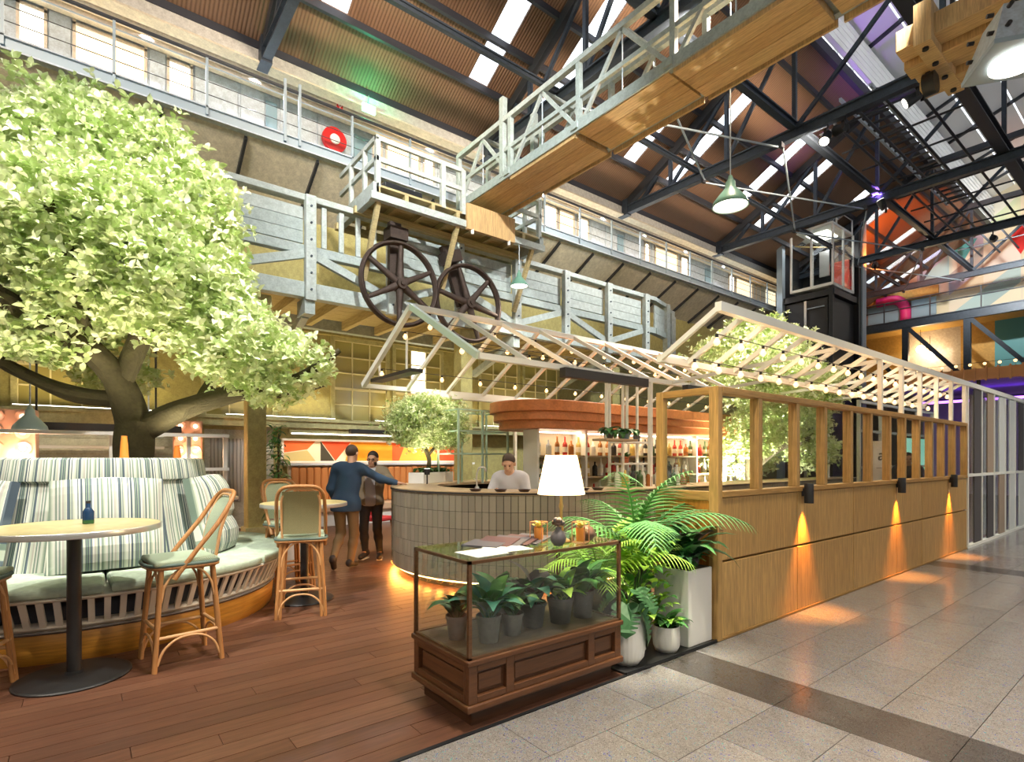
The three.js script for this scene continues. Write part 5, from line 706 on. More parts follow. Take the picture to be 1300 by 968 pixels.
{
  std('rattan', [0.55, 0.27, 0.10], 0.45, 0, { map: woodY }); std('rattanPale', [0.62, 0.36, 0.17], 0.45); std('caneMint', [0.50, 0.62, 0.48], 0.7, 0, { map: cane }); std('caneOlive', [0.34, 0.32, 0.17], 0.7, 0, { map: cane }); std('caneEdge', [0.10, 0.15, 0.13], 0.7);
  const s = thing('cane_stool', 'x', 'bar stool', [0.6, 0, -4.93], -PI / 2 + 0.12, 'cane bar stools'), R = 0.017, SH = 0.76;   // faces +z
  const legs = {}; for (const x of [-1, 1]) for (const z of [-1, 1]) { const a = [x * 0.18, SH, z * 0.17], b = [x * 0.225, 0, z * 0.225]; legs[x + ',' + z] = [a, b]; mesh('leg', [cyl(b, a, R * 1.05, R, 10), cyl([b[0] - x * 0.034, 0, b[2] - 0.001 * z], [a[0] - x * 0.034, SH, a[2]], R * 0.9, R * 0.85, 10)], M.rattan, s); }
  const at = (x, z, y) => { const [a, b] = legs[x + ',' + z], t = y / SH; return [lerp(b[0], a[0], t), y, lerp(b[2], a[2], t)]; };
  for (const [p, q, y] of [[[-1, -1], [1, -1], 0.27], [[-1, 1], [1, 1], 0.3], [[-1, -1], [-1, 1], 0.24], [[1, -1], [1, 1], 0.24]]) mesh('stretcher', [cyl(at(...p, y), at(...q, y), 0.0135, 0.0135, 8)], M.rattanPale, s);
  for (const [p, q] of [[[-1, -1], [1, -1]], [[-1, 1], [1, 1]], [[-1, -1], [-1, 1]], [[1, -1], [1, 1]]]) { const a = at(...p, 0.05), b = at(...q, 0.05), m = (y) => [(a[0] + b[0]) / 2, y, (a[2] + b[2]) / 2], c = (k, y) => [lerp(a[0], b[0], k), y, lerp(a[2], b[2], k)]; mesh('arch_brace', [tube([c(0.03, 0.05), c(0.12, 0.15), c(0.3, 0.215), m(0.23), c(0.7, 0.215), c(0.88, 0.15), c(0.97, 0.05)], 0.0095, 22, 6)], M.rattanPale, s); const d = at(...p, 0.5), e = at(...q, 0.5), f = (k, y) => [lerp(d[0], e[0], k), y, lerp(d[2], e[2], k)]; mesh('seat_brace', [tube([f(0.03, 0.5), f(0.1, 0.62), f(0.3, 0.715), f(0.5, 0.735), f(0.7, 0.715), f(0.9, 0.62), f(0.97, 0.5)], 0.0095, 22, 6)], M.rattanPale, s); }
  mesh('seat', [rbx(-0.22, 0.22, SH, SH + 0.045, -0.2, 0.225, 0.02, 4)], M.caneMint, s); mesh('seat_trim', [tube([[-0.215, SH + 0.005, -0.19], [-0.22, SH + 0.005, 0.1], [-0.18, SH + 0.005, 0.222], [0.18, SH + 0.005, 0.222], [0.22, SH + 0.005, 0.1], [0.215, SH + 0.005, -0.19], [0, SH + 0.005, -0.205]], 0.014, 48, 6, true)], M.caneEdge, s);
  mesh('seat_frame', [tube([[-0.21, SH - 0.015, -0.19], [-0.215, SH - 0.015, 0.1], [-0.17, SH - 0.015, 0.215], [0.17, SH - 0.015, 0.215], [0.215, SH - 0.015, 0.1], [0.21, SH - 0.015, -0.19], [0, SH - 0.015, -0.2]], 0.015, 48, 6, true)], M.rattan, s);
  mesh('back_hoop', [tube([[-0.225, SH - 0.1, 0.1], [-0.228, SH + 0.08, -0.03], [-0.222, SH + 0.3, -0.2], [-0.2, SH + 0.46, -0.3], [-0.15, SH + 0.515, -0.335], [0, SH + 0.53, -0.345], [0.15, SH + 0.515, -0.335], [0.2, SH + 0.46, -0.3], [0.222, SH + 0.3, -0.2], [0.228, SH + 0.08, -0.03], [0.225, SH - 0.1, 0.1]], 0.018, 60, 8)], M.rattan, s);
  mesh('back_hoop_inner', [tube([[-0.17, SH, -0.19], [-0.175, SH + 0.25, -0.235], [-0.165, SH + 0.42, -0.295], [-0.11, SH + 0.49, -0.325], [0, SH + 0.5, -0.33], [0.11, SH + 0.49, -0.325], [0.165, SH + 0.42, -0.295], [0.175, SH + 0.25, -0.235], [0.17, SH, -0.19]], 0.012, 50, 7)], M.rattanPale, s);
  const bg = new THREE.PlaneGeometry(0.33, 0.43, 8, 8), p = bg.attributes.position; for (let i = 0; i < p.count; i++) { const u = p.getX(i) / 0.165, v = p.getY(i) / 0.43 + 0.5; p.setZ(i, -0.2 - 0.125 * v * v - 0.01 + 0.012 * u * u); p.setY(i, SH + 0.06 + v * 0.42); } bg.computeVertexNormals(); const bk = bg.clone().translate(0, 0, -0.012); mesh('woven_back', [bg], M.caneMint, s); mesh('woven_back_rear', [bk], M.caneOlive, s);
  s.userData.label = 'cane bar stool drawn up to the yellow-topped table, facing away from the bar'; 
  dup(s, [1.74, 0, -5.66], PI - 0.33, 'cane bar stool with olive woven back seen from behind at the smaller table', 'cane bar stools');
  dup(s, [-0.66, 0, -5.02], PI / 2 - 0.35, 'cane bar stool on the opposite side of the yellow-topped table', 'cane bar stools');
  dup(s, [1.95, 0, -6.86], 0.1, 'cane bar stool with mint woven back beyond the smaller table', 'cane bar stools');
}
{ // small things on the tables
  const b = thing('blue_bottle', 'small dark blue glass bottle on the yellow-topped table', 'bottle', [0.03, 1.075, -5.06]); std('blueGlass', [0.01, 0.035, 0.09], 0.1); std('greenGlass', [0.02, 0.09, 0.03], 0.12); mesh('glass_body', [lathe([[0, 0], [0.033, 0], [0.035, 0.01], [0.035, 0.09], [0.02, 0.115], [0.014, 0.12], [0.014, 0.15], [0, 0.15]], 20)], M.blueGlass, b); mesh('base_band', [lathe([[0.0352, 0.004], [0.036, 0.004], [0.036, 0.03], [0.0352, 0.03]], 20)], M.greenGlass, b); mesh('cap', [cyl([0, 0.15, 0], [0, 0.168, 0], 0.015, 0.015, 14)], M.black, b);
  const p = potPlant('table_fern', 'dark leafy plant standing behind the smaller bar table', 'plant', [2.4, 0, -8.2], { r: 0.2, h: 0.75, pot: 'white', leaf: ['leafDeep', 'leafMid'], n: 22, L: [0.3, 0.55], e0: 1.2, e1: -0.6 });
}

// ================================================================= DISPLAY CASE
{
  const c = thing('display_case', 'antique glass display case on a panelled dark wood base beside the walkway', 'display case'), x0 = 1.72, x1 = 3.02, z0 = -3.24, z1 = -2.585, yb = 0.4, yt = 0.965;
  std('caseWood', [0.155, 0.062, 0.024], 0.4, 0, { map: woodX }); std('caseDark', [0.085, 0.034, 0.014], 0.42, 0, { map: woodX }); std('caseFrame', [0.17, 0.085, 0.04], 0.4, 0.1, { map: woodX }); std('caseFloor', [0.14, 0.10, 0.06], 0.6, 0, { map: woodX });
  mesh('plinth', [bx(x0 + 0.05, x1 - 0.05, 0, 0.1, z0 + 0.05, z1 - 0.05)], M.caseDark, c); mesh('base_moulding', [rbx(x0 - 0.015, x1 + 0.015, 0.1, 0.145, z0 - 0.015, z1 + 0.015, 0.012, 3)], M.caseWood, c); mesh('body', [bx(x0 + 0.03, x1 - 0.03, 0.13, 0.37, z0 + 0.03, z1 - 0.03)], M.caseDark, c); mesh('top_moulding', [rbx(x0 - 0.015, x1 + 0.015, 0.365, 0.4, z0 - 0.015, z1 + 0.015, 0.01, 3)], M.caseWood, c);
  // stiles and rails in front of sunk panels
  const W = 0.06; for (const [a, b] of [[x0, x0 + W], [x0 + 0.27, x0 + 0.33], [x1 - 0.33, x1 - 0.27], [x1 - W, x1]]) mesh('stile', [rbx(a, b, 0.145, 0.365, z1 - 0.04, z1, 0.005, 1)], M.caseWood, c); for (const [a, b] of [[x0 + W, x0 + 0.27], [x0 + 0.33, x1 - 0.33], [x1 - 0.27, x1 - W]]) { mesh('rail', [rbx(a, b, 0.325, 0.365, z1 - 0.04, z1 - 0.001, 0.005, 1)], M.caseWood, c); mesh('rail', [rbx(a, b, 0.145, 0.185, z1 - 0.04, z1 - 0.001, 0.005, 1)], M.caseWood, c); mesh('raised_panel', [rbx(a + 0.02, b - 0.02, 0.205, 0.305, z1 - 0.05, z1 - 0.022, 0.008, 1)], M.caseWood, c); }
  for (const [a, b] of [[z0, z0 + W], [z1 - W, z1]]) mesh('stile', [rbx(x0, x0 + 0.04, 0.145, 0.365, a, Math.min(b, z1 - 0.042), 0.005, 1)], M.caseWood, c); mesh('rail', [rbx(x0, x0 + 0.04, 0.325, 0.365, z0 + W, z1 - W, 0.005, 1)], M.caseWood, c); mesh('rail', [rbx(x0, x0 + 0.04, 0.145, 0.185, z0 + W, z1 - W, 0.005, 1)], M.caseWood, c); mesh('raised_panel', [rbx(x0 + 0.02, x0 + 0.05, 0.205, 0.305, z0 + W + 0.02, z1 - W - 0.02, 0.008, 1)], M.caseWood, c);
  const t = 0.022; for (const [x, z] of [[x0, z0], [x0, z1 - t], [x1 - t, z0], [x1 - t, z1 - t]]) mesh('corner_post', [bx(x, x + t, yb, yt, z, z + t)], M.caseFrame, c); for (const [y, h] of [[yt - 0.018, 0.018], [yb, 0.014]]) for (const g of [bx(x0, x1, y, y + h, z0, z0 + t), bx(x0, x1, y, y + h, z1 - t, z1), bx(x0, x0 + t, y, y + h, z0 + t, z1 - t), bx(x1 - t, x1, y, y + h, z0 + t, z1 - t)]) mesh('glazing_bar', [g], M.caseFrame, c);
  mesh('case_floor', [bx(x0 + t, x1 - t, yb, yb + 0.008, z0 + t, z1 - t)], M.caseFloor, c);
  for (const g of [bx(x0 + t, x1 - t, yb + 0.014, yt - 0.018, z1 - 0.012, z1 - 0.008), bx(x0 + t, x1 - t, yb + 0.014, yt - 0.018, z0 + 0.008, z0 + 0.012), bx(x0 + 0.008, x0 + 0.012, yb + 0.014, yt - 0.018, z0 + t, z1 - t), bx(x1 - 0.012, x1 - 0.008, yb + 0.014, yt - 0.018, z0 + t, z1 - t), bx(x0 + 0.004, x1 - 0.004, yt, yt + 0.006, z0 + 0.004, z1 - 0.004)]) mesh('glass', [g], M.pane, c);
  const Y = yb + 0.008; const P = [[1.87, -2.95, 0.075, 0.17, ['leafDeep'], 9, [0.16, 0.25], 'broad-leaved potted plant alone at the end of the display case'], [2.0, -2.78, 0.085, 0.19, ['leafBlue', 'leafMid'], 18, [0.18, 0.3], 'blue-green bushy plant in a grey pot behind the front glass'], [2.2, -2.8, 0.08, 0.16, ['leafMid', 'leafDeep'], 16, [0.15, 0.26], 'low leafy plant in a small grey pot inside the case'], [2.42, -2.85, 0.1, 0.19, ['leafPurple', 'leafDeep', 'leafBlue'], 20, [0.2, 0.32], 'dark purple-green plant in the middle of the display case'], [2.63, -2.8, 0.1, 0.2, ['leafMid', 'leafLime', 'leafDeep'], 18, [0.18, 0.3], 'bright green plant in a large grey pot in the case'], [2.85, -2.8, 0.095, 0.22, ['leafDeep', 'leafMid'], 18, [0.18, 0.3], 'dark green plant in the tallest grey pot in the case'], [2.3, -3.08, 0.08, 0.16, ['leafMid'], 14, [0.16, 0.28], 'green plant at the rear of the display case']];
  for (const [x, z, r, h, leaf, n, L, lab] of P) potPlant('potted_plant', lab, 'plant', [x, Y, z], { r: r * 0.92, h: h * 0.88, leaf, n: Math.round(n * 1.7), L: [L[0] * 1.05, L[1] * 1.22], W: 0.4, e0: 1.5, e1: 0.1, pot: x > 2.3 ? 'potGrey' : 'potTaupe', group: 'plants in the display case' });
  // on top of the case
  const T = yt + 0.006; std('menuDark', [0.07, 0.075, 0.10], 0.6); std('menuRed', [0.075, 0.04, 0.05], 0.6); std('paper', [0.72, 0.80, 0.80], 0.7);
  for (let k = 0; k < 5; k++) { const m = thing('menu', k ? 'dark menu card fanned out in the row on the glass top' : 'large dark blue menu folder lying first in the fan', 'menu', [2.13 + k * 0.085, T + 0.012 * (k ? 1 : 0.5), -3.0 + k * 0.012], 0.5 - k * 0.06, k ? 'fanned menus' : undefined); const o = mesh('cover', [bx(-0.1, 0.1, 0, 0.008, -0.13, 0.13)], k % 2 ? M.menuRed : M.menuDark, m); o.rotation.z = k ? 0.16 : 0.06; const e = mesh('pages', [bx(-0.095, 0.095, -0.003, 0.0, -0.125, 0.125)], M.paper, m); e.rotation.z = k ? 0.16 : 0.06; }
  for (const [x, z, a, lab] of [[1.93, -2.76, 0.05, 'pale sheet of paper at the corner of the glass case top'], [2.16, -2.8, -0.05, 'smaller pale sheet of paper beside the menus']]) { const m = thing('paper_sheet', lab, 'paper', [x, T, z], a); mesh('sheet', [rbx(-0.12, 0.12, 0, 0.003, -0.12, 0.12, 0.001, 1)], M.paper, m); }
  // lamp
  const l = thing('table_lamp', 'brass table lamp with glowing white pleated shade on the glass case', 'lamp', [2.62, T, -2.78]);
  mesh('base', [lathe([[0, 0], [0.065, 0], [0.065, 0.012], [0.05, 0.022], [0.02, 0.035], [0.014, 0.06]], 28)], M.brass, l); mesh('stem', [lathe([[0.012, 0.05], [0.018, 0.09], [0.012, 0.12], [0.01, 0.22], [0.016, 0.25], [0.01, 0.28], [0.01, 0.33], [0.03, 0.335], [0.03, 0.345], [0, 0.35]], 18)], M.brass, l);
  const sh = lathe([[0.165, 0.335], [0.11, 0.605]], 90), sp = sh.attributes.position; for (let i = 0; i < sp.count; i++) { const k = 1 + 0.008 * Math.cos(Math.atan2(sp.getZ(i), sp.getX(i)) * 30); sp.setX(i, sp.getX(i) * k); sp.setZ(i, sp.getZ(i) * k); } sh.computeVertexNormals(); const shm = phys('lampShade', [0.9, 0.84, 0.7], { roughness: 0.9, transmission: 0.4, thickness: 0 }); shm.emissive.setRGB(1, 0.86, 0.6); shm.emissiveIntensity = 0.45; mesh('lamp_shade', [sh], shm, l); mesh('bulb', [new THREE.SphereGeometry(0.035, 14, 10).translate(0, 0.43, 0)], M.lampWhite, l);
  const pl = new THREE.PointLight(0xffd9a0, 5, 6); pl.position.set(2.62, T + 0.43, -2.78); pl.castShadow = true; pl.shadow.radius = 2; scene.add(pl);
  // vases, lanterns
  std('vaseGrey', [0.13, 0.12, 0.13], 0.5, 0, { map: mottle }); std('vaseBrown', [0.17, 0.10, 0.07], 0.5, 0, { map: mottle }); std('amber', [0.75, 0.30, 0.05], 0.4); std('copperWire', [0.7, 0.35, 0.2], 0.35, 0.6);
  const v = thing('round_vase', 'dark grey round-bellied vase with dried seed heads in front of the lamp', 'vase', [2.5, T, -2.68]); mesh('vase_body', [lathe([[0, 0], [0.03, 0], [0.05, 0.03], [0.054, 0.055], [0.04, 0.09], [0.018, 0.105], [0.022, 0.125], [0.018, 0.125], [0.012, 0.1]], 28)], M.vaseGrey, v); for (let k = 0; k < 9; k++) mesh('seed_head', [new THREE.IcosahedronGeometry(0.018, 1).translate(rr(-0.035, 0.035), 0.145 + rr(0, 0.03), rr(-0.03, 0.03))], k % 3 ? M.vaseBrown : M.vaseGrey, v);
  const v2 = thing('round_vase', 'small brown round vase behind the wire lantern', 'vase', [2.82, T, -2.72]); mesh('vase_body', [lathe([[0, 0], [0.03, 0], [0.055, 0.035], [0.055, 0.06], [0.035, 0.095], [0.022, 0.1], [0.018, 0.09]], 28)], M.vaseBrown, v2); mesh('rim', [new THREE.TorusGeometry(0.022, 0.004, 6, 18).rotateX(PI / 2).translate(0, 0.1, 0)], M.vaseBrown, v2);
  for (const [x, z, lab] of [[2.5, -2.88, 'copper wire lantern with an amber glass beside the menus'], [2.72, -2.69, 'copper wire lantern holding yellow flowers beside the brown vase']]) { const w = thing('wire_lantern', lab, 'lantern', [x, T, z], 0.4); for (const [a, b] of [[-1, -1], [-1, 1], [1, -1], [1, 1]]) mesh('wire_post', [cyl([a * 0.045, 0, b * 0.045], [a * 0.045, 0.14, b * 0.045], 0.004, 0.004, 6)], M.copperWire, w); for (const y of [0.003, 0.14]) mesh('wire_ring', [bx(-0.048, 0.048, y - 0.003, y + 0.003, -0.048, -0.042), bx(-0.048, 0.048, y - 0.003, y + 0.003, 0.042, 0.048), bx(-0.048, -0.042, y - 0.003, y + 0.003, -0.048, 0.048), bx(0.042, 0.048, y - 0.003, y + 0.003, -0.048, 0.048)], M.copperWire, w); mesh('glass_cup', [lathe([[0, 0.006], [0.03, 0.006], [0.034, 0.1], [0.03, 0.1], [0.028, 0.012]], 18)], M.amber, w); std('petal', [0.82, 0.66, 0.18], 0.7); const pg = blade(0.07, 0.03, 1.0, 0.0, 4); for (let k = 0; k < 10; k++) turnTo(put('petal', pg, k % 3 ? M.petal : M.leafLime, w, 0, 0.09, 0), k * 2.4, rr(-0.4, 0.2)); }
}
// ================================================================= PLANTERS BESIDE THE SCREEN
{
  const tr = thing('floor_tray', 'thin black tray on the floor under the planters', 'tray', [0, 0, 0]); mesh('tray', [rbx(3.05, 4.21, 0, 0.018, -3.3, ZE - 0.005, 0.005, 1)], M.black, tr); mesh('lip', [bx(3.05, 4.21, 0.018, 0.024, ZE - 0.015, ZE - 0.005)], M.blackSteel, tr);
  const Y = 0.018;
  const p = thing('tall_planter', 'tall white square planter full of glossy dark leaves by the screen end', 'planter', [4.02, Y, -2.76]); mesh('box', [rbx(-0.17, 0.17, 0, 0.62, -0.17, 0.17, 0.006, 1)], M.white, p); mesh('soil', [bx(-0.155, 0.155, 0.61, 0.624, -0.155, 0.155)], M.soil, p);
  const bl = [0, 1, 2].map((k) => blade(1, 0.24, 1.25, -0.5 - k * 0.3, 7)); for (let k = 0; k < 70; k++) { const q = put('leaf', bl[k % 3], [M.leafDeep, M.leafMid, M.leafPalm, M.leafDeep, M.leafPurple][k % 5], p, rr(-0.1, 0.1), 0.6, rr(-0.1, 0.1)); q.scale.setScalar(rr(0.3, 0.6)); turnTo(q, k * 2.4, rr(-0.5, 0.25)); }
  const palm = (pos, n, L, lab, m, h, e0) => { const o = thing('palm', lab, 'palm', pos); mesh('pot', [lathe([[0, 0], [0.11, 0], [0.14, h], [0.125, h], [0.12, h - 0.03]], 24)], M.potGrey, o); mesh('soil', [cyl([0, h - 0.04, 0], [0, h - 0.03, 0], 0.12, 0.12, 18)], M.soil, o); const fs = [frond(1, e0, -0.5, 20), frond(1, e0 - 0.15, -0.9, 20), frond(1, e0 + 0.1, -0.1, 20)]; for (let k = 0; k < n; k++) { const q = put('frond', fs[k % 3], M[m[k % m.length]], o, 0, h - 0.04, 0); q.scale.setScalar(L * rr(0.75, 1.1)); turnTo(q, k * 2.39996 + 0.4, rr(-0.05, 0.3)); } return o; };
  palm([3.72, Y, -3.02], 12, 1.22, 'feathery palm with long arching fronds behind the tall white planter', ['leafPalm', 'leafMid'], 0.66, 1.42);
  palm([3.3, Y, -3.05], 13, 0.92, 'bright lime feathery palm between the display case and the planters', ['leafLime', 'leafLime', 'leafLime'], 0.5, 1.4);
  const li = thing('lime_bush', 'dense lime green frilly shrub glowing in front of the palms', 'shrub', [3.52, Y, -2.86]); mesh('pot', [lathe([[0, 0], [0.085, 0], [0.05, 0.2], [0.045, 0.36], [0.06, 0.42], [0.05, 0.42]], 24)], M.white, li); mesh('soil', [cyl([0, 0.4, 0], [0, 0.41, 0], 0.05, 0.05, 14)], M.soil, li);
  const lb = [blade(1, 0.75, 0.9, -0.7, 5), blade(1, 0.6, 1.2, -0.3, 5)]; for (let k = 0; k < 240; k++) { const a = k * 2.4, r = Math.sqrt(rnd()) * 0.26, y = 0.3 + rnd() * 0.62; const q = put('leaf', lb[k % 2], k % 5 ? M.leafLime : M.leafMid, li, Math.sin(a) * r, y, Math.cos(a) * r); q.scale.setScalar(rr(0.07, 0.14)); turnTo(q, a + rr(-0.5, 0.5), rr(-0.4, 0.5)); }
  for (let k = 0; k < 12; k++) { const a = k * 0.52; mesh('stem', [cyl([0, 0.38, 0], [Math.sin(a) * 0.14, 0.7, Math.cos(a) * 0.14], 0.005, 0.003, 5)], M.leafMid, li); }
  const mo = thing('monstera', 'split-leaf monstera in a ribbed white vase beside the display case', 'plant', [3.22, Y, -2.7]); { const g = lathe([[0, 0], [0.085, 0], [0.125, 0.06], [0.14, 0.16], [0.135, 0.28], [0.11, 0.37], [0.1, 0.37], [0.12, 0.28]], 90), q = g.attributes.position; for (let i = 0; i < q.count; i++) { const a = Math.atan2(q.getZ(i), q.getX(i)), k = 1 + 0.03 * Math.abs(Math.sin(a * 14)); q.setX(i, q.getX(i) * k); q.setZ(i, q.getZ(i) * k); } g.computeVertexNormals(); mesh('ribbed_vase', [g], M.white, mo); } mesh('soil', [cyl([0, 0.345, 0], [0, 0.35, 0], 0.1, 0.1, 18)], M.soil, mo);
  const ml = splitLeaf(1); for (const [a, e, s, y] of [[0.5, 1.0, 0.26, 0.42], [-0.9, 0.8, 0.22, 0.46], [1.6, 0.7, 0.22, 0.5], [2.8, 0.5, 0.2, 0.52], [-2.2, 0.6, 0.2, 0.5], [0.0, 0.35, 0.2, 0.56]]) { const st = V(Math.sin(a) * 0.09, y, Math.cos(a) * 0.09); mesh('stem', [tube([[0, 0.34, 0], [st.x * 0.4, y - 0.03, st.z * 0.4], [st.x, st.y, st.z]], 0.006, 10, 5)], M.leafMid, mo); const q = put('leaf', ml, M.leafDeep, mo, st.x, st.y, st.z); q.scale.setScalar(s); turnTo(q, a, e); }
  potPlant('ribbed_pot_plant', 'small leafy plant in a low ribbed white pot before the tall planter', 'plant', [3.68, Y, -2.68], { r: 0.105, h: 0.2, pot: 'white', leaf: ['leafMid', 'leafPalm', 'leafLime'], n: 20, L: [0.14, 0.26], W: 0.42, ribbed: 30, e0: 1.3, e1: -0.2 });
  const up = thing('plant_spotlight', 'small black spotlight on a spike lighting the planters', 'spotlight', [3.42, Y, -3.2]); mesh('housing', [cyl([0, 0.3, 0], [0.03, 0.38, 0.03], 0.03, 0.035, 12)], M.black, up); mesh('spike', [cyl([0, 0, 0], [0, 0.3, 0], 0.008)], M.black, up); mesh('lamp_lens', [cyl([0.03, 0.38, 0.03], [0.032, 0.385, 0.032], 0.03, 0.03, 12)], M.lampWhite, up); const sl = new THREE.SpotLight(0xfff0c0, 9, 3, 1.1, 0.8, 2); sl.position.set(3.46, 0.42, -3.16); sl.target.position.set(3.55, 1.0, -2.85); scene.add(sl, sl.target);
  // white ladder rack with plants inside the bar, hanging shelf over the bar
  const r = thing('plant_rack', 'white metal rack with small plants seen through the first screen window', 'rack', [6.1, BH, -5.05]); for (const [x, z] of [[-0.3, -0.12], [0.3, -0.12], [-0.3, 0.12], [0.3, 0.12]]) mesh('upright', [bx(x - 0.015, x + 0.015, 0, 1.45, z - 0.015, z + 0.015)], M.frameWhite, r); for (const y of [0.02, 0.3, 0.6]) mesh('shelf_board', [bx(-0.31, 0.31, y, y + 0.025, -0.13, 0.13)], M.frameWhite, r);
  std('terracotta', [0.55, 0.16, 0.07], 0.7); for (const [x, y, pot, lab] of [[-0.18, 0.625, 'terracotta', 'small plant in a terracotta pot on top of the white rack'], [0.14, 0.625, 'potGrey', 'small plant in a grey pot on top of the white rack'], [-0.1, 0.325, 'terracotta', 'leafy plant on the middle shelf of the white rack'], [0.12, 0.045, 'potTaupe', 'leafy plant on the bottom shelf of the white rack']]) potPlant('shelf_plant', lab, 'plant', [6.1 + x, BH + y, -5.05], { r: 0.055, h: 0.09, pot, leaf: ['leafMid', 'leafDeep'], n: 10, L: [0.1, 0.17] });
  const hs = thing('hanging_shelf', 'hanging shelf of trailing plants below the greenhouse eave over the bar', 'shelf', [5.45, 1.78, -4.75]); mesh('shelf_board', [rbx(-0.32, 0.3, 0, 0.03, -0.12, 0.12, 0.005, 1)], M.shelfWood, hs); for (const x of [-0.18, 0.22]) mesh('hanger_pole', [cyl([x, 0, 0], [x, 0.87, 0], 0.022, 0.022, 12)], M.frameWhite, hs);
  for (const [x, m, lab] of [[-0.2, ['leafDeep', 'leafMid'], 'trailing plant in a dark pot on the hanging shelf'], [0.12, ['leafMid', 'leafDeep'], 'bushy plant in a blue pot on the hanging shelf']]) potPlant('hanging_plant', lab, 'plant', [5.45 + x + 0.06, 1.81, -4.75], { r: 0.07, h: 0.1, pot: x < 0 ? 'potGrey' : 'galleryDoor', leaf: m, n: 22, L: [0.12, 0.24], W: 0.5, e0: 1.0, e1: -1.1 });
}
// ================================================================= SHOPFRONTS ALONG THE WALL
{
  const b = thing('banquette', 'orange channel-tufted banquette bench along the back wall', 'bench', [0, 0, 0]); std('tuft', [0.62, 0.23, 0.06], 0.7); std('benchSeat', [0.6, 0.42, 0.28], 0.7);
  const tg = uvm(flat(rbx(0, 0.165, 0.5, 1.36, -0.07, 0.05, 0.05, 3))); for (let x = 3.75; x < 8.6; x += 0.17) put('tufted_channel', tg, M.tuft, b, x, 0, -12.95); mesh('seat', [rbx(3.7, 8.7, 0.32, 0.5, -12.95, -12.4, 0.04)], M.benchSeat, b); mesh('plinth', [bx(3.75, 8.65, 0, 0.32, -12.95, -12.5)], M.white, b); mesh('back_board', [bx(3.7, 8.7, 0, 1.4, -13.1, -13.0)], M.cream, b); mesh('ledge', [bx(3.65, 8.75, 1.4, 1.455, -13.45, -12.85)], M.white, b);
  const cv = document.createElement('canvas'); cv.width = 1024; cv.height = 96; const g = cv.getContext('2d'); const T = (c, p) => { g.fillStyle = c; g.beginPath(); p.forEach(([x, y], i) => i ? g.lineTo(x, y) : g.moveTo(x, y)); g.fill(); };
  T('#f0e2cc', [[0, 0], [1024, 0], [1024, 96], [0, 96]]); T('#e8743a', [[0, 0], [150, 0], [110, 40], [0, 56]]); T('#c8bf86', [[0, 60], [110, 44], [150, 96], [0, 96]]); T('#3a3a30', [[175, 0], [175, 96], [245, 96]]); T('#f0552c', [[178, 0], [330, 0], [250, 96]]); T('#f3a022', [[330, 0], [560, 0], [560, 96], [300, 96]]); T('#e8602c', [[560, 0], [640, 0], [600, 96], [560, 96]]); T('#f2b84a', [[640, 0], [800, 0], [860, 96], [600, 96]]); T('#d8542a', [[800, 0], [1024, 0], [1024, 96], [860, 96]]);
  const t = new THREE.CanvasTexture(cv); t.colorSpace = THREE.SRGBColorSpace; std('art', [1, 1, 1], 0.6, 0, { map: t });
  const a = thing('wall_art', 'long orange and yellow geometric panel above the tufted bench', 'artwork'); mesh('art_face', [quadGeo([3.7, 1.5, -13.38], [8.75, 1.5, -13.38], [8.75, 1.98, -13.38], [3.7, 1.98, -13.38])], M.art, a, true); mesh('art_frame', [bx(3.65, 8.8, 1.98, 2.03, -13.45, -13.3), bx(3.65, 3.7, 1.46, 2.0, -13.45, -13.36), bx(8.75, 8.8, 1.46, 2.0, -13.45, -13.36), bx(3.65, 8.8, 1.46, 1.5, -13.45, -13.36)], M.white, a);
  const li = thing('strip_light', 'warm strip light above the orange wall panel', 'light'); mesh('light_tube', [bx(3.8, 8.6, 2.13, 2.16, -13.12, -13.08)], M.lampWhite, li); mesh('housing', [bx(3.75, 8.65, 2.16, 2.27, -13.2, -13.02)], M.oliveTrim, li); for (const x of [4.9, 7.4]) { const l = new THREE.RectAreaLight(0xffc070, 16, 2.4, 0.15); l.position.set(x, 2.12, -13.05); l.lookAt(x, 0.8, -12.6); scene.add(l); }
  const ht = thing('radiant_heater', 'black strip heater above the orange wall panel', 'heater', [0, 0, 0]); mesh('housing', [bx(5.0, 6.3, 2.16, 2.26, -12.7, -12.55)], M.black, ht); mesh('bracket', [bx(5.2, 5.24, 2.22, 2.268, -13.2, -12.6), bx(6.06, 6.1, 2.22, 2.268, -13.2, -12.6)], M.black, ht);
  const ht2 = thing('radiant_heater', 'long black strip heater behind the trunk of the big tree', 'heater', [0, 0, 0]); mesh('housing', [bx(-1.0, 1.4, 2.02, 2.14, -11.6, -11.45)], M.black, ht2); mesh('bracket', [bx(-0.6, -0.57, 2.14, 4.91, -11.55, -11.5), bx(1.0, 1.03, 2.14, 4.91, -11.55, -11.5)], M.black, ht2);
  // white door with ribbed panel
  const d = struct('door_1', 'white door with a tall ribbed grey panel beside the climbing plant'); std('ribGrey', [0.46, 0.47, 0.46], 0.6, 0, { map: ribs, bumpMap: ribsBump, bumpScale: 0.01 }); mesh('door_leaf', [bx(2.05, 2.95, 0, 2.2, -13.46, -13.38)], M.palePaint, d); mesh('ribbed_panel', [bx(2.17, 2.83, 0.6, 2.0, -13.38, -13.35)], M.ribGrey, d); mesh('door_frame', [bx(1.95, 2.05, 0, 2.25, -13.48, -13.33), bx(2.95, 3.05, 0, 2.25, -13.48, -13.33), bx(1.95, 3.05, 2.2, 2.27, -13.48, -13.33)], M.oliveTrim, d); mesh('handle', [cyl([2.15, 1.0, -13.38], [2.15, 1.0, -13.3], 0.02), cyl([2.15, 1.0, -13.3], [2.28, 1.0, -13.3], 0.015)], M.steel, d);
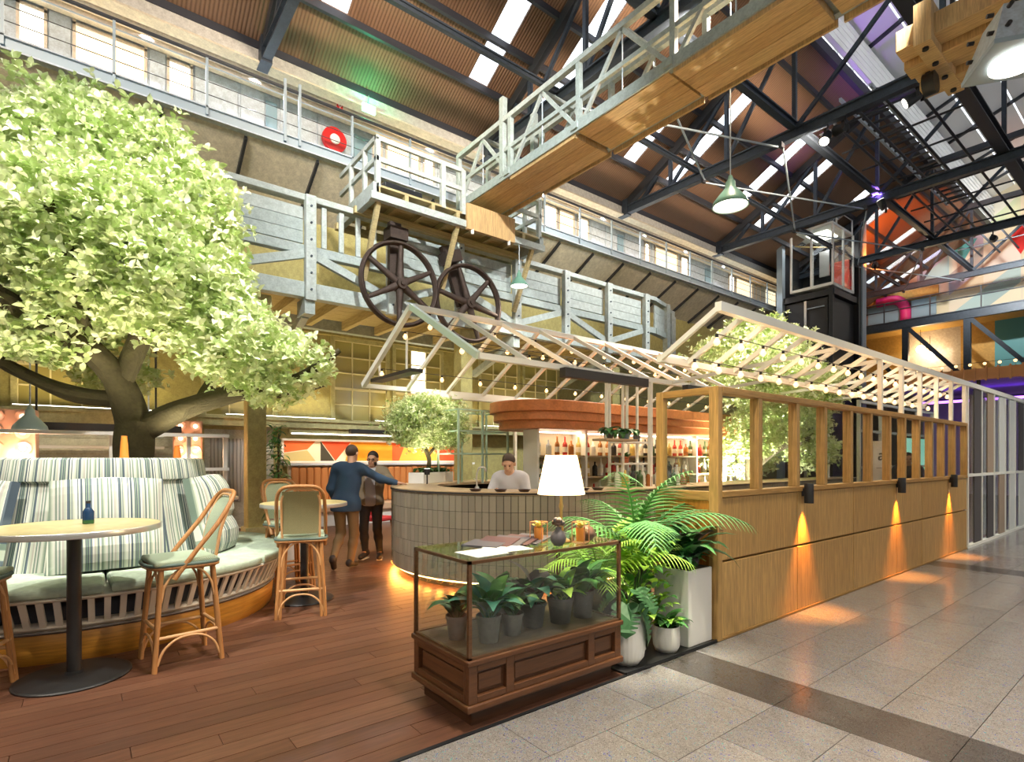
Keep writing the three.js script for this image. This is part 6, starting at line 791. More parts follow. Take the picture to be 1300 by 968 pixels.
  // climbing plant
  const c = thing('climbing_plant', 'tall narrow green climbing plant beside the orange bench', 'plant', [3.38, 0, -12.7]); mesh('pot', [lathe([[0, 0], [0.16, 0], [0.2, 0.35], [0.18, 0.35], [0.17, 0.3]], 24)], M.white, c); mesh('stem', [cyl([0, 0.3, 0], [0.03, 2.1, 0], 0.03, 0.02)], M.bark, c); const vb = [blade(1, 0.3, 0.9, -1.1, 5), blade(1, 0.35, 0.4, -1.3, 5)]; for (let k = 0; k < 130; k++) { const y = 0.4 + Math.pow(rnd(), 0.7) * 1.85, q = put('leaf', vb[k % 2], k % 3 ? M.leafMid : M.leafDeep, c, rr(-0.1, 0.1), y, rr(-0.1, 0.1)); q.scale.setScalar(rr(0.16, 0.32)); turnTo(q, rr(0, 6.28), rr(-0.3, 0.3)); }
  // copper bulb columns
  glow('mirrorBulb', [1, 0.8, 0.62], 2.4); std('roseCopper', [0.72, 0.42, 0.30], 0.3, 0.5);
  for (const [x, z, w, lab] of [[-0.85, -11.2, 0.6, 'copper lamp column with rows of bulbs at the edge of the seating'], [1.62, -12.4, 0.5, 'copper lamp column with rows of bulbs behind the tree branch']]) { const k = thing('lamp_column', lab, 'lamp column', [x, 0, z], -0.1); mesh('column_body', [rbx(-w / 2, w / 2, 0, 2.3, -0.12, 0.12, 0.02)], M.roseCopper, k); for (let y = 0.75; y < 2.25; y += 0.24) for (const u of [-0.25, 0.25]) { mesh('reflector', [lathe([[0.03, 0], [0.09, 0.03], [0.1, 0.03]], 16).rotateX(PI / 2).translate(u * w, y, 0.12)], M.roseCopper, k); mesh('bulb', [new THREE.SphereGeometry(0.042, 10, 8).translate(u * w, y, 0.15)], M.mirrorBulb, k); } const p = new THREE.PointLight(0xffc090, 5, 4); p.position.set(x, 1.6, z + 0.45); scene.add(p); }
  // white steel rack behind the seat
  const w = thing('steel_rack', 'thin white steel rack with shelves behind the round seat', 'rack', [0, 0, -10.6]); for (const x of [-1.3, 0.35, 1.4, 1.95]) mesh('upright', [bx(x - 0.03, x + 0.03, 0, 1.98, -0.03, 0.03)], M.white, w); for (const y of [0.5, 1.0, 1.35, 1.92]) mesh('shelf_rail', [bx(-1.3, 1.98, y, y + 0.05, -0.04, 0.2)], M.white, w);
  const lt = thing('shop_counter', 'low cream counter with a lit shelf behind the steel rack', 'counter'); mesh('counter_body', [bx(-4, 1.3, 0, 1.0, -12.9, -12.3)], M.cream, lt); mesh('counter_top', [bx(-4.05, 1.35, 1.0, 1.05, -12.95, -12.25)], M.white, lt); mesh('shelf_board', [bx(-4, 1.3, 1.75, 1.8, -13.4, -13.1)], M.white, lt);
  const l = new THREE.RectAreaLight(0xffd9a0, 10, 4, 0.2); l.position.set(-0.6, 2.15, -13.07); l.lookAt(-0.6, 1.0, -12.6); scene.add(l); const ll = thing('strip_light', 'warm strip light over the cream counter', 'light'); mesh('light_tube', [bx(-2.6, 1.4, 2.17, 2.2, -13.1, -13.04)], M.lampWhite, ll); mesh('housing', [bx(-2.65, 1.45, 2.2, 2.27, -13.2, -12.96)], M.oliveTrim, ll);
}
// ================================================================= PENDANTS, SIGNS, TRUSS LAMPS
{
  std('enamelGreen', [0.16, 0.34, 0.26], 0.35); std('enamelBlue', [0.36, 0.52, 0.55], 0.4);
  const pend = (p, top, s, lab, m, k, grp) => { const o = thing('pendant_lamp', lab, 'pendant lamp', p, 0, grp); mesh('shade', [lathe([[0.05, 0.42], [0.075, 0.4], [0.085, 0.3], [0.17, 0.2], [0.265, 0.08], [0.285, 0], [0.27, 0], [0.25, 0.07], [0.15, 0.19], [0.06, 0.28]].map(([r, y]) => [r * s, y * s]), 40)], M[m], o); mesh('shade_liner', [lathe([[0.268, 0.005], [0.248, 0.065], [0.148, 0.185], [0, 0.25]].map(([r, y]) => [r * s, y * s]), 40)], M.white, o); mesh('lamp_lens', [lathe([[0, 0.03], [0.24, 0.03], [0.24, 0.02], [0, 0.02]].map(([r, y]) => [r * s, y * s]), 32)], M.lampWhite, o); mesh('cap', [cyl([0, 0.4 * s, 0], [0, 0.5 * s, 0], 0.055 * s, 0.03 * s, 16)], M[m], o); mesh('cord', [cyl([0, 0.5 * s, 0], [0, top - p[1], 0], 0.012, 0.012, 6)], M.galleryPanel, o); const l = new THREE.SpotLight(0xfff0d8, k, 16, 1.15, 0.6, 2); l.position.set(p[0], p[1] - 0.02, p[2]); l.target.position.set(p[0], 0, p[2]); l.castShadow = true; l.shadow.radius = 10 * s; scene.add(l, l.target); return o; };
  pend([8.3, 5.67, -4.8], 9.9, 1.0, 'large green enamel pendant lamp hanging over the greenhouse bar', 'enamelGreen', 130);
  pend([7.95, 5.55, -9.85], 6.53, 0.75, 'green enamel pendant lamp hanging below the timber platform', 'enamelGreen', 40);
  pend([-0.62, 1.98, -10.8], 4.67, 0.75, 'pale blue dome pendant lamp left of the big tree trunk', 'enamelBlue', 8, undefined); pend([0.85, 1.92, -10.8], 4.67, 0.75, 'pale blue dome pendant lamp half hidden by the tree trunk', 'enamelBlue', 8);
  for (const [x, y, z] of [[2.2, 5.6, -1.5], [-3.5, 5.6, -4], [-3.5, 5.6, 1.5], [2.5, 5.6, 2.6], [13.5, 5.6, 0.6]]) pend([x, y, z], 9.9, 1.0, 'added green enamel pendant lamp out of view over the walkway', 'enamelGreen', 125, 'added walkway pendants');  // unseen pendants, added along the hall to light the walkway
  // stage spotlights on the truss chords; most are unseen, added to brighten the hall
  const spot = (p, to, col, k, ang, lab, grp) => { const o = thing('stage_spotlight', lab, 'spotlight', p, 0, grp); const d = V(...to).sub(V(...p)).normalize(), e = d.clone().multiplyScalar(0.3); mesh('barrel', [cyl([0, 0, 0], e, 0.1, 0.13, 16)], M.blackSteel, o); mesh('yoke', [bx(-0.15, 0.15, 0.05, 0.09, -0.03, 0.03), bx(-0.15, -0.13, -0.1, 0.09, -0.03, 0.03), bx(0.13, 0.15, -0.1, 0.09, -0.03, 0.03)], M.black, o); mesh('clamp', [cyl([0, 0.08, 0], [0, 0.3, 0], 0.02)], M.black, o); const q = e.clone().multiplyScalar(1.02), q2 = e.clone().multiplyScalar(1.05); mesh('lamp_lens', [cyl(q, q2, 0.11, 0.11, 16)], M.lampWhite, o); const l = new THREE.SpotLight(col, k, 40, ang, 0.7, 2); l.position.set(p[0] + e.x * 1.15, p[1] + e.y * 1.15, p[2] + e.z * 1.15); l.target.position.set(...to); l.castShadow = true; l.shadow.radius = 6; scene.add(l, l.target); };
  const TS = 'black stage spotlight under a roof truss, from a set mostly added for brightness', TG = 'truss spotlights';
  for (const [p, to, col, k, ang] of [[[14.5, 9.6, -5.8], [8, 1, -6], 0xffe6c0, 420, 0.5], [[8.75, 9.6, -4.5], [2.5, 0, -6.5], 0xffe8cc, 430, 0.6], [[3.0, 9.6, -2.6], [0.3, 3.2, -6.6], 0xfff8ec, 640, 0.4], [[-2.75, 9.6, -2.4], [0.2, 3.0, -6.4], 0xfff8ec, 540, 0.4], [[3.0, 9.6, -2.0], [6.5, 5.8, -10.8], 0xf6f6f0, 520, 0.5], [[14.5, 9.6, -3.9], [11.5, 5.8, -11], 0xf6f6f0, 400, 0.5], [[-2.75, 9.6, -4.2], [2, 6, -11], 0xf6f6f0, 240, 0.55], [[3.0, 9.6, -1.2], [3.55, 0.7, -2.8], 0xfff2d0, 900, 0.11], [[3.0, 9.6, -5.0], [4.35, 2.1, -7.75], 0xfff8e8, 620, 0.1], [[8.75, 9.6, -2.0], [10, 1.5, -5.2], 0xfff4e0, 500, 0.2]]) spot(p, to, col, k, ang, TS, TG);
  for (const x of [-2.75, 3.0, 8.75, 14.5]) spot([x, 9.6, -5.4], [x + 2.8, 10.9, -11], 0xffe2c4, 220, 0.95, 'added black spotlight tilted up to brighten the brown roof slope', 'added roof wash spotlights');  // spotlights added to lift the brightness of the roof slope
  spot([20.25, 9.6, -6.4], [19.5, 13, -7.5], 0xb070ff, 160, 0.8, 'black stage spotlight throwing violet light on the roof'); spot([26, 9.6, -8.6], [29.5, 12, -9.2], 0xff7a28, 170, 0.9, 'black stage spotlight throwing orange light on the roof'); spot([26, 9.6, -4.8], [36, 11, -6], 0xfffaf0, 420, 0.8, 'black stage spotlight aimed at the painted end wall');
  // hose reel, signs
  const h = thing('fire_hose_reel', 'red fire hose reel on the gallery wall', 'hose reel', [4.87, 9.42, -13.3]); std('fireRed', [0.55, 0.012, 0.015], 0.4); mesh('drum', [lathe([[0.1, -0.06], [0.29, -0.06], [0.3, -0.05], [0.3, 0.05], [0.29, 0.06], [0.13, 0.06]], 40).rotateX(PI / 2)], M.fireRed, h); mesh('hub', [cyl([0, 0, -0.03], [0, 0, 0.08], 0.13, 0.12, 24)], M.white, h); mesh('hose', [0, 1, 2].map((k) => new THREE.TorusGeometry(0.2 + k * 0.03, 0.022, 8, 40).translate(0, 0, 0.03)), M.fireRed, h); mesh('bracket', [bx(-0.05, 0.05, -0.4, 0.05, -0.205, -0.06)], M.blackSteel, h);
  const e = thing('exit_sign', 'glowing green exit sign hanging from the eave beam', 'exit sign', [5.27, 9.78, -12.15]); glow('exitGreen', [0.2, 1.0, 0.6], 5); mesh('light_box', [rbx(-0.16, 0.16, -0.1, 0.08, -0.03, 0.03, 0.008)], M.exitGreen, e); mesh('hanger', [cyl([0, 0.08, 0], [0, 0.3, 0], 0.01)], M.steel, e); const l = new THREE.PointLight(0x50ffb0, 5, 4); l.position.set(5.27, 9.78, -12.05); scene.add(l);
  const s = thing('hose_sign', 'small red hose reel sign with a white symbol under the gallery ceiling', 'sign', [4.75, 9.85, -12.6], 0); mesh('sign_plate', [bx(-0.07, 0.07, -0.1, 0.1, -0.01, 0.01)], M.fireRed, s); mesh('white_symbol', [new THREE.TorusGeometry(0.03, 0.01, 6, 16).translate(0, 0.02, 0.012), bx(-0.008, 0.008, -0.06, -0.01, 0.008, 0.014)], M.white, s); mesh('hanger', [cyl([0, 0.1, 0], [0, 0.2, 0], 0.006)], M.steel, s);
}

// ================================================================= SMALL THINGS ROUND THE BAR
{
  const c = thing('red_chair', 'red upholstered chair between the bar and the back bench', 'chair', [4.25, 0, -9.4], 0.5); std('redCloth', [0.50, 0.03, 0.04], 0.8);
  mesh('seat', [rbx(-0.22, 0.22, 0.42, 0.5, -0.22, 0.22, 0.03, 3)], M.redCloth, c); const b = mesh('backrest', [rbx(-0.21, 0.21, 0.5, 0.92, -0.04, 0.03, 0.03, 3).translate(0, 0, -0.2)], M.redCloth, c); b.name = 'backrest'; for (const [x, z] of [[-1, -1], [-1, 1], [1, -1], [1, 1]]) mesh('leg', [cyl([x * 0.21, 0, z * 0.21], [x * 0.17, 0.43, z * 0.17], 0.014, 0.018, 8)], M.rattan, c);
  std('darkDish', [0.06, 0.035, 0.035], 0.4); const dg = uvm(flat(lathe([[0, 0.004], [0.05, 0], [0.075, 0.03], [0.07, 0.03], [0.048, 0.008], [0, 0.01]], 20))); for (const [x, z] of [[3.62, -5.3], [3.8, -5.05], [4.0, -4.86], [4.22, -4.72], [4.72, -4.62], [4.95, -4.6]]) tag(put('bar_dish', dg, M.darkDish, null, x, BH, z), 'small dark shallow dish set out along the rounded end of the bar', 'dish', 'dishes on the bar');
  const t = thing('bar_tap', 'chrome swan-neck tap rising from the bar near the bartender', 'tap', [3.95, BH, -5.75]); mesh('spout', [tube([[0, 0, 0], [0, 0.2, 0], [0.03, 0.27, 0.02], [0.08, 0.27, 0.05], [0.1, 0.22, 0.06]], 0.012, 24, 8)], M.steel, t); mesh('base', [cyl([0, 0, 0], [0, 0.03, 0], 0.03, 0.025, 16)], M.steel, t); mesh('lever', [cyl([0, 0.1, 0], [-0.06, 0.13, 0.02], 0.006)], M.steel, t);
}

// ================================================================= PEOPLE
function surfaceNet(f, lo, hi, h) {                  // a smooth closed surface where f = 0 (f < 0 inside)
  const n = lo.map((a, i) => Math.ceil((hi[i] - a) / h) + 1), [nx, ny, nz] = n, F = new Float32Array(nx * ny * nz), id = (i, j, k) => (k * ny + j) * nx + i;
  for (let k = 0; k < nz; k++) for (let j = 0; j < ny; j++) for (let i = 0; i < nx; i++) F[id(i, j, k)] = f(lo[0] + i * h, lo[1] + j * h, lo[2] + k * h);
  const vi = new Int32Array(nx * ny * nz).fill(-1), pos = [], idx = [];
  for (let k = 0; k < nz - 1; k++) for (let j = 0; j < ny - 1; j++) for (let i = 0; i < nx - 1; i++) {
    let s = 0, x = 0, y = 0, z = 0, m = 0; const c = []; for (let q = 0; q < 8; q++) { const v = F[id(i + (q & 1), j + (q >> 1 & 1), k + (q >> 2))]; c.push(v); if (v < 0) m |= 1 << q; } if (m === 0 || m === 255) continue;
    for (let a = 0; a < 8; a++) for (const b of [a ^ 1, a ^ 2, a ^ 4]) if (b > a && (c[a] < 0) !== (c[b] < 0)) { const t = c[a] / (c[a] - c[b]); x += lerp(a & 1, b & 1, t); y += lerp(a >> 1 & 1, b >> 1 & 1, t); z += lerp(a >> 2, b >> 2, t); s++; }
    vi[id(i, j, k)] = pos.length / 3; pos.push(lo[0] + (i + x / s) * h, lo[1] + (j + y / s) * h, lo[2] + (k + z / s) * h);
  }
  const quad = (a, b, c, d, flip) => { if (a < 0 || b < 0 || c < 0 || d < 0) return; flip ? idx.push(a, c, b, a, d, c) : idx.push(a, b, c, a, c, d); };
  for (let k = 1; k < nz - 1; k++) for (let j = 1; j < ny - 1; j++) for (let i = 1; i < nx - 1; i++) {
    const v = F[id(i, j, k)] < 0;
    if (v !== F[id(i + 1, j, k)] < 0) quad(vi[id(i, j - 1, k - 1)], vi[id(i, j, k - 1)], vi[id(i, j, k)], vi[id(i, j - 1, k)], !v);
    if (v !== F[id(i, j + 1, k)] < 0) quad(vi[id(i - 1, j, k - 1)], vi[id(i - 1, j, k)], vi[id(i, j, k)], vi[id(i, j, k - 1)], !v);
    if (v !== F[id(i, j, k + 1)] < 0) quad(vi[id(i - 1, j - 1, k)], vi[id(i, j - 1, k)], vi[id(i, j, k)], vi[id(i - 1, j, k)], !v);
  }
  const g = new THREE.BufferGeometry(); g.setAttribute('position', new THREE.Float32BufferAttribute(pos, 3)); g.setIndex(idx); g.computeVertexNormals(); g.setAttribute('uv', new THREE.Float32BufferAttribute(new Float32Array(pos.length / 3 * 2), 2)); return g;
}
const cap = (a, b, r0, r1 = r0) => { const dx = b[0] - a[0], dy = b[1] - a[1], dz = b[2] - a[2], L2 = dx * dx + dy * dy + dz * dz || 1e-9; const f = (x, y, z) => { const px = x - a[0], py = y - a[1], pz = z - a[2], t = Math.max(0, Math.min(1, (px * dx + py * dy + pz * dz) / L2)); return Math.hypot(px - dx * t, py - dy * t, pz - dz * t) - lerp(r0, r1, t); }; f.box = [a, b, Math.max(r0, r1)]; return f; };
const ell = (c, r) => { const f = (x, y, z) => { const a = (x - c[0]) / r[0], b = (y - c[1]) / r[1], d = (z - c[2]) / r[2], k0 = Math.hypot(a, b, d), k1 = Math.hypot(a / r[0], b / r[1], d / r[2]) || 1e-6; return k0 * (k0 - 1) / k1; }; f.box = [c, c, Math.max(...r)]; return f; };
const union = (fs, k) => (x, y, z) => { let d = 1e3; for (const f of fs) { const e = f(x, y, z), h = Math.max(k - Math.abs(d - e), 0) / k; d = Math.min(d, e) - h * h * k * 0.25; } return d; };
const bounds = (fs, pad) => { const lo = [9, 9, 9], hi = [-9, -9, -9]; for (const f of fs) for (const p of [f.box[0], f.box[1]]) for (let i = 0; i < 3; i++) { lo[i] = Math.min(lo[i], p[i] - f.box[2] - pad); hi[i] = Math.max(hi[i], p[i] + f.box[2] + pad); } return [lo, hi]; };
function netOf(fs, k, h, cut) { const [lo, hi] = bounds(fs, 0.03 + h), u = union(fs, k); return surfaceNet(cut ? (x, y, z) => Math.max(u(x, y, z), cut(x, y, z)) : u, lo, hi, h); }
std('skinLight', [0.56, 0.33, 0.23], 0.55); std('skinTan', [0.45, 0.25, 0.16], 0.55); std('hairDark', [0.022, 0.016, 0.012], 0.6); std('hairBrown', [0.05, 0.028, 0.018], 0.6); std('eyeDark', [0.03, 0.02, 0.02], 0.2); std('lips', [0.36, 0.14, 0.11], 0.5);
std('navyCloth', [0.03, 0.07, 0.14], 0.8); std('khaki', [0.21, 0.14, 0.07], 0.85); std('bootDark', [0.03, 0.025, 0.025], 0.55); std('greyTee', [0.34, 0.34, 0.36], 0.85); std('oliveJacket', [0.20, 0.16, 0.11], 0.85); std('blackDenim', [0.018, 0.018, 0.022], 0.8); std('soleWhite', [0.7, 0.7, 0.68], 0.6); std('paleShirt', [0.46, 0.46, 0.50], 0.85); std('blackShirt', [0.02, 0.018, 0.022], 0.8); std('apron', [0.06, 0.06, 0.07], 0.8);
function person(label, pos, turn, J, look) {
  const o = thing('person', label, 'person', pos, turn), sk = M[look.skin];
  const off = (p, x, y, z) => [p[0] + x, p[1] + y, p[2] + z];
  const { hipL, hipR, kneeL, kneeR, ankL, ankR, toeL, toeR, shL, shR, elL, elR, wrL, wrR, pelvis, chest, neck, head } = J, mid = (a, b, t = 0.5) => a.map((v, i) => lerp(v, b[i], t));
  const torso = (g) => [cap(mid(hipL, hipR, 0.15), mid(hipL, hipR, 0.85), 0.115 + g, 0.115 + g), cap(pelvis, chest, 0.125 + g, 0.135 + g), cap(mid(shL, shR, 0.2), mid(shL, shR, 0.8), 0.095 + g, 0.095 + g), cap(off(chest, 0.06, -0.08, 0), off(pelvis, 0.06, 0.05, 0), 0.1 + g, 0.09 + g), cap(off(chest, -0.06, -0.08, 0), off(pelvis, -0.06, 0.05, 0), 0.1 + g, 0.09 + g)];
  const arm = (s, e, w, g) => [cap(s, e, 0.056 + g, 0.043 + g), cap(e, w, 0.042 + g, 0.03 + g)], leg = (h, k, a, g) => [cap(h, k, 0.088 + g, 0.058 + g), cap(k, mid(k, a, 0.35), 0.056 + g, 0.055 + g), cap(mid(k, a, 0.35), a, 0.055 + g, 0.038 + g)];
  // head in its own finer grid, turned to where the person looks
  const hm = new THREE.Matrix4().makeRotationFromEuler(new THREE.Euler(look.pitch ?? 0, look.yaw ?? 0, look.roll ?? 0, 'YXZ')).setPosition(...head);
  const hs = [ell([0, 0.03, -0.012], [0.076, 0.09, 0.096]), ell([0, -0.042, 0.022], [0.06, 0.076, 0.07]), cap([0, 0.02, 0.084], [0, -0.022, 0.104], 0.009, 0.015), cap([-0.035, 0.024, 0.076], [0.035, 0.024, 0.076], 0.012), cap([-0.02, -0.085, 0.062], [0.02, -0.085, 0.062], 0.02), ell([0.08, -0.004, 0], [0.012, 0.03, 0.019]), ell([-0.08, -0.004, 0], [0.012, 0.03, 0.019]), cap([0, -0.05, -0.02], [0, -0.16, -0.03], 0.052, 0.055), cap([-0.02, -0.056, 0.083], [0.02, -0.056, 0.083], 0.011)];
  const geos = [flat(netOf(hs, 0.018, 0.0055)).applyMatrix4(hm)];
  // hands: palm, four unequal bent fingers, thumb
  for (const [w, e, side, curl] of [[wrL, elL, 1, look.curlL ?? 0.5], [wrR, elR, -1, look.curlR ?? 0.5]]) {
    const ov = side > 0 ? look.handL : look.handR, z = (ov ? V(...ov) : V(...w).sub(V(...e))).normalize(), y0 = V(side * 1, 0, 0.001); let y = y0.sub(z.clone().multiplyScalar(y0.dot(z))); if (ov) { y = V(0, 1, 0); y.sub(z.clone().multiplyScalar(y.dot(z))); } y.normalize(); const x = V().crossVectors(y, z), m = new THREE.Matrix4().makeBasis(x, y, z).setPosition(...w);
    const fs = [cap([0, 0, -0.03], [0, 0, 0.02], 0.028, 0.026), cap([-0.022, 0, 0.03], [-0.026, 0, 0.08], 0.017, 0.013), cap([0, 0, 0.025], [0, 0, 0.085], 0.019, 0.014), cap([0.022, 0, 0.03], [0.026, 0, 0.078], 0.017, 0.013)];
    [[-0.031, 0.058], [-0.0105, 0.07], [0.0105, 0.074], [0.031, 0.064]].forEach(([fx, L]) => { let p = [fx, 0, 0.08], a = curl * 0.5; for (const q of [0.45, 0.3, 0.25]) { const n = [p[0] + fx * 0.12, p[1] - Math.sin(a) * L * q, p[2] + Math.cos(a) * L * q]; fs.push(cap(p, n, 0.0088, 0.0082)); p = n; a += curl * 0.7; } });
    fs.push(cap([side * -0.02, -0.004, 0.015], [side * -0.05, -0.014, 0.05], 0.015, 0.011), cap([side * -0.05, -0.014, 0.05], [side * -0.056, -0.022, 0.08], 0.0105, 0.0085)); geos.push(flat(netOf(fs, 0.01, 0.0045)).applyMatrix4(m));
  }
  const bodyF = [...torso(-0.012), cap(chest, neck, 0.07, 0.055), cap(neck, off(head, 0, -0.07, -0.01), 0.054, 0.052), ...arm(shL, elL, wrL, -0.008), ...arm(shR, elR, wrR, -0.008), ...leg(hipL, kneeL, ankL, -0.008), ...leg(hipR, kneeR, ankR, -0.008), cap(ankL, toeL, 0.036, 0.03), cap(ankR, toeR, 0.036, 0.03)];
  geos.push(flat(netOf(bodyF, 0.05, 0.016))); mesh('body', geos, sk, o);
  for (const s of [-1, 1]) mesh('eye', [new THREE.SphereGeometry(0.0105, 10, 8).translate(s * 0.03, 0.004, 0.083).applyMatrix4(hm)], M.eyeDark, o);
  mesh('mouth', [new THREE.SphereGeometry(0.011, 12, 8).scale(1.9, 0.45, 0.5).translate(0, -0.056, 0.094).applyMatrix4(hm)], M.lips, o);
  const hair = [ell([0, 0.036, -0.016], [0.084, 0.096, 0.102])]; mesh('hair', [flat(netOf(hair, 0.01, 0.006, (x, y, z) => -((y - 0.035) - 0.95 * (z - 0.035)) * 0.7)).applyMatrix4(hm)], M[look.hair], o);
  if (look.beard) mesh('beard', [flat(netOf([ell([0, -0.05, 0.022], [0.064, 0.07, 0.072])], 0.01, 0.006, (x, y, z) => Math.max((y + 0.035), -(z + 0.01), 0.03 - Math.hypot(x, (y + 0.056) * 1.6) * 1.0 - (z < 0.07 ? 0.03 : 0) ))).applyMatrix4(hm)], M[look.hair], o);
  if (look.glasses) mesh('glasses', [new THREE.TorusGeometry(0.02, 0.0028, 6, 18).translate(0.031, 0.003, 0.1).applyMatrix4(hm), new THREE.TorusGeometry(0.02, 0.0028, 6, 18).translate(-0.031, 0.003, 0.1).applyMatrix4(hm), bx(-0.011, 0.011, 0.004, 0.008, 0.098, 0.103).applyMatrix4(hm), bx(-0.083, -0.078, 0.004, 0.009, 0.0, 0.1).applyMatrix4(hm), bx(0.078, 0.083, 0.004, 0.009, 0.0, 0.1).applyMatrix4(hm)], M.black, o);
  // clothes follow the body and end at neck, cuffs, waist and hems
  const hem = pelvis[1] - (look.hem ?? 0.08), tops = [...torso(0.012), cap(chest, mid(chest, neck, 0.55), 0.085, 0.066), ...arm(shL, elL, mid(elL, wrL, look.sleeve ?? 0.93), 0.013), ...arm(shR, elR, mid(elR, wrR, look.sleeve ?? 0.93), 0.013)]; if (look.hem > 0.12) tops.push(cap(pelvis, off(pelvis, 0, -look.hem, 0), 0.15, 0.155), cap(hipL, off(hipL, 0.01, -look.hem + 0.1, 0), 0.12, 0.115), cap(hipR, off(hipR, -0.01, -look.hem + 0.1, 0), 0.12, 0.115));
  mesh('top_garment', [netOf(tops, 0.05, 0.014, (x, y, z) => (Math.abs(x - pelvis[0]) < 0.26 && y < pelvis[1] + 0.1 ? hem - y : -1))], M[look.top], o).name = look.topName ?? 'shirt';
  if (look.jacket) mesh('jacket', [netOf([...torso(0.022), ...arm(shL, elL, mid(elL, wrL, 0.9), 0.02), ...arm(shR, elR, mid(elR, wrR, 0.9), 0.02)], 0.05, 0.014, (x, y, z) => Math.max(hem + 0.02 - y, (z - chest[2] > 0.05 ? 0.075 - Math.abs(x - chest[0]) : -1)))], M[look.jacket], o);
  const tr = [cap(mid(hipL, hipR, 0.12), mid(hipL, hipR, 0.88), 0.122, 0.122), cap(pelvis, off(pelvis, 0, 0.06, 0), 0.13, 0.125), ...leg(hipL, kneeL, ankL, 0.008), ...leg(hipR, kneeR, ankR, 0.008)]; mesh('trousers', [netOf(tr, 0.035, 0.013, (x, y, z) => y - (pelvis[1] + 0.11))], M[look.legs], o);
  for (const [a, t] of [[ankL, toeL], [ankR, toeR]]) { const h = mid(a, t, -0.25), sh = mesh('shoe', [netOf([cap([h[0], h[1] - 0.025, h[2]], [t[0], t[1] + 0.005, t[2]], 0.043, 0.04), cap(a, h, 0.047, 0.042)], 0.03, 0.009, (x, y, z) => Math.min(a[1], t[1]) - 0.04 - y)], M[look.shoes], o); if (look.sole) mesh('sole', [bar([h[0], Math.min(h[1], t[1]) - 0.034, h[2]], [t[0], t[1] - 0.034, t[2]], 0.085, 0.022)], M.soleWhite, sh); }
  return o;
}
person('man in navy jacket and khaki trousers leaning one arm on the bar', [2.93, 0, -7.52], 2.498, { hipL: [0.1, 0.92, 0], hipR: [-0.08, 0.92, 0], kneeL: [0.1, 0.5, 0.08], kneeR: [-0.1, 0.49, 0.03], ankL: [0.13, 0.16, -0.2], ankR: [-0.06, 0.09, -0.02], toeL: [0.14, 0.04, -0.12], toeR: [-0.09, 0.042, 0.14], pelvis: [0.01, 0.97, 0], chest: [-0.03, 1.3, 0.03], neck: [-0.05, 1.48, 0.05], head: [-0.06, 1.625, 0.08], shL: [0.15, 1.415, 0.02], shR: [-0.22, 1.4, 0.06], elL: [0.23, 1.13, 0.03], elR: [-0.45, 1.26, 0.15], wrL: [0.2, 0.93, 0.16], wrR: [-0.66, 1.205, 0.22] }, { skin: 'skinLight', hair: 'hairBrown', top: 'navyCloth', topName: 'jacket', legs: 'khaki', shoes: 'bootDark', hem: 0.16, yaw: -0.35, pitch: 0.12, handR: [-1, -0.12, 0.2], curlR: 0.15, sleeve: 0.96 });
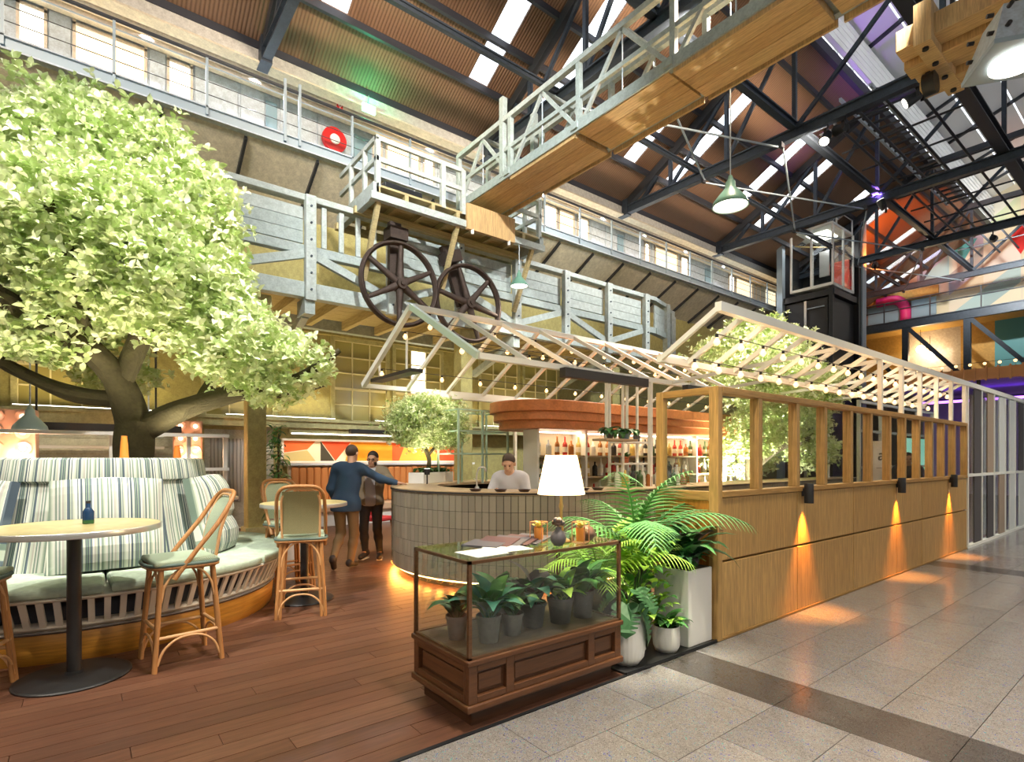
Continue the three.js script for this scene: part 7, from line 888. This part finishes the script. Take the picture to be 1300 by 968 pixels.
person('man in grey tee and olive jacket with black jeans facing the navy jacket', [3.52, 0, -8.02], -0.75, { hipL: [0.09, 0.89, 0], hipR: [-0.09, 0.89, 0], kneeL: [0.11, 0.47, 0.04], kneeR: [-0.1, 0.47, 0.05], ankL: [0.13, 0.09, -0.03], ankR: [-0.1, 0.09, -0.02], toeL: [0.17, 0.042, 0.13], toeR: [-0.12, 0.042, 0.14], pelvis: [0, 0.94, 0], chest: [0.03, 1.25, 0.02], neck: [0.04, 1.41, 0.04], head: [0.05, 1.545, 0.07], shL: [0.22, 1.34, 0.03], shR: [-0.15, 1.35, 0.02], elL: [0.36, 1.225, 0.2], elR: [-0.24, 1.07, 0.0], wrL: [0.17, 1.3, 0.33], wrR: [-0.2, 0.87, 0.13] }, { skin: 'skinTan', hair: 'hairDark', beard: true, glasses: true, top: 'greyTee', jacket: 'oliveJacket', legs: 'blackDenim', shoes: 'bootDark', sole: true, hem: 0.12, yaw: 0.05, pitch: 0.1, curlL: 0.9 });
person('bartender in a pale grey shirt working behind the tiled bar', [4.4, 0, -5.6], -0.9, { hipL: [0.09, 0.86, 0], hipR: [-0.09, 0.86, 0], kneeL: [0.1, 0.45, 0.03], kneeR: [-0.1, 0.45, 0.03], ankL: [0.11, 0.09, -0.03], ankR: [-0.11, 0.09, -0.03], toeL: [0.13, 0.042, 0.13], toeR: [-0.13, 0.042, 0.13], pelvis: [0, 0.91, 0], chest: [0, 1.21, 0.07], neck: [0, 1.36, 0.12], head: [0, 1.49, 0.18], shL: [0.18, 1.3, 0.09], shR: [-0.18, 1.3, 0.09], elL: [0.25, 1.08, 0.2], elR: [-0.25, 1.08, 0.2], wrL: [0.12, 1.1, 0.4], wrR: [-0.14, 1.12, 0.4] }, { skin: 'skinLight', hair: 'hairBrown', top: 'paleShirt', legs: 'apron', shoes: 'bootDark', hem: 0.08, pitch: 0.4, sleeve: 0.4 });
person('person in black standing behind the far windows of the timber screen', [12.7, 0, -3.62], -1.2, { hipL: [0.09, 0.89, 0], hipR: [-0.09, 0.89, 0], kneeL: [0.1, 0.47, 0.03], kneeR: [-0.1, 0.47, 0.03], ankL: [0.11, 0.09, -0.03], ankR: [-0.11, 0.09, -0.03], toeL: [0.13, 0.042, 0.13], toeR: [-0.13, 0.042, 0.13], pelvis: [0, 0.94, 0], chest: [0, 1.25, 0.02], neck: [0, 1.41, 0.04], head: [0, 1.55, 0.07], shL: [0.19, 1.34, 0.03], shR: [-0.19, 1.34, 0.03], elL: [0.27, 1.1, 0.08], elR: [-0.27, 1.1, 0.08], wrL: [0.14, 1.12, 0.3], wrR: [-0.14, 1.12, 0.3] }, { skin: 'skinTan', hair: 'hairDark', top: 'blackShirt', legs: 'blackDenim', shoes: 'bootDark', hem: 0.1, pitch: 0.1 });

renderer.render(scene, camera);
